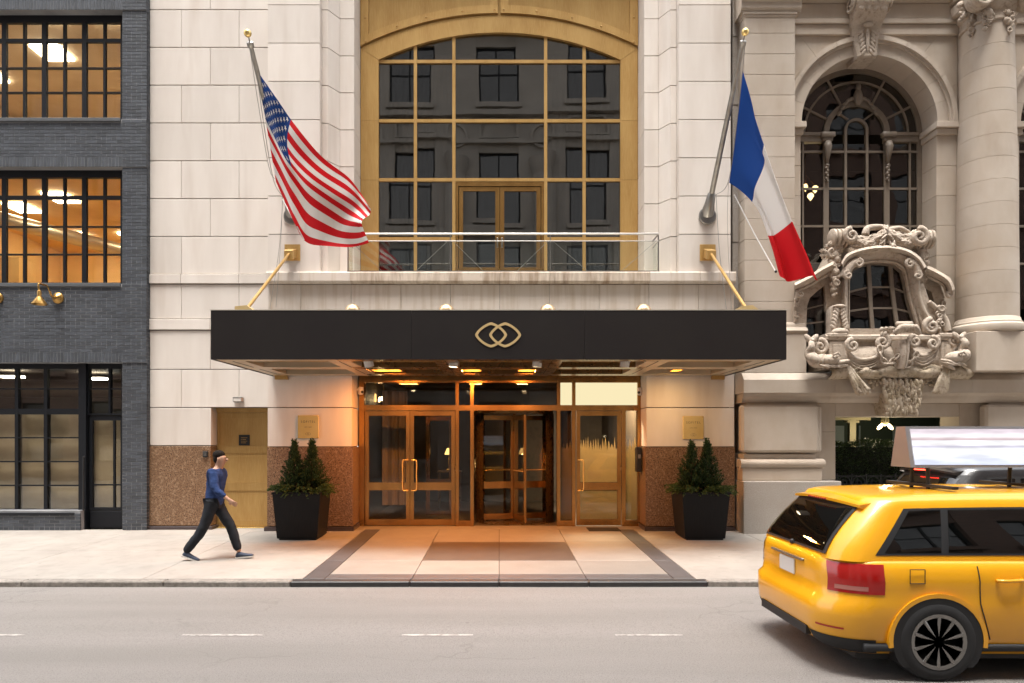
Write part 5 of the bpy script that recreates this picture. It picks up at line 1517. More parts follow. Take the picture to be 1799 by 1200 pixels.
# ---- arched window joinery
def arched_window(dx):
    cx = ACX + dx; m = MB(); n = 40
    def arcl(r_, a0=0.0, a1=PI, k=n): return [(cx + r_ * math.cos(a0 + (a1 - a0) * t / k), ACZ + r_ * math.sin(a0 + (a1 - a0) * t / k)) for t in range(k + 1)]
    yf = YWN
    zb_ = Z(440, YWN) - 1.2
    m.strip(arcl(1.35), arcl(1.25), yf, yf + 0.1)
    m.box(cx - 1.35, cx - 1.25, yf, yf + 0.1, zb_, ACZ); m.box(cx + 1.25, cx + 1.35, yf, yf + 0.1, zb_, ACZ)
    m.strip(arcl(1.09), arcl(1.05), yf + 0.01, yf + 0.07)
    for deg in (27, 62, 118, 153):
        a = R(deg); d_ = Vector((math.cos(a), math.sin(a))); nn = Vector((-d_.y, d_.x)) * 0.022
        p0 = Vector((cx, ACZ)) + d_ * 0.64; p1 = Vector((cx, ACZ)) + d_ * 1.26
        m.prism([tuple(p0 + nn), tuple(p1 + nn), tuple(p1 - nn), tuple(p0 - nn)], 'y', yf + 0.008, yf + 0.075)
    m.strip(arcl(0.68), arcl(0.57), yf - 0.02, yf + 0.08)
    for deg in (50, 130):
        a = R(deg); d_ = Vector((math.cos(a), math.sin(a))); nn = Vector((-d_.y, d_.x)) * 0.018
        p0 = Vector((cx, ACZ + 0.1)) + d_ * 0.26; p1 = Vector((cx, ACZ)) + d_ * 0.58
        m.prism([tuple(p0 + nn), tuple(p1 + nn), tuple(p1 - nn), tuple(p0 - nn)], 'y', yf + 0.008, yf + 0.07)
    def sarc(r_): return [(cx + r_ * math.cos(PI * t / 20), ACZ + 0.08 + r_ * math.sin(PI * t / 20)) for t in range(21)]
    m.strip(sarc(0.245), sarc(0.195), yf - 0.006, yf + 0.08)
    w = m.build('arched_window', M['taupe'], cl, smooth=30)
    m = MB()
    # transom and lower grid
    zt0 = ACZ - 0.17
    m.box(cx - 1.25, cx - 0.68, yf - 0.03, yf + 0.09, zt0, ACZ + 0.01); m.box(cx + 0.68, cx + 1.25, yf - 0.03, yf + 0.09, zt0, ACZ + 0.01)
    m.box(cx - 1.25, cx - 0.68, yf - 0.06, yf - 0.03, ACZ - 0.05, ACZ + 0.012); m.box(cx + 0.68, cx + 1.25, yf - 0.06, yf - 0.03, ACZ - 0.05, ACZ + 0.012)
    vsx = [(-1.10, 0.035), (-0.625, 0.11), (-0.22, 0.05), (0.22, 0.05), (0.625, 0.11), (1.10, 0.035)]
    for (q, ww) in vsx: m.box(cx + q - ww / 2, cx + q + ww / 2, yf, yf + 0.075, zb_, zt0 if abs(q) > 0.7 else (ACZ if abs(q) > 0.5 else ACZ + 0.08))
    zs_ = [Z(266, YWN), Z(331, YWN), Z(397, YWN), Z(463, YWN)]
    ed = [-1.25] + [e for q, ww in vsx for e in (q - ww / 2, q + ww / 2)] + [1.25]
    for z_ in zs_:
        for i in range(0, len(ed), 2): m.box(cx + ed[i], cx + ed[i + 1], yf + 0.012, yf + 0.06, z_ - 0.022, z_ + 0.022)
    m.build('glazing_bars', M['taupe'], w)
    ze = [zb_] + sorted(zs_) + [zt0]
    for i in range(0, len(ed), 2):
        for k in range(len(ze) - 1):
            q = MB(); q.box(cx + ed[i], cx + ed[i + 1], yf + 0.036, yf + 0.042, ze[k] + (0.022 if k else 0), ze[k + 1] - 0.022); q.build('pane', M['glass_club'], w)
    for (r0, r1, dg) in ((1.09, 1.255, [0, 27, 62, 118, 153, 180]), (0.675, 1.05, [0, 27, 62, 118, 153, 180])):
        for a, b in zip(dg[:-1], dg[1:]):
            q = MB(); q.strip(arcl(r0, R(a), R(b), 10), arcl(r1, R(a), R(b), 10), yf + 0.036, yf + 0.042); q.build('pane', M['glass_club'], w)
    q = MB(); q.prism(arcl(0.575) + [], 'y', yf + 0.036, yf + 0.042); q.build('pane', M['glass_club'], w)
    # scroll brackets on the thick mullions, carved crest on the inner arch
    for s_ in (-1, 1):
        bx = cx + s_ * 0.625
        m = MB(); m.cbox(bx - 0.14, bx + 0.14, yf - 0.12, yf - 0.001, ACZ - 0.10, ACZ - 0.0, 0.01); m.cbox(bx - 0.1, bx + 0.1, yf - 0.09, yf - 0.001, ACZ - 0.18, ACZ - 0.101, 0.01)
        m.tube([(bx, yf - 0.05, ACZ - 0.2), (bx, yf - 0.09, ACZ - 0.3), (bx, yf - 0.05, ACZ - 0.5), (bx, yf - 0.02, ACZ - 0.62)], [0.07, 0.08, 0.05, 0.03], 8)
        for k in range(7): m.blob((bx + 0.012 * (-1) ** k, yf - 0.03, ACZ - 0.66 - 0.055 * k), (0.045 - 0.004 * k, 0.035, 0.04), 7, 5)
        m.build('bracket', M['taupe'], w, smooth=True)
    m = MB(); m.blob((cx, yf - 0.06, ACZ + 0.72), (0.1, 0.07, 0.17), 10, 8); m.blob((cx, yf - 0.07, ACZ + 0.92), (0.055, 0.05, 0.08), 8, 6)
    for s_ in (-1, 1):
        for k in range(6): m.blob((cx + s_ * (0.1 + 0.055 * k), yf - 0.05, ACZ + 0.70 - 0.012 * k * k), (0.075, 0.03, 0.035), 7, 5, Matrix.Rotation(s_ * (0.5 + 0.2 * (k % 3)), 3, 'Y'))
    m.build('carved_crest', M['taupe'], w, smooth=True)
arched_window(0.0)
arched_window(4.35)
room(5.4, 13.9, 0.56, 6.5, 3.2, 9.7, M['dark_int'], cl, 'hall')
# globe lamps inside
def globes(pts, lab, sz):
    c0 = PT(*pts[0])
    t = thing('globe_lamp', lab, 'lamp', c0)
    for p in pts:
        c = PT(*p); m = MB(); m.lathe([(0.0, -1.3 * sz), (0.45 * sz, -0.75 * sz), (0.9 * sz, 0.0), (0.85 * sz, 0.45 * sz), (0.5 * sz, 0.85 * sz), (0.0, 0.95 * sz)], c, 14); m.build('globe', M['bulb_soft'], t, smooth=True)
    c = PT(*pts[-1]); m = MB(); m.tube([PT(pts[0][0], pts[0][1] - 6, pts[0][2]), (c[0], c[1], c[2] + 0.2), (c[0], c[1], c[2] + 0.9)], 0.012, 6)
    for p in pts: q = PT(*p); m.tube([(q[0], q[1], q[2] + 0.9 * sz), (c[0], c[1], c[2] + 0.28)], 0.01, 6)
    m.build('stem', M['brass_old'], t)
M['bulb_soft'] = emat('lit_glass_globe', (1.0, 0.74, 0.36), 5.0)
globes([(1424, 345, 1.3), (1432, 332, 1.5), (1415, 329, 1.5)], 'three glowing glass globes inside the left side of the arched clubhouse window', 0.075)
globes([(1448, 543, 0.6)], 'single glowing bulb behind the left pane of the carved bay window', 0.05)

# ---- column
COX, COY = 9.52, -0.3
zc0, zc1 = Z(562, COY), Z(58, COY)
col = thing_col = MB(); col.cbox(COX - 0.62, COX + 0.62, COY - 0.60, COY + 0.6, zl1, Z(590, COY) + 0.0, 0.008)
col_o = col.build('column', M['tan'], cl)
m = MB(); zz0 = Z(590, COY)
m.lathe([(0.60, 0.0), (0.655, 0.03), (0.67, 0.09), (0.655, 0.15), (0.60, 0.175), (0.575, 0.19), (0.575, 0.215), (0.545, 0.24), (0.53, 0.30), (0.517, 0.31)], (COX, COY, zz0 + 0.002), 48); m.build('column_base', M['tan'], col_o, smooth=40)
nd = 13
for k in range(nd):
    a, b = zc0 + (zc1 - zc0) * k / nd, zc0 + (zc1 - zc0) * (k + 1) / nd
    def rr_(z_): t = (z_ - zc0) / (zc1 - zc0); return 0.517 - 0.077 * t ** 1.5
    m = MB(); m.lathe([(rr_(a) - 0.006, 0.0), (rr_(a), 0.004), (rr_(b), b - a - 0.004), (rr_(b) - 0.006, b - a)], (COX, COY, a), 48); m.build('drum', M['tan'], col_o, smooth=30)
m = MB(); m.lathe([(0.44, 0.0), (0.47, 0.02), (0.47, 0.06), (0.44, 0.08), (0.44, 0.2), (0.5, 0.27), (0.52, 0.33)], (COX, COY, zc1 + 0.001), 40)
cap = m.build('capital', M['tan_carved'], col_o, smooth=40)
m = MB(); m.cbox(COX - 0.62, COX + 0.62, COY - 0.62, COY + 0.3, zc1 + 0.62, zc1 + 0.78, 0.02); m.cbox(COX - 0.6, COX + 0.6, COY - 0.5, COY + 0.3, zc1 + 0.34, zc1 + 0.6, 0.04)
# diagonal volutes at the corners
for s_ in (-1, 1):
    d_ = Vector((s_ * 0.75, -0.66, 0)).normalized(); ctr = Vector((COX + s_ * 0.46, COY - 0.46, zc1 + 0.38)); side_ = Vector((0, 0, 1))
    perp = Vector((d_.y, -d_.x, 0)) * 0.10
    for off in (-1, 0, 1):
        m.tube(spiral(0, 0, 0.23, 2.1, 44, lambda u, w: tuple(ctr + Vector((s_ * u, 0.0, 0)) * 0.95 + Vector((0, -0.09 - 0.05 * off * off, w)) + perp * off * s_ * 0.0 + Vector((0, 0.10 * (off + 1), 0))), a0=PI / 2, sgn=-1), [0.045 - 0.02 * i / 43 for i in range(44)], 7)
    m.lathe([(0.0, -0.1), (0.2, -0.1), (0.2, 0.16), (0.0, 0.16)], tuple(ctr + Vector((0, -0.02, 0))), 24, 'y')
m.build('volute', M['tan_carved'], cap, smooth=40)
def cluster(cx, cz, y, w, h, n, seed, sz=0.06, flat=0.6):
    rr2 = random.Random(seed); m = MB()
    for k in range(n):
        t = k / max(1, n - 1)
        x = cx + rr2.uniform(-w, w) * (1 - 0.6 * t); z_ = cz - h * t + rr2.uniform(-0.02, 0.02)
        s_ = sz * rr2.uniform(0.6, 1.15) * (1 - 0.35 * t)
        M3 = Matrix.Rotation(rr2.uniform(0, 3), 3, 'Y') @ Matrix.Rotation(rr2.uniform(-0.5, 0.5), 3, 'X')
        ty = rr2.random()
        yy = y + rr2.uniform(-0.03, 0.02)
        if ty < 0.45: m.blob((x, yy, z_), (s_, s_ * flat, s_ * 0.8), 8, 6, M3)
        elif ty < 0.75:   # shell fan
            for q in range(5): m.blob((x + s_ * 0.6 * math.sin((q - 2) * 0.5), yy - 0.01, z_ + s_ * 0.5 * math.cos((q - 2) * 0.5)), (s_ * 0.18, s_ * 0.35, s_ * 0.7), 5, 4, Matrix.Rotation((q - 2) * 0.5, 3, 'Y') @ Matrix.Identity(3))
        else: m.tube(spiral(0, 0, s_, 1.6, 16, lambda u, w_: (x + u, yy - 0.02, z_ + w_), a0=rr2.uniform(0, 6)), [s_ * 0.33 - s_ * 0.2 * i / 15 for i in range(16)], 6)
    return m
for (px, py, h, sd_) in ((1706, 26, 0.42, 1), (1733, 22, 0.34, 2), (1772, 24, 0.36, 3), (1690, 8, 0.3, 4)):
    yy = COY - math.sqrt(max(0.02, 0.44 ** 2 - (X(px, COY - 0.3) - COX) ** 2)) - 0.05
    cluster(X(px, yy), Z(py, yy), yy, 0.07, h, 22, sd_, 0.075).build('shell_garland', M['tan_carved'], cap, smooth=True)
# engaged pilaster behind the column
nb = 14
for k in range(nb):
    cblock(9.13, 10.05, -0.11, 0.4, zl1 + (Z(64, YWL) - zl1) * k / nb, zl1 + (Z(64, YWL) - zl1) * (k + 1) / nb, name='pilaster_block')

# ---- ledge and ground storey
YL = -0.62
zl2, zl3, zl4 = Z(668, YL), Z(690, YL), Z(707, -0.5)
for (a, b) in ((XLOT + 0.0, X(1467, YL)), (X(1467, YL), X(1612, YL)), (X(1612, YL), X(1709, YL)), (X(1709, YL), 11.2), (11.2, 13.2), (13.2, XEND)):
    m = MB(); m.prism([(0.5, zl1 - 0.002), (YL + 0.12, zl1 - 0.002), (YL, zl2 + 0.01), (YL, zl3), (0.5, zl3)], 'x', a + 0.002, b - 0.002); m.build('ledge_stone', M['tan'], cl)
    m = MB(); m.prism([(0.5, zl3 - 0.002), (YL + 0.10, zl3 - 0.002), (YL + 0.16, zl3 - 0.06), (YL + 0.17, zl3 - 0.10), (YL + 0.24, zl4), (0.5, zl4)], 'x', a + 0.04 if a < 5 else a, b - 0.002); m.build('ledge_moulding', M['tan'], cl)
def lower_pier(x0, x1, dbl=True):
    zb0, zb1_ = Z(795, -0.5), Z(711, -0.5)
    m = MB(); m.cbox(x0 + 0.15, x1, -0.38, 0.4, zb0 - 0.2, zl4 + 0.002, 0.01); m.build('pier_core', M['tan'], cl)
    m = MB(); m.cbox(x0, x1 - 0.05, -0.52, -0.3, zb0, zb1_, 0.045); m.build('rusticated_block', M['tan'], cl, smooth=30)
    m = MB(); m.cbox(x0 + 0.1, x1 + 0.05, -0.44, -0.2, zb0 + 0.005, zb1_ - 0.01, 0.04); m.build('rusticated_block', M['tan'], cl, smooth=30)
    m = MB(); m.cbox(x0 + 0.06, x1 - 0.08, -0.44, 0.3, Z(806, -0.45), zb0 - 0.03, 0.01); m.build('neck_block', M['tan'], cl)
    zt0_, zt1_ = Z(822.5, -0.5), Z(806, -0.5)
    rr3 = (zt1_ - zt0_) / 2
    m = MB(); m.tube([(x0 - 0.01, -0.43, zt0_ + rr3), (x1 + 0.05, -0.43, zt0_ + rr3), (x1 + 0.05, 0.3, zt0_ + rr3)], rr3, 14); m.box(x0 + 0.02, x1, -0.42, 0.3, zt0_ + 0.01, zt1_ - 0.01); m.build('torus_moulding', M['tan'], cl, smooth=40)
    m = MB(); m.cbox(x0 + 0.03, x1 + 0.03, -0.47, 0.3, Z(845, -0.5), zt0_ - 0.002, 0.006); m.build('base_block', M['tan'], cl)
    m = MB(); m.cbox(x0 + 0.02, x1 + 0.36, -0.56, 0.42, -0.3, Z(845, -0.5) - 0.003, 0.012); m.build('plinth_block', M['gran_grey'], cl)
lower_pier(XLOT, X(1440, -0.5) + 0.03)
lower_pier(9.35, 11.0)
JX0, JX1 = X(1468, -0.2), 9.05
zop = Z(732, -0.2)
cblock(X(1447, -0.3) - 0.1, JX0, -0.2, 0.4, 1.0, 1.95, name='jamb_block'); cblock(X(1447, -0.3) - 0.1, JX0, -0.2, 0.4, 1.95, zl4 + 0.001, name='jamb_block')
cblock(JX1, 9.5, -0.2, 0.4, 1.0, zl4 + 0.001, name='jamb_block')
xv = [JX0, 7.45, 8.25, JX1]
for a, b in zip(xv[:-1], xv[1:]):
    cblock(a, b, -0.2, 0.4, zop, zl4 + 0.001, name='lintel_block')
# granite sill wall under the hedge is hidden behind the plinth; porch behind the opening
M['porch_green'] = pmat('dark_green_wall', (0.05, 0.075, 0.06), 0.6)
M['cream_paint'] = pmat('cream_painted_wood', (0.42, 0.36, 0.22), 0.5)
pr_ = room(5.9, 10.5, 0.42, 2.8, 0.0, zop + 0.12, M['porch_green'], cl, 'porch')
m = MB(); yy = 1.6
m.box(X(1493, yy), X(1504, yy), yy, yy + 0.1, 0.0, zop + 0.1); m.box(X(1466, yy), X(1530, yy), yy + 0.002, yy + 0.09, zop - 0.02, zop + 0.09); m.box(X(1488, yy), X(1509, yy), yy - 0.02, yy + 0.12, zop - 0.08, zop - 0.03); m.build('porch_post', M['cream_paint'], pr_)
M['pale_win'] = pmat('pale_blue_window', (0.35, 0.42, 0.46), 0.15)
for (a, b) in ((1468, 1484), (1510, 1512.5), (1570, 1576), (1602, 1614)):
    m = MB(); m.box(X(a, 2.7), X(b, 2.7), 2.72, 2.75, 1.2, 2.12); m.build('porch_window', M['pale_win'], pr_)
t = thing('porch_lamp', 'porch lamp with two glowing bulbs above the hedge', 'lamp', PT(1554, 742, 0.9))
c = PT(1555, 742, 0.9)
m = MB(); m.lathe([(0.0, 0.14), (0.08, 0.14), (0.07, 0.08), (0.085, 0.02), (0.05, -0.06), (0.0, -0.08)], c, 18); m.tube([(c[0], c[1], c[2] + 0.13), (c[0], c[1], zop + 0.12)], 0.015, 8); m.build('lamp_body', M['cream_paint'], t, smooth=40)
for s_ in (-1, 1):
    m = MB(); m.blob((c[0] + s_ * 0.105, c[1], c[2] - 0.09), (0.035, 0.035, 0.085), 12, 8, Matrix.Rotation(-s_ * 0.75, 3, 'Y')); m.build('bulb', M['bulb_soft'], t, smooth=True)
p = bpy.data.lights.new('porch_light', 'POINT'); p.energy = 6; p.color = (1, 0.85, 0.55); p.shadow_soft_size = 0.1
po = bpy.data.objects.new('porch_light', p); link(po, t); po.location = (c[0], c[1] - 0.05, c[2] - 0.2)
# roof over the modelled part
m = MB(); m.box(XLOT, XEND, 0.2, 8, ZUP - 0.15, ZUP); m.box(XLOT + 0.01, 5.3, 0.52, 8, -0.1, ZUP - 0.16); m.box(XLOT + 0.02, XEND, 0.42, 0.5, zl4 + 0.03, zl1 - 0.02); m.build('backing_mass', M['dark_int'], cl)

# ---- carved bay (ship's stern)
YO = -0.50
def po_(l, y=YO): return PP(l, y)
bay = MB()
inn = [(1493, 577), (1493, 530), (1493, 490), (1499, 472), (1512, 465), (1534, 461), (1555, 461), (1574, 464), (1587, 474), (1592, 492), (1598, 525), (1606, 552), (1613, 577)]
out = [(1480, 592), (1483, 530), (1483, 470), (1486, 455), (1500, 444), (1528, 437), (1556, 435), (1584, 440), (1606, 455), (1613, 480), (1620, 520), (1634, 556), (1652, 592)]
bay.strip(po_(out), po_(inn), YO, 0.35); bay.box(X(1484, YO), X(1640, YO), YO + 0.004, 0.3, Z(592, YO), Z(577, YO))
bo = bay.build('carved_bay', M['tan_carved'], cl)
m = MB()
li, lo = [(1421, 584), (1423, 535), (1428, 521), (1440, 510), (1455, 498), (1456, 520), (1456, 586)], [(1398, 592), (1400, 535), (1404, 505), (1430, 490), (1462, 470), (1484, 500), (1484, 592)]
m.strip(po_(lo), po_(li), YO + 0.12, 0.3); m.build('side_surround', M['tan_carved'], bo)
m = MB(); m.strip(po_([(1612, 470), (1640, 478), (1660, 492), (1668, 515), (1668, 560), (1668, 592)]), po_([(1622, 500), (1634, 503), (1646, 510), (1650, 525), (1650, 550), (1640, 566)]), YO + 0.16, 0.3); m.build('side_surround', M['tan_carved'], bo)
# inner mass that hides the wall behind
m = MB(); m.prism(po_([(1462, 470), (1486, 425), (1500, 415), (1610, 415), (1628, 425), (1632, 470), (1606, 458), (1584, 443), (1556, 438), (1528, 440), (1500, 447), (1486, 458)]), 'y', YO + 0.14, 0.3); m.build('pediment', M['tan_carved'], bo)
# bay glazing
ins = [(x + (3 if x < 1550 else -3), min(y + 3, 574)) for x, y in inn]
m = MB(); m.strip(po_(inn), po_(ins), YO + 0.06, YO + 0.16)
vl = [[(1529, 459), (1531, 500), (1533, 540), (1536, 576)], [(1567, 459), (1570, 500), (1575, 540), (1580, 576)]]
hl = [[(1493, 512), (1530, 503), (1570, 503), (1594, 513)], [(1493, 546), (1533, 540), (1574, 540), (1604, 548)]]
for q in vl: m.strip(po_([(a - 3.2, b) for a, b in q]), po_([(a + 3.2, b) for a, b in q]), YO + 0.05, YO + 0.13)
for q in hl: m.strip(po_([(a, b - 1.6) for a, b in q]), po_([(a, b + 1.6) for a, b in q]), YO + 0.07, YO + 0.12)
gz_ = m.build('glazing_bars', M['taupe'], bo)
cellx = [[(1493, 461), (1493, 512), (1493, 546), (1493, 577)], vl[0], vl[1], [(1592, 461), (1594, 513), (1604, 548), (1613, 577)]]
for i in range(3):
    for k in range(3):
        A_, B_ = cellx[i], cellx[i + 1]
        poly = [A_[k], B_[k], B_[k + 1], A_[k + 1]]
        m = MB(); m.prism(po_(poly), 'y', YO + 0.092, YO + 0.098); m.build('pane', M['glass_club'], bo)
for poly in ([(1421, 584), (1424, 522), (1455, 498), (1456, 520)], [(1421, 584), (1456, 520), (1456, 586)]):
    m = MB(); m.prism(po_(poly), 'y', YO + 0.2, YO + 0.206); m.build('pane', M['glass_club'], bo)
m = MB()
for q in ([(1423, 540), (1456, 532)], [(1422, 566), (1456, 562)]): m.strip(po_([(a, b - 1.2) for a, b in q]), po_([(a, b + 1.2) for a, b in q]), YO + 0.18, YO + 0.22)
m.build('glazing_bars', M['taupe'], bo)
room(X(1405, 0), X(1660, 0), 0.36, 0.4, 3.3, 5.4, M['dark_int'], cl, 'bay_backing')
m = MB(); m.box(X(1400, 0.3), X(1665, 0.3), 0.34, 0.38, 3.2, 5.4); m.build('bay_backing', M['dark_int'], bo)
def sweep(l, r_, y, mat='tan_carved', name='hood_moulding', n=30, nn=10):
    pts = [(X(a, y), y, Z(b, y)) for a, b in [tuple(v) for v in crom(l, n)]]
    m = MB(); m.tube(pts, r_, nn); return m.build(name, M[mat], bo, smooth=True)
def moulded(inner, outer, prof, name, n=36, par=None):
    # moulded band between two curves; prof = (fraction across, depth)
    I = crom(inner, n); O = crom(outer, n); m = MB(); k = len(prof)
    for i in range(n):
        for (t, yy) in prof:
            p = I[i].lerp(O[i], t); m.v.append((X(p.x, yy), yy, Z(p.y, yy)))
    for i in range(n - 1):
        for j in range(k - 1): m.f.append((i * k + j, i * k + j + 1, (i + 1) * k + j + 1, (i + 1) * k + j))
    m.f += [tuple(range(k)), tuple(range((n - 1) * k, n * k))]
    return m.build(name, M['tan_carved'], par or bo, smooth=50)
PRF = [(0.0, YO + 0.02), (0.0, YO - 0.03), (0.12, YO - 0.045), (0.2, YO - 0.02), (0.38, YO - 0.04), (0.55, YO - 0.10), (0.75, YO - 0.13), (0.92, YO - 0.09), (1.0, YO + 0.05)]
moulded(inn, out, PRF, 'window_surround')
HPR = [(0.0, YO + 0.0), (0.0, YO - 0.06), (0.18, YO - 0.09), (0.3, YO - 0.08), (0.5, YO - 0.19), (0.75, YO - 0.24), (0.93, YO - 0.19), (1.0, YO - 0.05), (1.0, YO + 0.15)]
moulded([(1484, 477), (1496, 462), (1522, 453), (1555, 450), (1585, 454), (1605, 467), (1614, 480)], [(1478, 461), (1489, 445), (1518, 434), (1555, 430), (1590, 435), (1615, 449), (1628, 468)], HPR, 'hood_moulding')
moulded([(1398, 515), (1425, 503), (1448, 489), (1466, 482)], [(1396, 497), (1420, 485), (1444, 469), (1464, 458)], [(t, y + 0.1) for t, y in HPR], 'hood_moulding')
moulded([(1624, 486), (1640, 494), (1655, 503), (1660, 516)], [(1630, 466), (1650, 476), (1670, 490), (1678, 508)], [(t, y + 0.1) for t, y in HPR], 'hood_moulding')
def scroll(px, py, r_px, y, turns=1.6, sgn=1, a0=PI / 2, th=0.42, name='scroll', depth=1, par=None):
    r0 = r_px / S(y)
    m = MB()
    for dd in range(depth):
        m.tube(spiral(0, 0, r0, turns, 34, lambda u, w: (X(px, y) + u, y - 0.02 - 0.03 * (1 - math.hypot(u, w) / r0) + dd * 0.07, Z(py, y) + w), a0=a0, sgn=sgn, r1=r0 * 0.12), [r0 * th * (1 - 0.5 * i / 33) for i in range(34)], 7)
    return m.build(name, M['tan_carved'], par or bo, smooth=True)
# top rolls, garland swags, crest
def roll(px, py, w, h, y):
    m = MB(); c = (X(px, y), y, Z(py, y))
    for k in range(5):
        xx = c[0] - w / 2 + w * (k + 0.5) / 5
        m.lathe([(h * 0.78, -w * 0.1), (h, -w * 0.05), (h, w * 0.05), (h * 0.78, w * 0.1)], (xx, y + 0.03, c[2]), 18, 'x')
    m.build('roll', M['tan_carved'], bo, smooth=30)
roll(1478, 418, 0.40, 0.18, YO + 0.02); roll(1622, 420, 0.36, 0.18, YO + 0.02)
scroll(1613, 417, 15, YO - 0.14, sgn=-1); scroll(1494, 414, 12, YO - 0.12, sgn=1)
def swag(l, n, w0, y, seed, name='garland_swag', sz=0.055, par=None):
    rr4 = random.Random(seed); pts = crom(l, n); m = MB()
    for k, p in enumerate(pts):
        t = k / (n - 1); w = w0 * (0.55 + 0.45 * math.sin(PI * t))
        tan = (pts[min(k + 1, n - 1)] - pts[max(k - 1, 0)]); ang = math.atan2(-tan.y, tan.x)
        for q in range(3):
            dz = rr4.uniform(-w, w)
            m.blob((X(p.x, y) + rr4.uniform(-0.03, 0.03), y - 0.06 * (1 - abs(dz) / w) + rr4.uniform(-0.02, 0.02), Z(p.y, y) + dz), (sz * rr4.uniform(1.1, 1.9), sz * 0.55, sz * rr4.uniform(0.35, 0.6)), 7, 5, Matrix.Rotation(-ang + rr4.uniform(-0.6, 0.6), 3, 'Y'))
    return m.build(name, M['tan_carved'], par or bo, smooth=True)
swag([(1492, 418), (1508, 428), (1525, 429), (1541, 420), (1552, 411)], 46, 0.13, YO - 0.07, 11, sz=0.068)
swag([(1560, 411), (1574, 420), (1588, 427), (1602, 422), (1612, 414)], 46, 0.13, YO - 0.07, 12, sz=0.068)
swag([(1556, 405), (1560, 418), (1565, 430), (1568, 438)], 16, 0.08, YO - 0.12, 13, sz=0.05)
swag([(1556, 405), (1552, 417), (1548, 428)], 12, 0.07, YO - 0.12, 15, sz=0.045)
sweep([(1520, 412), (1524, 402), (1540, 399), (1556, 401), (1560, 408)], [0.07 - 0.0008 * i for i in range(30)], YO - 0.06, name='crest_roll')
sweep([(1562, 404), (1580, 401), (1596, 408), (1606, 420)], [0.055 - 0.001 * i for i in range(30)], YO - 0.03, name='crest_roll')
m = MB(); m.prism(po_([(1562, 405), (1578, 402), (1594, 409), (1604, 422), (1562, 420)], YO), 'y', YO + 0.02, 0.2); m.build('crest_plate', M['tan_carved'], bo)
# hanging garlands
cluster(X(1471, YO - 0.1), Z(430, YO), YO + 0.02, 0.10, 0.98, 84, 21, 0.088).build('hanging_garland', M['tan_carved'], bo, smooth=True)
cluster(X(1627, YO - 0.1), Z(432, YO), YO + 0.04, 0.10, 0.96, 84, 22, 0.088).build('hanging_garland', M['tan_carved'], bo, smooth=True)
cluster(X(1403, YO), Z(522, YO), YO + 0.1, 0.03, 0.5, 22, 23, 0.05).build('hanging_garland', M['tan_carved'], bo, smooth=True)
cluster(X(1661, YO), Z(524, YO), YO + 0.1, 0.03, 0.42, 20, 24, 0.045).build('hanging_garland', M['tan_carved'], bo, smooth=True)
cluster(X(1452, YO - 0.1), Z(446, YO), YO + 0.02, 0.10, 0.08, 8, 25, 0.07).build('hanging_garland', M['tan_carved'], bo, smooth=True)
# C scrolls at the head of the window, volutes at its sides
scroll(1507, 463, 8, YO - 0.16, 1.2, -1); scroll(1489, 484, 8, YO - 0.16, 1.2, 1)
sweep([(1509, 459), (1497, 464), (1488, 474), (1485, 486)], 0.085, YO - 0.13, name='c_scroll')
scroll(1597, 464, 8, YO - 0.16, 1.2, 1); scroll(1610, 485, 8, YO - 0.16, 1.2, -1)
sweep([(1595, 459), (1604, 464), (1610, 474), (1612, 486)], 0.085, YO - 0.13, name='c_scroll')
scroll(1405, 517, 7, YO + 0.0, 1.3, 1); scroll(1665, 517, 8, YO + 0.0, 1.3, -1)
# left acanthus console and right S scroll
m = MB()
m.prism(po_([(1456, 590), (1456, 545), (1460, 538), (1477, 538), (1481, 545), (1484, 590)]), 'y', YO - 0.1, 0.1)
for k in range(6):
    for s_ in (-1, 1):
        m.blob((X(1469, YO) + s_ * (0.05 + 0.015 * k), YO - 0.13, Z(547 + 6 * k, YO)), (0.05, 0.04, 0.07), 7, 5, Matrix.Rotation(s_ * 0.6, 3, 'Y'))
m.blob((X(1469, YO), YO - 0.15, Z(585, YO)), (0.17, 0.08, 0.07), 10, 6); m.blob((X(1469, YO), YO - 0.13, Z(540, YO)), (0.12, 0.06, 0.035), 10, 6)
m.build('acanthus_console', M['tan_carved'], bo, smooth=30)
m = MB(); m.prism(po_([(1606, 500), (1618, 500), (1628, 530), (1650, 556), (1665, 580), (1655, 592), (1622, 590), (1610, 556)]), 'y', YO - 0.08, 0.2); m.build('s_scroll', M['tan_carved'], bo)
scroll(1634, 574, 13, YO - 0.12, 1.7, 1); sweep([(1611, 478), (1613, 510), (1622, 545), (1645, 575), (1648, 588), (1630, 592)], 0.04, YO - 0.1, name='s_scroll')
sweep([(1632, 530), (1648, 545), (1660, 562), (1664, 582)], [0.04 + 0.0012 * i for i in range(30)], YO - 0.1, name='acanthus_spine')
cluster(X(1655, YO - 0.2), Z(545, YO), YO - 0.13, 0.07, 0.38, 18, 27, 0.06).build('acanthus_spine', M['tan_carved'], bo, smooth=True)
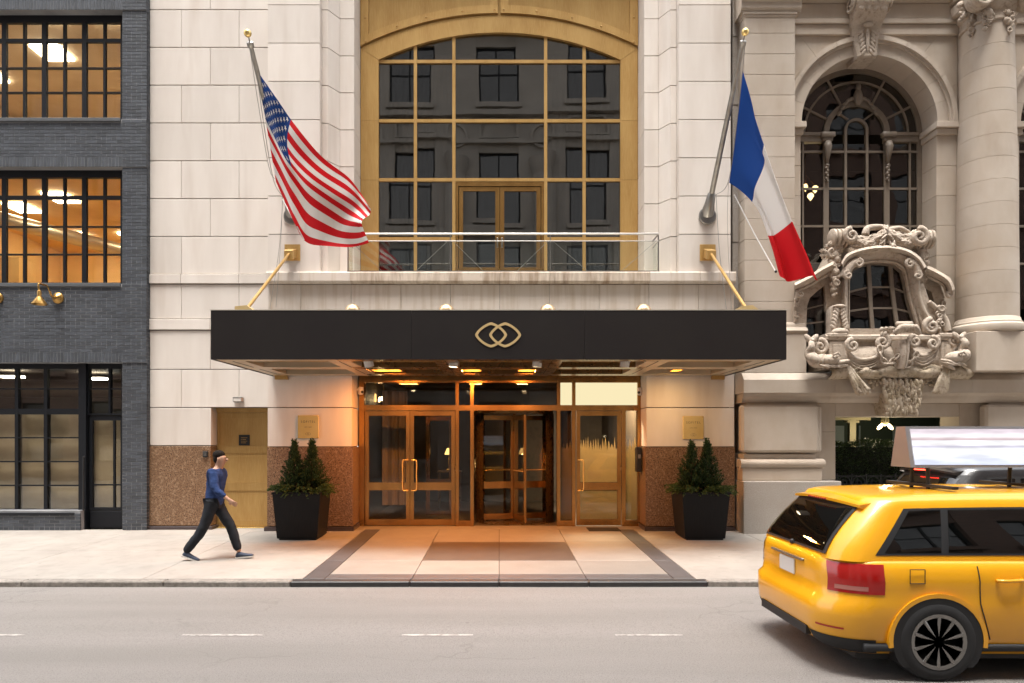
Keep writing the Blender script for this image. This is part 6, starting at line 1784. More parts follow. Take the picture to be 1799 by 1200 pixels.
# stern: cornice, hull, keel, chain
YH = -0.62
m = MB()
prof = [(0.3, Z(588, YH)), (YH - 0.02, Z(588, YH)), (YH - 0.08, Z(591, YH)), (YH - 0.08, Z(597, YH)), (YH - 0.03, Z(600, YH)), (0.3, Z(600, YH))]
m.prism(prof, 'x', X(1448, YH), X(1668, YH)); m.build('stern_cornice', M['tan_carved'], bo)
m = MB(); n, q = 24, 10
xa, xb = X(1426, YH), X(1690, YH)
za, zb_ = Z(650, YH), Z(599, YH)
for i in range(n + 1):
    u = -1 + 2 * i / n
    for j in range(q + 1):
        v = j / q
        bul = 0.10 + 0.20 * (1 - abs(u) ** 2.2) * (0.35 + 0.65 * math.sin(PI * min(1, 0.15 + v * 0.95)))
        wx = 0.80 + 0.20 * v
        m.v.append(((xa + xb) / 2 + u * (xb - xa) / 2 * wx, -0.45 - bul, za + (zb_ - za) * v))
m.f = [(i * (q + 1) + j, (i + 1) * (q + 1) + j, (i + 1) * (q + 1) + j + 1, i * (q + 1) + j + 1) for i in range(n) for j in range(q)]
m.build('hull', M['tan_carved'], bo, smooth=True)
YX = YH - 0.18
for s_, (cx_, ww) in ((1, (1455 + 31, 0)), (-1, (1650 - 22, 0))): pass
for (l) in ([(1488, 610), (1494, 624), (1515, 632), (1540, 626), (1552, 608)], [(1598, 606), (1604, 618), (1622, 625), (1640, 617), (1648, 604)]):
    sweep(l, 0.036, YX + 0.03, name='hull_moulding')
    for dd in (6, 11, 16):
        sweep([(p[0], p[1] + dd * (0.6 + 0.4 * math.sin(PI * i / 4))) for i, p in enumerate(l)], 0.013, YX + 0.035, name='hull_plank_line')
scroll(1496, 607, 11, YX, 1.5, 1); scroll(1548, 601, 13, YX, 1.6, -1); scroll(1605, 600, 11, YX, 1.5, 1); scroll(1637, 603, 11, YX, 1.5, -1); scroll(1439, 610, 13, YH - 0.02, 1.5, -1); scroll(1674, 600, 10, YH - 0.02, 1.5, 1)
for (a, b) in ((1454, 1482), (1610 + 40, 1672)):
    m = MB(); m.cbox(X(a, YH), X(b, YH), YH - 0.06, 0.2, Z(648, YH), Z(600, YH), 0.01); m.cbox(X(a + 6, YH), X(b - 6, YH), YH - 0.075, YH - 0.055, Z(640, YH), Z(606, YH), 0.006); m.cbox(X(a - 3, YH), X(b + 3, YH), YH - 0.10, 0.2, Z(594, YH), Z(586, YH), 0.02); m.build('stern_pedestal', M['tan_carved'], bo)
m = MB(); nr = 12
for i in range(nr + 1):
    t = i / nr; py = 598 + 50 * t; w = 11.5 - 5.0 * t; bul = 0.10 + 0.09 * math.sin(PI * (0.15 + 0.7 * t))
    xc = 1584.5 - 3 * t
    for (du, dy) in ((-1.0, 0.25), (-1.0, -0.3 * bul), (-0.6, -0.85 * bul), (-0.12, -bul), (0.0, -0.82 * bul), (0.12, -bul), (0.6, -0.85 * bul), (1.0, -0.3 * bul), (1.0, 0.25)):
        m.v.append((X(xc + du * w, YX), YX + dy, Z(py, YX)))
for i in range(nr):
    for k in range(8): m.f.append((9 * i + k, 9 * i + k + 1, 9 * i + 10 + k, 9 * i + 9 + k))
m.f += [tuple(range(9)), tuple(range(9 * nr, 9 * nr + 9))]
m.build('keel', M['tan_carved'], bo, smooth=40)
# scallop crest over the keel
m = MB(); c = (X(1583, YX), YX - 0.1, Z(583, YX))
for k in range(9):
    a = (k - 4) * 0.34
    m.tube([(c[0] + 0.02 * math.sin(a), c[1] - 0.05, c[2] + 0.10), (c[0] + 0.14 * math.sin(a), c[1] - 0.13, c[2] + 0.06), (c[0] + 0.24 * math.sin(a), c[1] - 0.08, c[2] - 0.08 + 0.05 * math.cos(a))], [0.03, 0.05, 0.045], 7)
m.tube([(c[0] - 0.14, c[1], c[2] + 0.13), (c[0] + 0.14, c[1], c[2] + 0.13)], 0.05, 10)
m.build('scallop_crest', M['tan_carved'], bo, smooth=True)
cluster(X(1556, YX), Z(578, YX), YX - 0.05, 0.12, 0.1, 12, 31, 0.06).build('shell_cluster', M['tan_carved'], bo, smooth=True)
def chain(l, n, y):
    pts = crom(l, n)
    for k, p in enumerate(pts):
        m = MB(); t = pts[min(k + 1, n - 1)] - pts[max(k - 1, 0)]; ang = math.atan2(-t.y, t.x)
        ring = []
        for q in range(15):
            a = 2 * PI * q / 14; u, w = 0.075 * math.cos(a), 0.045 * math.sin(a) * (1.0 if k % 2 == 0 else 0.35)
            ring.append((X(p.x, y) + u * math.cos(ang) - w * math.sin(ang), y - 0.02 + (0.03 * math.sin(a) if k % 2 else 0), Z(p.y, y) + u * math.sin(ang) + w * math.cos(ang)))
        m.tube(ring, 0.018, 6); m.build('chain_link', M['tan_carved'], bo, smooth=True)
chain([(1545, 614), (1548, 628), (1556, 638), (1566, 636), (1574, 627)], 6, YX - 0.05)
chain([(1608, 624), (1602, 633), (1596, 640)], 3, YX - 0.05)
# dolphins
def dolphin(pts, rad, head, snout, eye, tail):
    m = MB()
    y = YH - 0.14
    P = [(X(a, y), y + 0.04 * math.sin(i), Z(b, y)) for i, (a, b) in enumerate([tuple(v) for v in crom(pts, 18)])]
    rr5 = crom([(r_, 0) for r_ in rad], 18)
    m.tube(P, [v.x for v in rr5], 12)
    hx, hy, hr = head
    m.blob((X(hx, y), y - 0.03, Z(hy, y)), hr, 14, 10)
    m.blob((X(snout[0], y), y - 0.05, Z(snout[1], y)), (0.17, 0.08, 0.045), 12, 8, Matrix.Rotation(snout[2], 3, 'Y'))
    m.blob((X(snout[0] - 2, y), y - 0.05, Z(snout[1] + 6, y)), (0.16, 0.07, 0.035), 12, 8, Matrix.Rotation(snout[2] + 0.2, 3, 'Y'))
    m.blob((X(eye[0], y), y - 0.17, Z(eye[1], y)), 0.035, 10, 8); m.tube([(X(eye[0] - 6, y), y - 0.14, Z(eye[1] - 2, y)), (X(eye[0], y), y - 0.19, Z(eye[1] - 6, y)), (X(eye[0] + 7, y), y - 0.13, Z(eye[1] - 1, y))], 0.022, 6)
    for k in range(6): m.blob((X(hx - 14 + 5 * k, y), y - 0.10, Z(hy + 11 + (k % 2), y)), (0.09, 0.03, 0.02), 6, 5, Matrix.Rotation(0.3, 3, 'Y'))
    for s_ in (-0.5, 0.5): m.blob((X(tail[0] + 8 * s_, y), y + 0.04, Z(tail[1], y)), (0.06, 0.03, 0.13), 8, 6, Matrix.Rotation(s_ * 1.4, 3, 'Y'))
    m.build('dolphin', M['tan_carved'], bo, smooth=True)
dolphin([(1428, 596), (1424, 612), (1428, 632), (1448, 634)], [0.04, 0.07, 0.12, 0.13], (1456, 633, (0.19, 0.12, 0.11)), (1476, 637, -0.25), (1463, 628), (1427, 596))
dolphin([(1690, 590), (1694, 606), (1692, 626), (1678, 628)], [0.04, 0.07, 0.11, 0.12], (1674, 629, (0.17, 0.12, 0.11)), (1664, 637, 0.3), (1681, 626), (1688, 592))
# carved water, tassels and pendant seaweed
YT = YL - 0.02
m = MB(); n, q = 70, 8
rr6 = random.Random(5)
xa, xb = X(1455, YT), X(1702, YT)
for i in range(n + 1):
    u = i / n
    for j in range(q + 1):
        v = j / q; a = PI * v
        w = 0.10 + 0.025 * math.sin(u * 31) + 0.02 * math.sin(u * 57 + 1)
        m.v.append((xa + (xb - xa) * u, YT + 0.10 - (0.17 + w * 0.7) * math.sin(a) + rr6.uniform(-0.012, 0.012), Z(668, YT) + 0.01 + 0.27 * (0.5 - 0.5 * math.cos(a)) * (0.85 + 0.3 * math.sin(u * 19) ** 2) + rr6.uniform(-0.012, 0.012)))
m.f = [(i * (q + 1) + j, (i + 1) * (q + 1) + j, (i + 1) * (q + 1) + j + 1, i * (q + 1) + j + 1) for i in range(n) for j in range(q)]
m.build('carved_water', M['tan_moss'], bo, smooth=True)
def tassel(x0, y0, x1, y1, n, seed):
    rr7 = random.Random(seed); m = MB()
    for k in range(n):
        t = (k + 0.5) / n - 0.5
        a = PT(x0 + t * 6, y0, YT - 0.10); b = PT((x0 + x1) / 2 + t * 14, (y0 + y1) / 2, YT - 0.14); c = PT(x1 + t * 22, y1 + rr7.uniform(-5, 3), YT - 0.09)
        m.tube(crom([a, b, c], 9), [0.024 + 0.026 * (i / 8) * rr7.uniform(0.8, 1.3) for i in range(9)], 6)
    m.build('tassel', M['tan_moss'], bo, smooth=True)
tassel(1489, 643, 1516, 690, 17, 1); tassel(1664, 643, 1652, 689, 17, 2)
m = MB(); yb_ = YL
top = [(X(1549, yb_), Z(670, yb_)), (X(1621, yb_), Z(670, yb_))]; bot = [(X(1559, yb_), Z(728, yb_)), (X(1613, yb_), Z(728, yb_))]
m.add([(top[0][0], -0.2, top[0][1]), (top[1][0], -0.2, top[1][1]), (bot[1][0], -0.2, bot[1][1]), (bot[0][0], -0.2, bot[0][1]), (top[0][0], yb_ - 0.06, top[0][1]), (top[1][0], yb_ - 0.06, top[1][1]), (bot[1][0], yb_ + 0.02, bot[1][1]), (bot[0][0], yb_ + 0.02, bot[0][1])],
      [(0, 1, 2, 3), (4, 7, 6, 5), (0, 4, 5, 1), (1, 5, 6, 2), (2, 6, 7, 3), (3, 7, 4, 0)])
pend = m.build('pendant_block', M['tan_moss'], bo)
m = MB(); rr8 = random.Random(9)
for c_ in range(13):
    u = (c_ + 0.5) / 13 + rr8.uniform(-0.02, 0.02)
    ph = rr8.uniform(0, 6)
    t = rr8.uniform(0, 0.1)
    while t < 1.0:
        ln_ = rr8.uniform(0.10, 0.24)
        x = (1550 + 69 * u) + (0.5 - u) * 15 * t + 1.6 * math.sin(9 * t + ph)
        m.blob(PT(x, 671 + 55 * t, YL - 0.075 + 0.075 * t - rr8.uniform(0, 0.03)), (0.036 * rr8.uniform(0.8, 1.4), 0.055, 0.062 * rr8.uniform(0.8, 1.9)), 7, 6, Matrix.Rotation(rr8.uniform(-0.35, 0.35), 3, 'Y'))
        t += ln_ * 0.75
for k in range(60):
    x = rr8.uniform(1524, 1648)
    m.blob(PT(x, 668 + abs(rr8.gauss(0, 6)), YL - 0.02), (0.04 * rr8.uniform(0.6, 1.3), 0.03, 0.04 * rr8.uniform(0.7, 1.6)), 7, 5)
m.build('carved_seaweed', M['tan_moss'], bo, smooth=True)
# ================================================================== planters and plants
def leaf_mat(name, c1, c2, rough=0.55):
    m, nt, out = nodes_of(name)
    b = N(nt, 'ShaderNodeBsdfPrincipled'); b.inputs['Roughness'].default_value = rough; b.inputs['Specular IOR Level'].default_value = 0.3
    g_ = N(nt, 'ShaderNodeNewGeometry')
    c = ramp(nt, g_.outputs['Random Per Island'], [(0.0, c1), (0.75, tuple((a + d) / 2 for a, d in zip(c1, c2))), (1.0, c2)])
    L(nt, c, b.inputs['Base Color'])
    tr2 = N(nt, 'ShaderNodeBsdfTranslucent'); L(nt, c, tr2.inputs[0]); mx = N(nt, 'ShaderNodeMixShader'); mx.inputs[0].default_value = 0.2
    L(nt, b.outputs[0], mx.inputs[1]); L(nt, tr2.outputs[0], mx.inputs[2]); L(nt, mx.outputs[0], out.inputs[0])
    return m
M['needle'] = leaf_mat('spruce_needles', (0.012, 0.034, 0.012), (0.085, 0.135, 0.045))
M['cedar'] = leaf_mat('cedar_greens', (0.035, 0.075, 0.02), (0.13, 0.16, 0.05))
M['box_leaf'] = leaf_mat('hedge_leaves', (0.02, 0.048, 0.018), (0.10, 0.15, 0.05), 0.4)
M['bark'] = pmat('conifer_bark', (0.06, 0.04, 0.025), 0.9)
def spray(m, p, d, ln, w, rr, n=3):
    # small tuft of slim pointed leaves round direction d
    d = d.normalized(); a = d.orthogonal().normalized(); b = d.cross(a)
    for k in range(n):
        t = 2 * PI * k / n + rr.uniform(0, 6)
        q = (a * math.cos(t) + b * math.sin(t))
        dd = (d + q * 0.45).normalized()
        sidev = dd.cross(q).normalized() * w
        m.add([p - sidev * 0.5, p + dd * ln * 0.5 + sidev, p + dd * ln, p + dd * ln * 0.5 - sidev], [(0, 1, 2, 3)])
def conifer(x, y, z0, h, r0, seed, lab):
    rr = random.Random(seed)
    t = thing('conifer', lab, 'conifer', (x, y, z0), 'small spruces in the planters')
    m = MB(); m.tube([(x, y, z0 - 0.1), (x, y, z0 + h * 0.7)], [0.022, 0.006], 8); m.build('trunk', M['bark'], t)
    m = MB()
    # branches: each a rising shoot with needles along it, longer low down, uneven
    nb_ = 175
    for k in range(nb_):
        f = (k / nb_) ** 1.25 * 0.93
        a = k * 2.399 + rr.uniform(-0.4, 0.4)
        pr = r0 * ((1 - f) ** 1.05) * (0.72 + 0.28 * min(1, f * 7 + 0.35)) * rr.uniform(0.6, 1.12) * (1.12 if f < 0.5 else 0.9) + 0.01
        up_ = 0.06 + 0.12 * (1 - f) + 0.05 * rr.random()
        b0 = Vector((x, y, z0 + f * h)); b1 = b0 + Vector((pr * math.cos(a), pr * math.sin(a), up_))
        nn = 7 + int(17 * (pr / r0))
        for q in range(nn):
            t_ = (q + rr.random()) / nn
            t_ = t_ ** 0.6
            p = b0.lerp(b1, t_) + Vector((rr.uniform(-1, 1), rr.uniform(-1, 1), rr.uniform(-0.6, 1))) * 0.022
            d = Vector((math.cos(a) * 0.8 + rr.uniform(-0.5, 0.5), math.sin(a) * 0.8 + rr.uniform(-0.5, 0.5), 1.1 + f))
            spray(m, p, d, rr.uniform(0.03, 0.055), 0.0058, rr, 4)
    for k in range(30):
        spray(m, Vector((x + rr.uniform(-.01, .01), y + rr.uniform(-.01, .01), z0 + h * (0.86 + 0.13 * k / 30))), Vector((rr.uniform(-.4, .4), rr.uniform(-.4, .4), 1)), 0.045, 0.005, rr, 4)
    m.build('crown', M['needle'], t, recalc=False)
def planter(cx, sx, lab, seed, glab, clabs):
    yf, yb_ = -1.30, -0.56
    g0 = gz(yf) - 0.004
    zt_ = 0.845
    t = thing('planter', lab, 'planter', (cx, (yf + yb_) / 2, g0), 'tapered black planters beside the entrance')
    hw0, hw1 = 0.365, 0.43
    ym = (yf + yb_) / 2; hd0, hd1 = 0.34, 0.40
    m = MB()
    def ring(hw, hd, z_): return [(cx - hw, ym - hd, z_), (cx + hw, ym - hd, z_), (cx + hw, ym + hd, z_), (cx - hw, ym + hd, z_)]
    rings = [ring(hw0 - 0.012, hd0 - 0.012, g0 + 0.035), ring(hw0, hd0, g0 + 0.045), ring(hw1, hd1, zt_ - 0.04), ring(hw1 + 0.012, hd1 + 0.012, zt_ - 0.038), ring(hw1 + 0.012, hd1 + 0.012, zt_), ring(hw1 - 0.02, hd1 - 0.02, zt_), ring(hw1 - 0.03, hd1 - 0.03, zt_ - 0.12)]
    for r_ in rings: m.v += r_
    for i in range(len(rings) - 1):
        for k in range(4): m.f.append((4 * i + k, 4 * i + (k + 1) % 4, 4 * i + 4 + (k + 1) % 4, 4 * i + 4 + k))
    m.f.append((3, 2, 1, 0))
    m.build('pot', M['planter'], t)
    m = MB(); m.cbox(cx - hw0 + 0.03, cx + hw0 - 0.03, ym - hd0 + 0.03, ym + hd0 - 0.03, g0, g0 + 0.036, 0.004); m.build('foot', M['black'], t)
    m = MB(); m.box(cx - hw1 + 0.032, cx + hw1 - 0.032, ym - hd1 + 0.032, ym + hd1 - 0.032, zt_ - 0.14, zt_ - 0.06); m.build('soil', M['soil'], t)
    rr = random.Random(seed)
    m = MB()
    for k in range(230):
        a = rr.uniform(0, 2 * PI)
        e = rr.uniform(0.55, 1.06)
        bx, by = max(-1, min(1, 1.25 * math.cos(a))) * hw1 * e, max(-1, min(1, 1.25 * math.sin(a))) * hd1 * e
        p = Vector((cx + bx, ym + by, zt_ - 0.03 + rr.uniform(0, 0.12)))
        d = Vector((bx / hw1, by / hd1, rr.uniform(-0.25, 0.75)))
        ln = rr.uniform(0.10, 0.2)
        for q in range(7):
            pp = p + d.normalized() * ln * q / 7 + Vector((0, 0, -0.05 * (q / 7) ** 2))
            spray(m, pp, d + Vector((rr.uniform(-0.5, 0.5), rr.uniform(-0.5, 0.5), rr.uniform(-0.3, 0.5))), rr.uniform(0.03, 0.055), 0.009, rr, 3)
    tag(m.build('ground_cover', M['cedar'], recalc=False), glab, 'greenery', kind='stuff')
    for q, (dx, hh, r_) in enumerate(((-0.14, 0.98, 0.275), (0.17, 0.98, 0.29))):
        conifer(cx + dx - (0.02 if sx > 0 else 0), ym + (0.03 if q else -0.03), zt_ - 0.06, hh * (0.97 if (sx > 0 and q == 0) else 1.0), r_, seed + 10 + q, clabs[q])
planter(-3.66, -1, 'tapered black planter left of the entrance', 51, 'cedar sprigs spilling over the rim of the left planter', ['left spruce of the pair in the left planter', 'right spruce of the pair in the left planter'])
planter(3.73, 1, 'tapered black planter right of the entrance', 61, 'cedar sprigs spilling over the rim of the right planter', ['left spruce of the pair in the right planter', 'right spruce of the pair in the right planter'])
# hedge in the porch opening
rr = random.Random(4); m = MB()
hx0, hx1, hy0, hy1, hz0, hz1 = 6.63, 9.0, 0.12, 0.62, 0.95, 1.74
for k in range(9000):
    x = rr.uniform(hx0, hx1); z_ = rr.uniform(hz0, hz1 + 0.05 * math.sin(x * 5)); y = hy0 + (hy1 - hy0) * (rr.random() ** 2.2) + 0.06 * math.sin(x * 7 + z_ * 9)
    if rr.random() < 0.25: z_ = hz1 + rr.uniform(-0.05, 0.03) + 0.04 * math.sin(x * 6); y = rr.uniform(hy0, hy1)
    d = Vector((rr.uniform(-1, 1), -0.8 + rr.uniform(-0.6, 0.6), rr.uniform(-0.2, 1.0))).normalized()
    a = d.orthogonal().normalized() * rr.uniform(0.012, 0.02)
    p = Vector((x, y, z_)); l_ = rr.uniform(0.03, 0.05)
    m.add([p, p + d * l_ * 0.5 + a, p + d * l_, p + d * l_ * 0.5 - a], [(0, 1, 2, 3)])
hd = thing('hedge', 'clipped dark green hedge in the opening below the carved bay', 'hedge', (7.8, 0.4, 0.5))
m.build('foliage', M['box_leaf'], hd, recalc=False)
m = MB(); m.box(hx0, hx1, hy0 + 0.12, hy1, 0.4, hz1 - 0.1); m.build('branches', pmat('dark_hedge_branches', (0.012, 0.015, 0.008), 0.9), hd)
m = MB(); m.cbox(hx0 - 0.02, hx1 + 0.02, hy0 - 0.02, hy1 + 0.04, 0.05, 0.9, 0.01); m.build('trough', M['black'], hd)
fe = thing('iron_fence', 'low black wrought iron fence with loops in front of the hedge', 'fence', (7.8, -0.05, 0))
for k in range(9):
    x = 6.72 + 0.29 * k
    m = MB(); m.tube([(x, -0.05, 0.0), (x, -0.05, 1.08)], 0.012, 8); m.blob((x, -0.05, 1.1), 0.022, 8, 6); m.build('bar', M['black'], fe, smooth=40)
    if k < 8:
        m = MB(); m.tube([(x + 0.145 + 0.12 * math.cos(2 * PI * q / 18), -0.05, 0.94 + 0.12 * math.sin(2 * PI * q / 18)) for q in range(19)], 0.009, 6); m.tube(spiral(0, 0, 0.07, 1.4, 18, lambda u, w: (x + 0.145 + u, -0.05, 0.94 + w)), 0.007, 6); m.build('loop', M['black'], fe, smooth=True)
m = MB(); m.box(6.66, 9.1, -0.062, -0.038, 0.80, 0.82); m.box(6.66, 9.1, -0.062, -0.038, 1.062, 1.078); m.build('rail', M['black'], fe)

# ================================================================== walking person
PY = -3.0
pg = gz(PY)
M['skin'] = pmat('skin', (0.42, 0.24, 0.16), 0.55)
M['shirt'] = pmat('blue_shirt_cloth', (0.03, 0.055, 0.15), 0.9, spec=0.2, var=(0.018, 0.035, 0.10), vscale=(1, 1, 5), vsc=9, bump=0.3, bsc=22)
M['trouser'] = pmat('dark_grey_trouser_cloth', (0.022, 0.024, 0.03), 0.9, spec=0.2, var=(0.015, 0.017, 0.02), vsc=9, bump=0.25, bsc=20)
M['hair'] = pmat('dark_hair', (0.012, 0.008, 0.006), 0.8, spec=0.15, bump=0.6, bsc=90)
M['shoe'] = pmat('navy_canvas_shoe', (0.035, 0.05, 0.085), 0.7)
M['sole'] = pmat('pale_rubber_sole', (0.6, 0.57, 0.53), 0.6)
hx = X(376, PY)
pe = thing('person', 'person in blue top and dark trousers walking past the service door', 'person', (hx, PY, pg))
def skin_obj(name, verts, edges, radii, mat, parent, root=0, lv=2):
    me = bpy.data.meshes.new(name); me.from_pydata([tuple(v) for v in verts], edges, [])
    o = bpy.data.objects.new(name, me); link(o, parent)
    sk = o.modifiers.new('skin', 'SKIN'); sk.use_smooth_shade = True
    if not me.skin_vertices:
        bm = bmesh.new(); bm.from_mesh(me); bm.verts.layers.skin.verify(); bm.to_mesh(me); bm.free()
    for i, r_ in enumerate(radii):
        me.skin_vertices[0].data[i].radius = r_ if isinstance(r_, tuple) else (r_, r_)
        me.skin_vertices[0].data[i].use_root = (i == root)
    ss = o.modifiers.new('sub', 'SUBSURF'); ss.levels = lv; ss.render_levels = lv
    me.materials.append(mat)
    return o
def V(x, y, z): return Vector((hx + x, PY + y, pg + z))
H_ = 0.98
J = dict(pel=V(0.0, 0, 0.90), sp1=V(0.015, 0, 1.05), sp2=V(0.035, 0, 1.22), ch=V(0.05, 0, 1.34), nk=V(0.07, 0, 1.43), hd0=V(0.10, 0, 1.50), hd1=V(0.105, 0, 1.58), hd2=V(0.10, 0, 1.635),
         hl=V(0.0, -0.09, 0.86), kl=V(-0.14, -0.09, 0.47), al=V(-0.42, -0.09, 0.12), hr=V(0.0, 0.09, 0.86), kr=V(0.24, 0.09, 0.48), ar=V(0.36, 0.09, 0.09),
         shl=V(0.05, -0.17, 1.36), ell=V(0.12, -0.23, 1.10), wrl=V(0.31, -0.21, 0.95), shr=V(0.05, 0.17, 1.36), elr=V(-0.11, 0.22, 1.11), wrr=V(-0.13, 0.21, 0.87))
names = ['pel', 'sp1', 'sp2', 'ch', 'nk', 'hd0', 'hd1', 'hd2', 'hl', 'kl', 'al', 'hr', 'kr', 'ar', 'shl', 'ell', 'wrl', 'shr', 'elr', 'wrr']
ix = {n_: i for i, n_ in enumerate(names)}
vs_ = [J[n_] for n_ in names]
ed = [('pel', 'sp1'), ('sp1', 'sp2'), ('sp2', 'ch'), ('ch', 'nk'), ('nk', 'hd0'), ('hd0', 'hd1'), ('hd1', 'hd2'), ('pel', 'hl'), ('hl', 'kl'), ('kl', 'al'), ('pel', 'hr'), ('hr', 'kr'), ('kr', 'ar'), ('ch', 'shl'), ('shl', 'ell'), ('ell', 'wrl'), ('ch', 'shr'), ('shr', 'elr'), ('elr', 'wrr')]
ra = dict(pel=0.12, sp1=0.115, sp2=0.12, ch=0.125, nk=0.055, hd0=0.078, hd1=0.092, hd2=0.07, hl=0.08, kl=0.055, al=0.04, hr=0.08, kr=0.055, ar=0.04, shl=0.055, ell=0.042, wrl=0.028, shr=0.055, elr=0.042, wrr=0.028)
verts = list(vs_); edges = [(ix[a], ix[b]) for a, b in ed]; radii = [ra[n_] for n_ in names]
# hands: palm and five curled fingers each
for w, dirv, side in (('wrl', (J['wrl'] - J['ell']).normalized(), Vector((0, -1, 0))), ('wrr', (J['wrr'] - J['elr']).normalized(), Vector((0, 1, 0)))):
    base = J[w]; across = dirv.cross(side).normalized()
    i0 = len(verts); verts.append(base + dirv * 0.06); radii.append((0.036, 0.020)); edges.append((ix[w], i0))
    for f in range(4):
        o_ = across * (0.027 - 0.018 * f); ln = (0.07, 0.078, 0.074, 0.058)[f]
        a = len(verts); verts.append(base + dirv * 0.085 + o_); radii.append(0.010)
        verts.append(base + dirv * (0.085 + ln * 0.5) + o_ - side * 0.006); radii.append(0.009)
        verts.append(base + dirv * (0.085 + ln * 0.85) + o_ - side * 0.03); radii.append(0.007)
        edges += [(i0, a), (a, a + 1), (a + 1, a + 2)]
    a = len(verts); verts.append(base + dirv * 0.035 + across * 0.035); radii.append(0.012); verts.append(base + dirv * 0.075 + across * 0.055 - side * 0.015); radii.append(0.009)
    edges += [(i0, a), (a, a + 1)]
skin_obj('body', verts, edges, radii, M['skin'], pe, 0, 2)
# head details sit on the body: hair, nose, ears, eyes
hc = J['hd1'] + Vector((0, 0, 0.0))
m = MB(); m.blob(tuple(hc + Vector((-0.03, 0, 0.05))), (0.092, 0.09, 0.072), 18, 12)
m.blob(tuple(hc + Vector((-0.052, 0, -0.01))), (0.06, 0.085, 0.085), 14, 10)
m.build('hair', M['hair'], pe, smooth=True)
m = MB(); m.blob(tuple(hc + Vector((0.094, 0, -0.028))), (0.024, 0.014, 0.022), 8, 6); m.build('nose', M['skin'], pe, smooth=True)
for s_ in (-1, 1):
    m = MB(); m.blob(tuple(hc + Vector((0.0, s_ * 0.09, -0.02))), (0.02, 0.01, 0.03), 8, 6); m.build('ear', M['skin'], pe, smooth=True)
    m = MB(); m.blob(tuple(hc + Vector((0.083, s_ * 0.034, 0.0))), (0.009, 0.012, 0.008), 8, 6); m.build('eye', M['black'], pe, smooth=True)
m = MB(); m.blob(tuple(hc + Vector((0.086, 0, -0.062))), (0.01, 0.024, 0.006), 8, 6); m.build('mouth', pmat('lips', (0.35, 0.13, 0.1), 0.5), pe, smooth=True)
# shirt and trousers follow the same joints
wl_, wr_ = J['ell'].lerp(J['wrl'], 0.8), J['elr'].lerp(J['wrr'], 0.8)
sv_ = [J['pel'] + Vector((0, 0, -0.13)), J['sp1'], J['sp2'], J['ch'], J['nk'] - Vector((0.005, 0, 0.02)), J['shl'], J['ell'], wl_, J['shr'], J['elr'], wr_]
sh_o = skin_obj('shirt', sv_, [(0, 1), (1, 2), (2, 3), (3, 4), (3, 5), (5, 6), (6, 7), (3, 8), (8, 9), (9, 10)], [(0.165, 0.145), (0.15, 0.14), (0.155, 0.14), (0.155, 0.135), 0.075, 0.082, 0.066, 0.05, 0.082, 0.066, 0.05], M['shirt'], pe, 0, 2)
tv = [J['pel'] + Vector((0, 0, -0.01)), J['hl'], J['kl'], J['al'] + Vector((0.01, 0, 0.0)), J['hr'], J['kr'], J['ar'] + Vector((-0.01, 0, 0.02))]
tr_o = skin_obj('trousers', tv, [(0, 1), (1, 2), (2, 3), (0, 4), (4, 5), (5, 6)], [0.115, 0.105, 0.082, 0.064, 0.105, 0.082, 0.064], M['trouser'], pe, 0, 2)
for o_, st_, ns_ in ((sh_o, 0.03, 0.09), (tr_o, 0.022, 0.11)):
    tx_ = bpy.data.textures.new('cloth_folds', 'CLOUDS'); tx_.noise_scale = ns_; tx_.noise_depth = 1
    dm = o_.modifiers.new('folds', 'DISPLACE'); dm.texture = tx_; dm.strength = st_; dm.mid_level = 0.5; dm.texture_coords = 'LOCAL'
    sb_ = o_.modifiers['sub']; sb_.levels = 3; sb_.render_levels = 3
def shoe(ax, ay, az, pitch):
    m = MB(); n = 12
    st = [(-0.09, 0.030, 0.055), (-0.07, 0.040, 0.085), (-0.02, 0.042, 0.085), (0.04, 0.044, 0.062), (0.10, 0.047, 0.048), (0.15, 0.040, 0.040), (0.178, 0.02, 0.026)]
    for (x, w, h) in st:
        for k in range(n):
            a = 2 * PI * k / n; m.v.append((x, w * math.cos(a), max(0.014, h / 2 + 0.012 + h / 2 * math.sin(a))))
    for i in range(len(st) - 1):
        for k in range(n): m.f.append((i * n + k, i * n + (k + 1) % n, (i + 1) * n + (k + 1) % n, (i + 1) * n + k))
    m.f += [tuple(range(n)), tuple(range(len(st) * n - n, len(st) * n))]
    s2 = MB(); s2.prism([(-0.10, 0.0), (-0.095, 0.035), (-0.02, 0.044), (0.06, 0.048), (0.13, 0.046), (0.175, 0.028), (0.185, 0.0), (0.175, -0.028), (0.13, -0.046), (0.06, -0.048), (-0.02, -0.044), (-0.095, -0.035)], 'z', 0.0, 0.02)
    rot = Matrix.Rotation(-pitch, 3, 'Y')
    for q in (m, s2): q.v = [tuple(Vector((ax, ay, az)) + rot @ Vector(p)) for p in q.v]
    so = m.build('shoe', M['shoe'], pe, smooth=True); s2.build('sole', M['sole'], so)
fr_ = J['al']; shoe(fr_.x + 0.055, fr_.y, pg + gz(-3.09) - pg + 0.035, -0.33)
ff = J['ar']; shoe(ff.x + 0.045, ff.y, gz(PY + 0.09) + 0.006, 0.10)
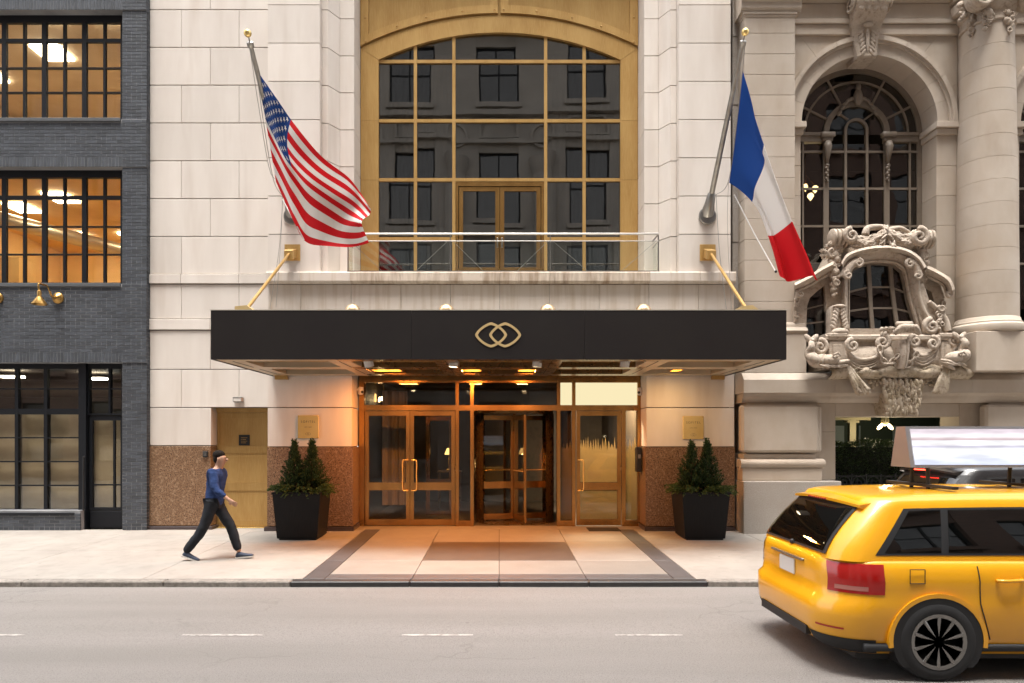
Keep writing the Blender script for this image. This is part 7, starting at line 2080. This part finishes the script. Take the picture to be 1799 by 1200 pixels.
# ================================================================== cars
def car(name, label, cat, x_rear, y_side, zroad, Lc, Wc, Hc, belt, paint, group, taxi=False):
    t = thing(name, label, cat, (x_rear + Lc / 2, y_side + Wc / 2, zroad), group)
    yc = y_side + Wc / 2
    hw = Wc / 2
    def W3(x, y, z_): return (x_rear + x, yc + y, zroad + z_)
    def rrect(xa, xb, h, r_, n=10, bow=0.0):
        # plan loop, counter clockwise, starts at rear centre going to the -y side
        pts = []
        cs = [((xa + r_, -h + r_), 180, 270), ((xb - r_, -h + r_), 270, 360), ((xb - r_, h - r_), 0, 90), ((xa + r_, h - r_), 90, 180)]
        for (c, a0, a1) in cs:
            for k in range(n + 1):
                a = R(a0 + (a1 - a0) * k / n); pts.append([c[0] + r_ * math.cos(a), c[1] + r_ * math.sin(a)])
            if (a0, a1) == (180, 270):
                for k in range(1, 24): pts.append([xa + r_ + (xb - xa - 2 * r_) * k / 24, -h - bow * math.sin(PI * k / 24)])
            if (a0, a1) == (0, 90):
                for k in range(1, 24): pts.append([xb - r_ - (xb - xa - 2 * r_) * k / 24, h + bow * math.sin(PI * k / 24)])
        return pts
    # lower body levels: (z, xr, xf, half width, corner radius)
    lev = [(0.20, 0.14, Lc - 0.16, hw - 0.10, 0.30), (0.26, 0.06, Lc - 0.06, hw - 0.045, 0.34), (0.36, 0.01, Lc - 0.01, hw - 0.02, 0.38), (0.50, 0.0, Lc, hw - 0.004, 0.40), (0.60, 0.005, Lc - 0.01, hw, 0.40), (0.64, 0.05, Lc - 0.03, hw - 0.004, 0.40),
           (0.74, 0.06, Lc - 0.08, hw - 0.012, 0.40), (0.80, 0.06, Lc - 0.14, hw - 0.008, 0.40), (belt - 0.05, 0.06, Lc - 0.24, hw - 0.03, 0.40), (belt, 0.07, Lc - 0.34, hw - 0.055, 0.40), (belt + 0.02, 0.09, Lc - 0.44, hw - 0.085, 0.38)]
    m = MB(); loops = []
    for (z_, xa, xb, h, r_) in lev:
        lp = rrect(xa, xb, h, r_, bow=0.012)
        # hood drops towards the nose
        loops.append([W3(p[0], p[1], z_ - (0.16 * max(0, (p[0] - Lc * 0.68) / (Lc * 0.32)) ** 1.5 if z_ > 0.7 else 0)) for p in lp])
    n = len(loops[0])
    for lp in loops: m.v += lp
    for i in range(len(loops) - 1):
        for k in range(n): m.f.append((i * n + k, i * n + (k + 1) % n, (i + 1) * n + (k + 1) % n, (i + 1) * n + k))
    m.f += [tuple(range(n)), tuple(range(len(loops) * n - n, len(loops) * n))]
    body = m.build('body', paint, t, smooth=50)
    # greenhouse levels
    Hg = Hc - belt
    def gh(tt):  # half width, xr, xf, radius at height fraction
        return (hw - 0.075 - 0.17 * tt ** 1.25, 0.10 + 0.40 * tt ** 1.4, Lc * 0.80 - Lc * 0.215 * tt, 0.26)
    def gzr(tt, x): return belt + 0.005 + Hg * tt - 0.05 * tt * ((x - Lc * 0.40) / (Lc * 0.4)) ** 2
    lv2 = [0.0, 0.12, 0.3, 0.5, 0.7, 0.82, 0.9]
    m = MB(); n2 = None
    for tt in lv2:
        h, xa, xb, r_ = gh(tt); lp = rrect(xa, xb, h, r_, bow=0.01); n2 = len(lp)
        m.v += [W3(p[0], p[1], gzr(tt, p[0])) for p in lp]
    h, xa, xb, r_ = gh(0.9)
    for (ins_, tt) in ((0.03, 0.95), (0.085, 0.985), (0.2, 1.0), (0.42, 1.005)):
        lp = rrect(xa - 0.02 + ins_, xb - ins_, h - ins_, max(0.05, r_ - ins_ * 0.4), bow=0.01)
        m.v += [W3(p[0], p[1], gzr(tt, p[0])) for p in lp]
    nl = len(lv2) + 4
    for i in range(nl - 1):
        for k in range(n2): m.f.append((i * n2 + k, i * n2 + (k + 1) % n2, (i + 1) * n2 + (k + 1) % n2, (i + 1) * n2 + k))
    m.f.append(tuple(range(nl * n2 - n2, nl * n2)))
    m.build('cabin', paint, t, smooth=50)
    # side glass, pillars
    def side_patch(xs_lo, xs_hi, t0, t1, s_, off, nx=8, nt=6, rnd=0.0):
        m = MB()
        for i in range(nx + 1):
            for j in range(nt + 1):
                tt = t0 + (t1 - t0) * j / nt
                a = xs_lo[0] + (xs_lo[1] - xs_lo[0]) * j / nt; b = xs_hi[0] + (xs_hi[1] - xs_hi[0]) * j / nt
                x = a + (b - a) * i / nx
                hh = gh(tt)[0]; xa_, xb_, r_ = gh(tt)[1:]
                yy = hh + 0.01 * math.sin(PI * max(0, min(1, (x - xa_ - r_) / (xb_ - xa_ - 2 * r_))))
                if x < xa_ + r_:
                    q = (xa_ + r_ - x) / r_; yy = hh - r_ + r_ * math.sqrt(max(0, 1 - q * q))
                m.v.append(W3(x, s_ * (yy + off), gzr(tt, x)))
        for i in range(nx):
            for j in range(nt):
                a = i * (nt + 1) + j; m.f.append((a, a + nt + 1, a + nt + 2, a + 1))
        return m
    for s_ in (-1, 1):
        side_patch((0.42, 0.72), (Lc * 0.735, Lc * 0.595), 0.10, 0.80, s_, 0.0035, 30).build('window_surround', M['black'], t, smooth=True, recalc=False)
        for (lo_, hi_) in (((0.50, 0.76), (0.96, 1.02)), ((1.02, 1.08), (1.93, 1.90)), ((2.0, 1.97), (Lc * 0.715, Lc * 0.585))):
            side_patch(lo_, hi_, 0.14, 0.77, s_, 0.007, 12).build('side_window', M['glass_car'], t, smooth=True, recalc=False)
        # door shut lines, handles, rub strip
        def bodyy(z_):
            for (q0, q1) in zip(lev[:-1], lev[1:]):
                if q0[0] <= z_ <= q1[0]:
                    f = (z_ - q0[0]) / (q1[0] - q0[0]); return q0[3] + (q1[3] - q0[3]) * f
            return hw
        for xq in (1.22, 1.98, 3.05):
            m = MB(); zs2 = [0.34 + (belt - 0.36) * k / 10 for k in range(11)]
            if xq == 1.22: path = [W3(1.22 + 0.16 * max(0, (0.62 - z_)) * 2, s_ * (bodyy(z_) + 0.013), z_) for z_ in zs2]
            else: path = [W3(xq, s_ * (bodyy(z_) + 0.013), z_) for z_ in zs2]
            m.tube(path, 0.0045, 5); m.build('door_seam', M['black'], t)
        for xq in (1.36, 2.12):
            zh = belt - 0.13
            m = MB(); m.tube(crom([W3(xq, s_ * (bodyy(zh) + 0.008), zh), W3(xq + 0.03, s_ * (bodyy(zh) + 0.045), zh), W3(xq + 0.17, s_ * (bodyy(zh) + 0.045), zh + 0.005), W3(xq + 0.20, s_ * (bodyy(zh) + 0.008), zh + 0.005)], 12), 0.014, 8); m.build('door_handle', paint if taxi else M['black'], t, smooth=True)
        m = MB(); m.tube([W3(0.3, s_ * (bodyy(0.30) + 0.0), 0.27), W3(Lc - 0.4, s_ * (bodyy(0.30) + 0.0), 0.27)], 0.035, 8); m.build('sill_trim', M['black'], t, smooth=True)
        m = MB(); m.blob(W3(3.05, s_ * (hw + 0.08), belt + 0.10), (0.09, 0.10, 0.07), 14, 10); m.tube([W3(3.05, s_ * (hw - 0.08), belt + 0.05), W3(3.05, s_ * (hw + 0.06), belt + 0.08)], 0.025, 8); m.build('wing_mirror', paint, t, smooth=True)
        # wheels
        for xw in (0.88, Lc - 0.92):
            yw = s_ * (hw - 0.115)
            m = MB(); m.lathe([(0.345, -0.09), (0.36, -0.09)], W3(xw, yw, 0.33), 28, 'y')
            m2 = MB()
            for k in range(20):
                a0, a1 = R(-6 + 192 * k / 20), R(-6 + 192 * (k + 1) / 20)
                yo = s_ * (hw + 0.006)
                q = []
                for (r_, a) in ((0.345, a0), (0.405, a0), (0.405, a1), (0.345, a1)): q.append(W3(xw + r_ * math.cos(a), yo, 0.32 + r_ * math.sin(a)))
                m2.add(q, [(0, 1, 2, 3)])
            m2 = MB()
            arc_o_ = [(xw + 0.40 * math.cos(R(-8 + 196 * k / 24)), 0.33 + 0.385 * math.sin(R(-8 + 196 * k / 24))) for k in range(25)]
            arc_i_ = [(xw + 0.365 * math.cos(R(-8 + 196 * k / 24)), 0.33 + 0.35 * math.sin(R(-8 + 196 * k / 24))) for k in range(25)]
            m2.strip([(x_rear + a, zroad + b) for a, b in arc_o_], [(x_rear + a, zroad + b) for a, b in arc_i_], yc + s_ * (hw - 0.06), yc + s_ * (hw + 0.012)); m2.build('arch_lip', paint, t, smooth=40)
            m3 = MB(); m3.prism([(x_rear + xw + 0.363 * math.cos(R(a)), zroad + max(0.12, 0.33 + 0.348 * math.sin(R(a)))) for a in range(-40, 221, 10)], 'y', yc + s_ * (hw - 0.30), yc + s_ * (hw + 0.008)); m3.build('wheel_well', M['black'], t)
            wh = MB(); sg = s_
            wh.lathe([(0.20, 0.10 * sg), (0.225, 0.115 * sg), (0.28, 0.118 * sg), (0.315, 0.10 * sg), (0.328, 0.07 * sg), (0.328, -0.07 * sg), (0.315, -0.10 * sg), (0.20, -0.10 * sg)], W3(xw, s_ * (hw - 0.098), 0.327), 36, 'y')
            w_o = wh.build('wheel', M['tyre'], t, smooth=35)
            ri = MB(); c = W3(xw, s_ * (hw - 0.098), 0.327)
            rd_ = MB(); rd_.lathe([(0.0, 0.045 * sg), (0.2, 0.045 * sg), (0.2, 0.03 * sg), (0.0, 0.03 * sg)], c, 24, 'y'); rd_.build('brake_disc', M['black'], w_o)
            ri.lathe([(0.195, 0.112 * sg), (0.225, 0.118 * sg), (0.222, 0.09 * sg), (0.205, 0.05 * sg), (0.20, 0.05 * sg), (0.195, 0.112 * sg)], c, 32, 'y'); ri.lathe([(0.0, 0.108 * sg), (0.04, 0.105 * sg), (0.055, 0.085 * sg), (0.06, 0.06 * sg)], c, 16, 'y')
            for k in range(10):
                a = 2 * PI * k / 10 + 0.3
                ri.tube([(c[0] + 0.04 * math.cos(a), c[1] + sg * 0.09, c[2] + 0.04 * math.sin(a)), (c[0] + 0.205 * math.cos(a), c[1] + sg * 0.103, c[2] + 0.205 * math.sin(a))], [0.022, 0.017], 8)
            ri.build('rim', M['steel'], w_o, smooth=35)
    # rear: hatch window, lamps, bumper seam, plate
    def rear_patch(y0, y1, t0, t1, off, ny=12, nt=5):
        m = MB()
        for i in range(ny + 1):
            for j in range(nt + 1):
                tt = t0 + (t1 - t0) * j / nt; hh, xa_, xb_, r_ = gh(tt); y = y0 + (y1 - y0) * i / ny
                y *= (1 - 0.14 * (tt - t0)); x = xa_
                if abs(y) > hh - r_: q = (abs(y) - hh + r_) / r_; x = xa_ + r_ - r_ * math.sqrt(max(0, 1 - q * q))
                m.v.append(W3(x - off, y, gzr(tt, x)))
        for i in range(ny):
            for j in range(nt): a = i * (nt + 1) + j; m.f.append((a, a + nt + 1, a + nt + 2, a + 1))
        return m
    rear_patch(-0.64, 0.64, 0.07, 0.84, 0.012, 40).build('rear_window_surround', M['black'], t, smooth=True, recalc=False)
    rear_patch(-0.60, 0.60, 0.11, 0.79, 0.016, 40).build('rear_window', M['glass_car'], t, smooth=True, recalc=False)
    m = MB(); h, xa, xb, r_ = gh(0.93)
    m.prism([(x_rear + xa - 0.10, -0.0), (x_rear + xa - 0.10, 0.0)], 'y', 0, 0) if False else None
    sp_ = [W3(xa - 0.12 + 0.05 * abs(q) ** 2, q * (h - 0.05), Hc - 0.075 - 0.02 * abs(q)) for q in (-1, -0.6, -0.2, 0.2, 0.6, 1)]
    m = MB()
    for k in range(21):
        q = -1 + k / 10
        xr_ = xa - 0.13 + 0.07 * q * q; yq = q * (h - 0.06)
        zq = Hc - 0.02 - 0.035 * q * q - 0.05
        m.v += [W3(xr_, yq, zq - 0.02), W3(xr_, yq, zq + 0.004), W3(xa + 0.16, yq * 0.96, zq + 0.045), W3(xa + 0.10, yq * 0.96, zq - 0.05)]
    for k in range(20):
        for e in range(4): m.f.append((4 * k + e, 4 * k + (e + 1) % 4, 4 * k + 4 + (e + 1) % 4, 4 * k + 4 + e))
    m.f += [(0, 1, 2, 3), (80, 81, 82, 83)]
    m.build('spoiler', paint, t, smooth=35)
    m = MB()
    for k in range(9): m.blob(W3(xa - 0.13, -0.16 + 0.04 * k, Hc - 0.085), (0.012, 0.017, 0.008), 6, 5)
    m.build('high_brake_lamp', M['brake_lit'] if not taxi else M['tail_red'], t)
    def lev_at(z_):
        for (q0, q1) in zip(lev[:-1], lev[1:]):
            if q0[0] <= z_ <= q1[0]:
                f = (z_ - q0[0]) / (q1[0] - q0[0]); return tuple(q0[k] + (q1[k] - q0[k]) * f for k in range(1, 5))
    def corner_patch(zs_list, s_, i0, i1, off, name, mat):
        # patch on the rounded rear corner that follows the body's own facets
        m = MB()
        for z_ in zs_list:
            xa_, xb_, hh, r_ = lev_at(z_)
            for k in range(i0, i1 + 1):
                a = R(180 + 90 * k / 10); m.v.append(W3(xa_ + r_ + (r_ + off) * math.cos(a), (-hh + r_ + (r_ + off) * math.sin(a)) * (1 if s_ < 0 else -1), z_))
        w = i1 - i0 + 1
        for j in range(len(zs_list) - 1):
            for k in range(w - 1): m.f.append((j * w + k, j * w + k + 1, (j + 1) * w + k + 1, (j + 1) * w + k))
        return m.build(name, mat, t, smooth=True, recalc=False)
    zs_l = [0.70, 0.74, 0.80, belt - 0.05, belt - 0.01]
    for s_ in (-1, 1):
        tlp = corner_patch(zs_l, s_, 3, 10, 0.006, 'tail_lamp', M['tail_red'])
        corner_patch([0.725, 0.74, 0.76], s_, 4, 8, 0.009, 'lamp_lens', M['lamp_white'])
        corner_patch([0.205, 0.26, 0.33], s_, 0, 10, 0.006, 'bumper_insert', M['black'])
        corner_patch([0.40, 0.415], s_, 2, 6, 0.006, 'reflector', M['tail_red'])
    m = MB(); m.tube(crom([W3(0.12, 0.0, belt + 0.05), W3(0.16, -0.2, belt + 0.13), W3(0.19, -0.42, belt + 0.16)], 10), 0.009, 6); m.blob(W3(0.10, 0.0, belt + 0.05), 0.025, 8, 6); m.build('rear_wiper', M['black'], t)
    m = MB(); m.cbox(x_rear + 0.035, x_rear + 0.062, yc - 0.34, yc + 0.34, zroad + 0.875, zroad + 0.895, 0.004); m.build('hatch_trim', M['steel'], t)
    fz = belt - 0.10
    m = MB(); m.tube([W3(0.72 + 0.085 * math.cos(2 * PI * k / 4 + PI / 4), -(hw - 0.004), fz + 0.08 * math.sin(2 * PI * k / 4 + PI / 4)) for k in range(5)], 0.004, 5); m.build('fuel_door_seam', M['black'], t)
    m = MB(); m.cbox(x_rear + 0.045, x_rear + 0.062, yc - 0.16, yc + 0.16, zroad + 0.72, zroad + 0.86, 0.004); m.build('number_plate', M['white_plastic'], t)
    m = MB(); m.tube([W3(0.05, q * 0.07, 0.632) for q in range(-7, 8)], 0.005, 5); m.build('bumper_seam', M['black'], t)
    m = MB(); m.box(x_rear + 0.004, x_rear + 0.05, yc - hw + 0.42, yc + hw - 0.42, zroad + 0.27, zroad + 0.345); m.build('bumper_insert', M['black'], t)
    m = MB(); m.box(x_rear + 0.3, x_rear + Lc - 0.4, yc - hw + 0.16, yc + hw - 0.16, zroad + 0.14, zroad + 0.21); m.build('underbody', M['black'], t)
    # windscreen
    m = MB()
    for i in range(9):
        for j in range(6):
            tt = 0.06 + 0.74 * j / 5; hh, xa_, xb_, r_ = gh(tt); y = (-0.86 + 1.72 * i / 8) * (hh - 0.08); x = xb_
            if abs(y) > hh - r_: q = (abs(y) - hh + r_) / r_; x = xb_ - r_ + r_ * math.sqrt(max(0, 1 - q * q))
            m.v.append(W3(x + 0.006, y, gzr(tt, x)))
    m.f = [(i * 6 + j, i * 6 + j + 1, i * 6 + 7 + j, i * 6 + 6 + j) for i in range(8) for j in range(5)]
    mb_ = MB(); mb_.v = [(p[0] - 0.004, p[1], p[2]) for p in m.v]; mb_.f = list(m.f); mb_.build('windscreen_surround', M['black'], t, smooth=True, recalc=False)
    m.build('windscreen', M['glass_car'], t, smooth=True, recalc=False)
    return t, W3, gzr
M['tyre'] = pmat('black_rubber', (0.02, 0.02, 0.021), 0.8)
M['taxi'] = pmat('taxi_yellow_paint', (0.85, 0.40, 0.008), 0.3, coat=0.7, var=(0.80, 0.36, 0.006), vsc=2, rvar=0.05)
M['dark_paint'] = pmat('dark_car_paint', (0.018, 0.018, 0.02), 0.3, coat=0.8)
M['tail_red'] = pmat('red_lamp_plastic', (0.35, 0.008, 0.006), 0.15, coat=0.6)
M['lamp_white'] = pmat('pale_red_lamp_plastic', (0.45, 0.16, 0.13), 0.15, coat=0.6)
M['brake_lit'] = emat('lit_brake_lamp', (1.0, 0.04, 0.02), 4.0)
TXR = 2.66
tx, W3t, gzt = car('taxi', 'yellow taxi with a lit advertising box on its roof in the right foreground', 'taxi', TXR, -8.12, road_z(-7.2), 4.7, 1.84, 1.50, 0.95, M['taxi'], None, True)
sv_t, W3s, gzs = car('parked_car', 'dark car parked at the kerb behind the taxi', 'car', 4.75, -6.18, ROAD_Z, 4.6, 1.62, 1.70, 1.02, M['dark_paint'], None, False)
# lit advertising box on the roof of the taxi
ad = MB(); x0, x1 = 1.12, 2.42
zr_ = 1.50
M['ad_frame'] = pmat('silver_ad_frame', (0.45, 0.45, 0.47), 0.35, 0.7)
ad.prism([(-7.2 - 0.16, road_z(-7.2) + zr_ + 0.20), (-7.2 + 0.16, road_z(-7.2) + zr_ + 0.20), (-7.2 + 0.07, road_z(-7.2) + zr_ + 0.58), (-7.2 - 0.07, road_z(-7.2) + zr_ + 0.58)], 'x', TXR + x0, TXR + x1)
ado = ad.build('advert_box', M['ad_frame'], tx)
def ad_mat():
    m, nt, out = nodes_of('lit_advert_screen')
    g_ = N(nt, 'ShaderNodeNewGeometry'); sp = N(nt, 'ShaderNodeSeparateXYZ'); L(nt, g_.outputs['Position'], sp.inputs[0])
    zz_ = mth(nt, 'MULTIPLY', mth(nt, 'SUBTRACT', sp.outputs[2], road_z(-7.2) + zr_ + 0.22), 1 / 0.34)
    c = ramp(nt, zz_, [(0.0, (0.75, 0.8, 1.0)), (0.45, (1, 1, 1)), (0.5, (0.6, 0.58, 0.72)), (0.56, (1, 0.97, 0.98)), (0.66, (0.95, 0.95, 0.98)), (0.7, (0.62, 0.45, 0.47)), (0.78, (1, 0.95, 0.97)), (0.9, (0.8, 0.7, 0.76))])
    nz = ramp(nt, noise(nt, (1.5, 1, 8), 2.2, 2), [(0.35, 0.75), (0.65, 1.0)])
    c = mixc(nt, 1.0, c, nz, 'MULTIPLY')
    e = N(nt, 'ShaderNodeEmission'); L(nt, c, e.inputs[0]); e.inputs[1].default_value = 0.36; L(nt, e.outputs[0], out.inputs[0])
    return m
M['advert'] = ad_mat()
for s_ in (-1, 1):
    zb0_ = road_z(-7.2) + zr_
    m = MB(); yl = lambda z_: -7.2 + s_ * (0.16 - 0.09 * (z_ - 0.20) / 0.38 + 0.006)
    q = [(TXR + x0 + 0.04, yl(0.225), zb0_ + 0.225), (TXR + x1 - 0.04, yl(0.225), zb0_ + 0.225), (TXR + x1 - 0.04, yl(0.555), zb0_ + 0.555), (TXR + x0 + 0.04, yl(0.555), zb0_ + 0.555)]
    m.add(q, [(0, 1, 2, 3)]); m.build('advert_screen', M['advert'], ado, recalc=False)
for xx in (x0 + 0.18, x1 - 0.18):
    m = MB()
    for yy in (-0.13, 0.13): m.tube([W3t(xx, yy, zr_ - 0.03), W3t(xx, yy * 0.9, zr_ + 0.20)], 0.018, 8)
    m.box(TXR + xx - 0.03, TXR + xx + 0.03, -7.2 - 0.5, -7.2 + 0.5, road_z(-7.2) + zr_ + 0.02, road_z(-7.2) + zr_ + 0.045)
    m.build('roof_rack', M['black'], tx)
m = MB(); m.tube([W3s(0.35, 0.3, 1.66), W3s(0.25, 0.3, 1.78)], [0.012, 0.006], 6); m.build('aerial', M['black'], sv_t)

# ================================================================== buildings across the street (seen only as reflections)
brnd = random.Random(17)
def facing_building(name, label, x0, x1, zt_, wallm, pitch, off, rows, col=False):
    t = thing(name, label, 'building', ((x0 + x1) / 2, -18.6, 0))
    yw = -18.5
    m = MB(); m.box(x0, x1, yw - 8, yw - 0.35, -0.1, zt_); m.build('backing_mass', M['dark_int'], t)
    xs_ = []
    x = x0 + off
    while x + 1.0 < x1: xs_.append(x); x += pitch
    # piers between windows
    ed = [x0] + [v for q in xs_ for v in (max(q - 1.0, x0), q + 1.0)] + [x1]
    for i in range(0, len(ed), 2):
        if ed[i + 1] - ed[i] > 0.05:
            m = MB(); m.box(ed[i], ed[i + 1], yw - 0.36, yw, -0.1, zt_)
            if col and ed[i + 1] - ed[i] > 1.5: m.lathe([(0.55, 4.5), (0.5, 15), (0.62, 15.4), (0.7, 15.8)], ((ed[i] + ed[i + 1]) / 2, yw + 0.1, 0), 20)
            m.build('pier', wallm, t)
    zz_ = sorted(rows)
    for q in xs_:
        zp = -0.1
        for (a, b) in zz_ + [(zt_, zt_)]:
            m = MB(); m.box(q - 1.0, q + 1.0, yw - 0.355, yw - 0.06, zp, a)
            if a < zt_: m.box(q - 1.15, q + 1.15, yw - 0.3, yw + 0.18, a - 0.25, a - 0.02)
            m.build('spandrel', wallm, t)
            if b > a:
                w = MB(); w.rframe(q - 1.0, q + 1.0, a, b, 0.09, yw - 0.3, yw - 0.2); w.box(q - 0.04, q + 0.04, yw - 0.29, yw - 0.21, a + 0.09, b - 0.09); w.box(q - 0.91, q - 0.041, yw - 0.288, yw - 0.212, (a + b) / 2 - 0.04, (a + b) / 2 + 0.04); w.box(q + 0.041, q + 0.91, yw - 0.288, yw - 0.212, (a + b) / 2 - 0.04, (a + b) / 2 + 0.04)
                wo = w.build('window', M['black'], t)
                g_ = MB(); g_.box(q - 0.91, q + 0.91, yw - 0.252, yw - 0.246, a + 0.09, b - 0.09); g_.build('pane', M['glass_dark'], wo)
                if brnd.random() < 0.6:
                    hb_ = (b - a) * brnd.uniform(0.2, 0.65); g_ = MB(); g_.box(q - 0.9, q + 0.9, yw - 0.34, yw - 0.33, b - 0.09 - hb_, b - 0.09); g_.build('blind', M['curtain'], wo)
            zp = b
    if col: facing_relief(t, x0, x1, wallm)
    m = MB(); m.prism([(yw - 0.3, zt_ - 0.9), (yw + 0.1, zt_ - 0.9), (yw + 0.6, zt_ - 0.3), (yw + 0.6, zt_), (yw - 0.3, zt_)], 'x', x0, x1); m.build('cornice', wallm, t)
def facing_relief(t, x0, x1, wallm):
    yw = -18.5
    for (z0_, z1_, d_) in ((5.2, 5.8, 0.45), (11.7, 12.2, 0.3), (16.6, 16.8, 0.22), (17.9, 18.15, 0.3), (22.2, 22.9, 0.5)):
        m = MB(); m.box(x0, x1, yw + 0.002, yw + d_, z0_, z1_); m.build('string_course', wallm, t)
    for k, x in enumerate((-4.35, 0.0, 4.35)):
        m = MB(); m.rframe(x - 1.0, x + 1.0, 16.9, 17.8, 0.12, yw - 0.05, yw + 0.08); m.build('relief_panel', wallm, t)
        m = MB(); m.lathe([(0.62, 0.0), (0.62, 0.14), (0.5, 0.14), (0.48, 0.04), (0.0, 0.04)], (x - 2.17, yw + 0.001, 17.0), 24, 'y'); m.build('roundel', wallm, t)
        m = MB(); m.cbox(x - 1.25, x + 1.25, yw + 0.01, yw + 0.5, 4.7, 5.19, 0.03); m.build('balcony', wallm, t)
        for q in range(12): m = MB(); m.lathe([(0.05, 0.0), (0.09, 0.25), (0.04, 0.6), (0.06, 0.75)], (x - 1.1 + 0.2 * q, yw + 0.4, 5.82), 8); m.build('baluster', wallm, t)
    for x in (-6.5, -2.17, 2.17, 6.5):
        m = MB(); m.cbox(x - 0.75, x + 0.75, yw + 0.003, yw + 0.9, -0.05, 4.4, 0.03); m.build('pedestal', wallm, t)
M['opp_stone'] = pmat('grey_buff_stone', (0.42, 0.39, 0.35), 0.85, var=(0.34, 0.315, 0.28), vsc=1)
M['opp_brick'] = pmat('brown_brick', (0.20, 0.13, 0.10), 0.85, var=(0.14, 0.09, 0.07), vscale=(1, 1, 8), vsc=3)
facing_building('facing_stone_building', 'grey stone building across the street reflected in the arched gold window', -8.9, 8.6, 40.0, M['opp_stone'], 4.35, 4.55, [(0.8, 3.6), (6.2, 11.5), (12.6, 16.2), (18.6, 21.6), (23.4, 26.0), (27.6, 30), (31.5, 34), (35.5, 38)], True)
facing_building('facing_brick_building', 'brown brick building across the street reflected in the clubhouse windows', 8.6, 34, 38.0, M['opp_brick'], 3.2, 1.9, [(0.8, 3.4), (5, 7.4), (8.6, 11), (12.2, 14.6), (15.8, 18), (19.2, 21.6), (22.8, 25.2), (26.4, 28.8), (30, 32.4)])
facing_building('facing_corner_building', 'brown brick building across the street reflected in the storefront', -34, -8.9, 38.0, M['opp_brick'], 3.4, 2.2, [(0.8, 3.4), (5, 7.4), (8.6, 11), (12.2, 14.6), (15.8, 18.2), (19.4, 21.8), (23, 25.4), (26.6, 29), (30.2, 32.6)])
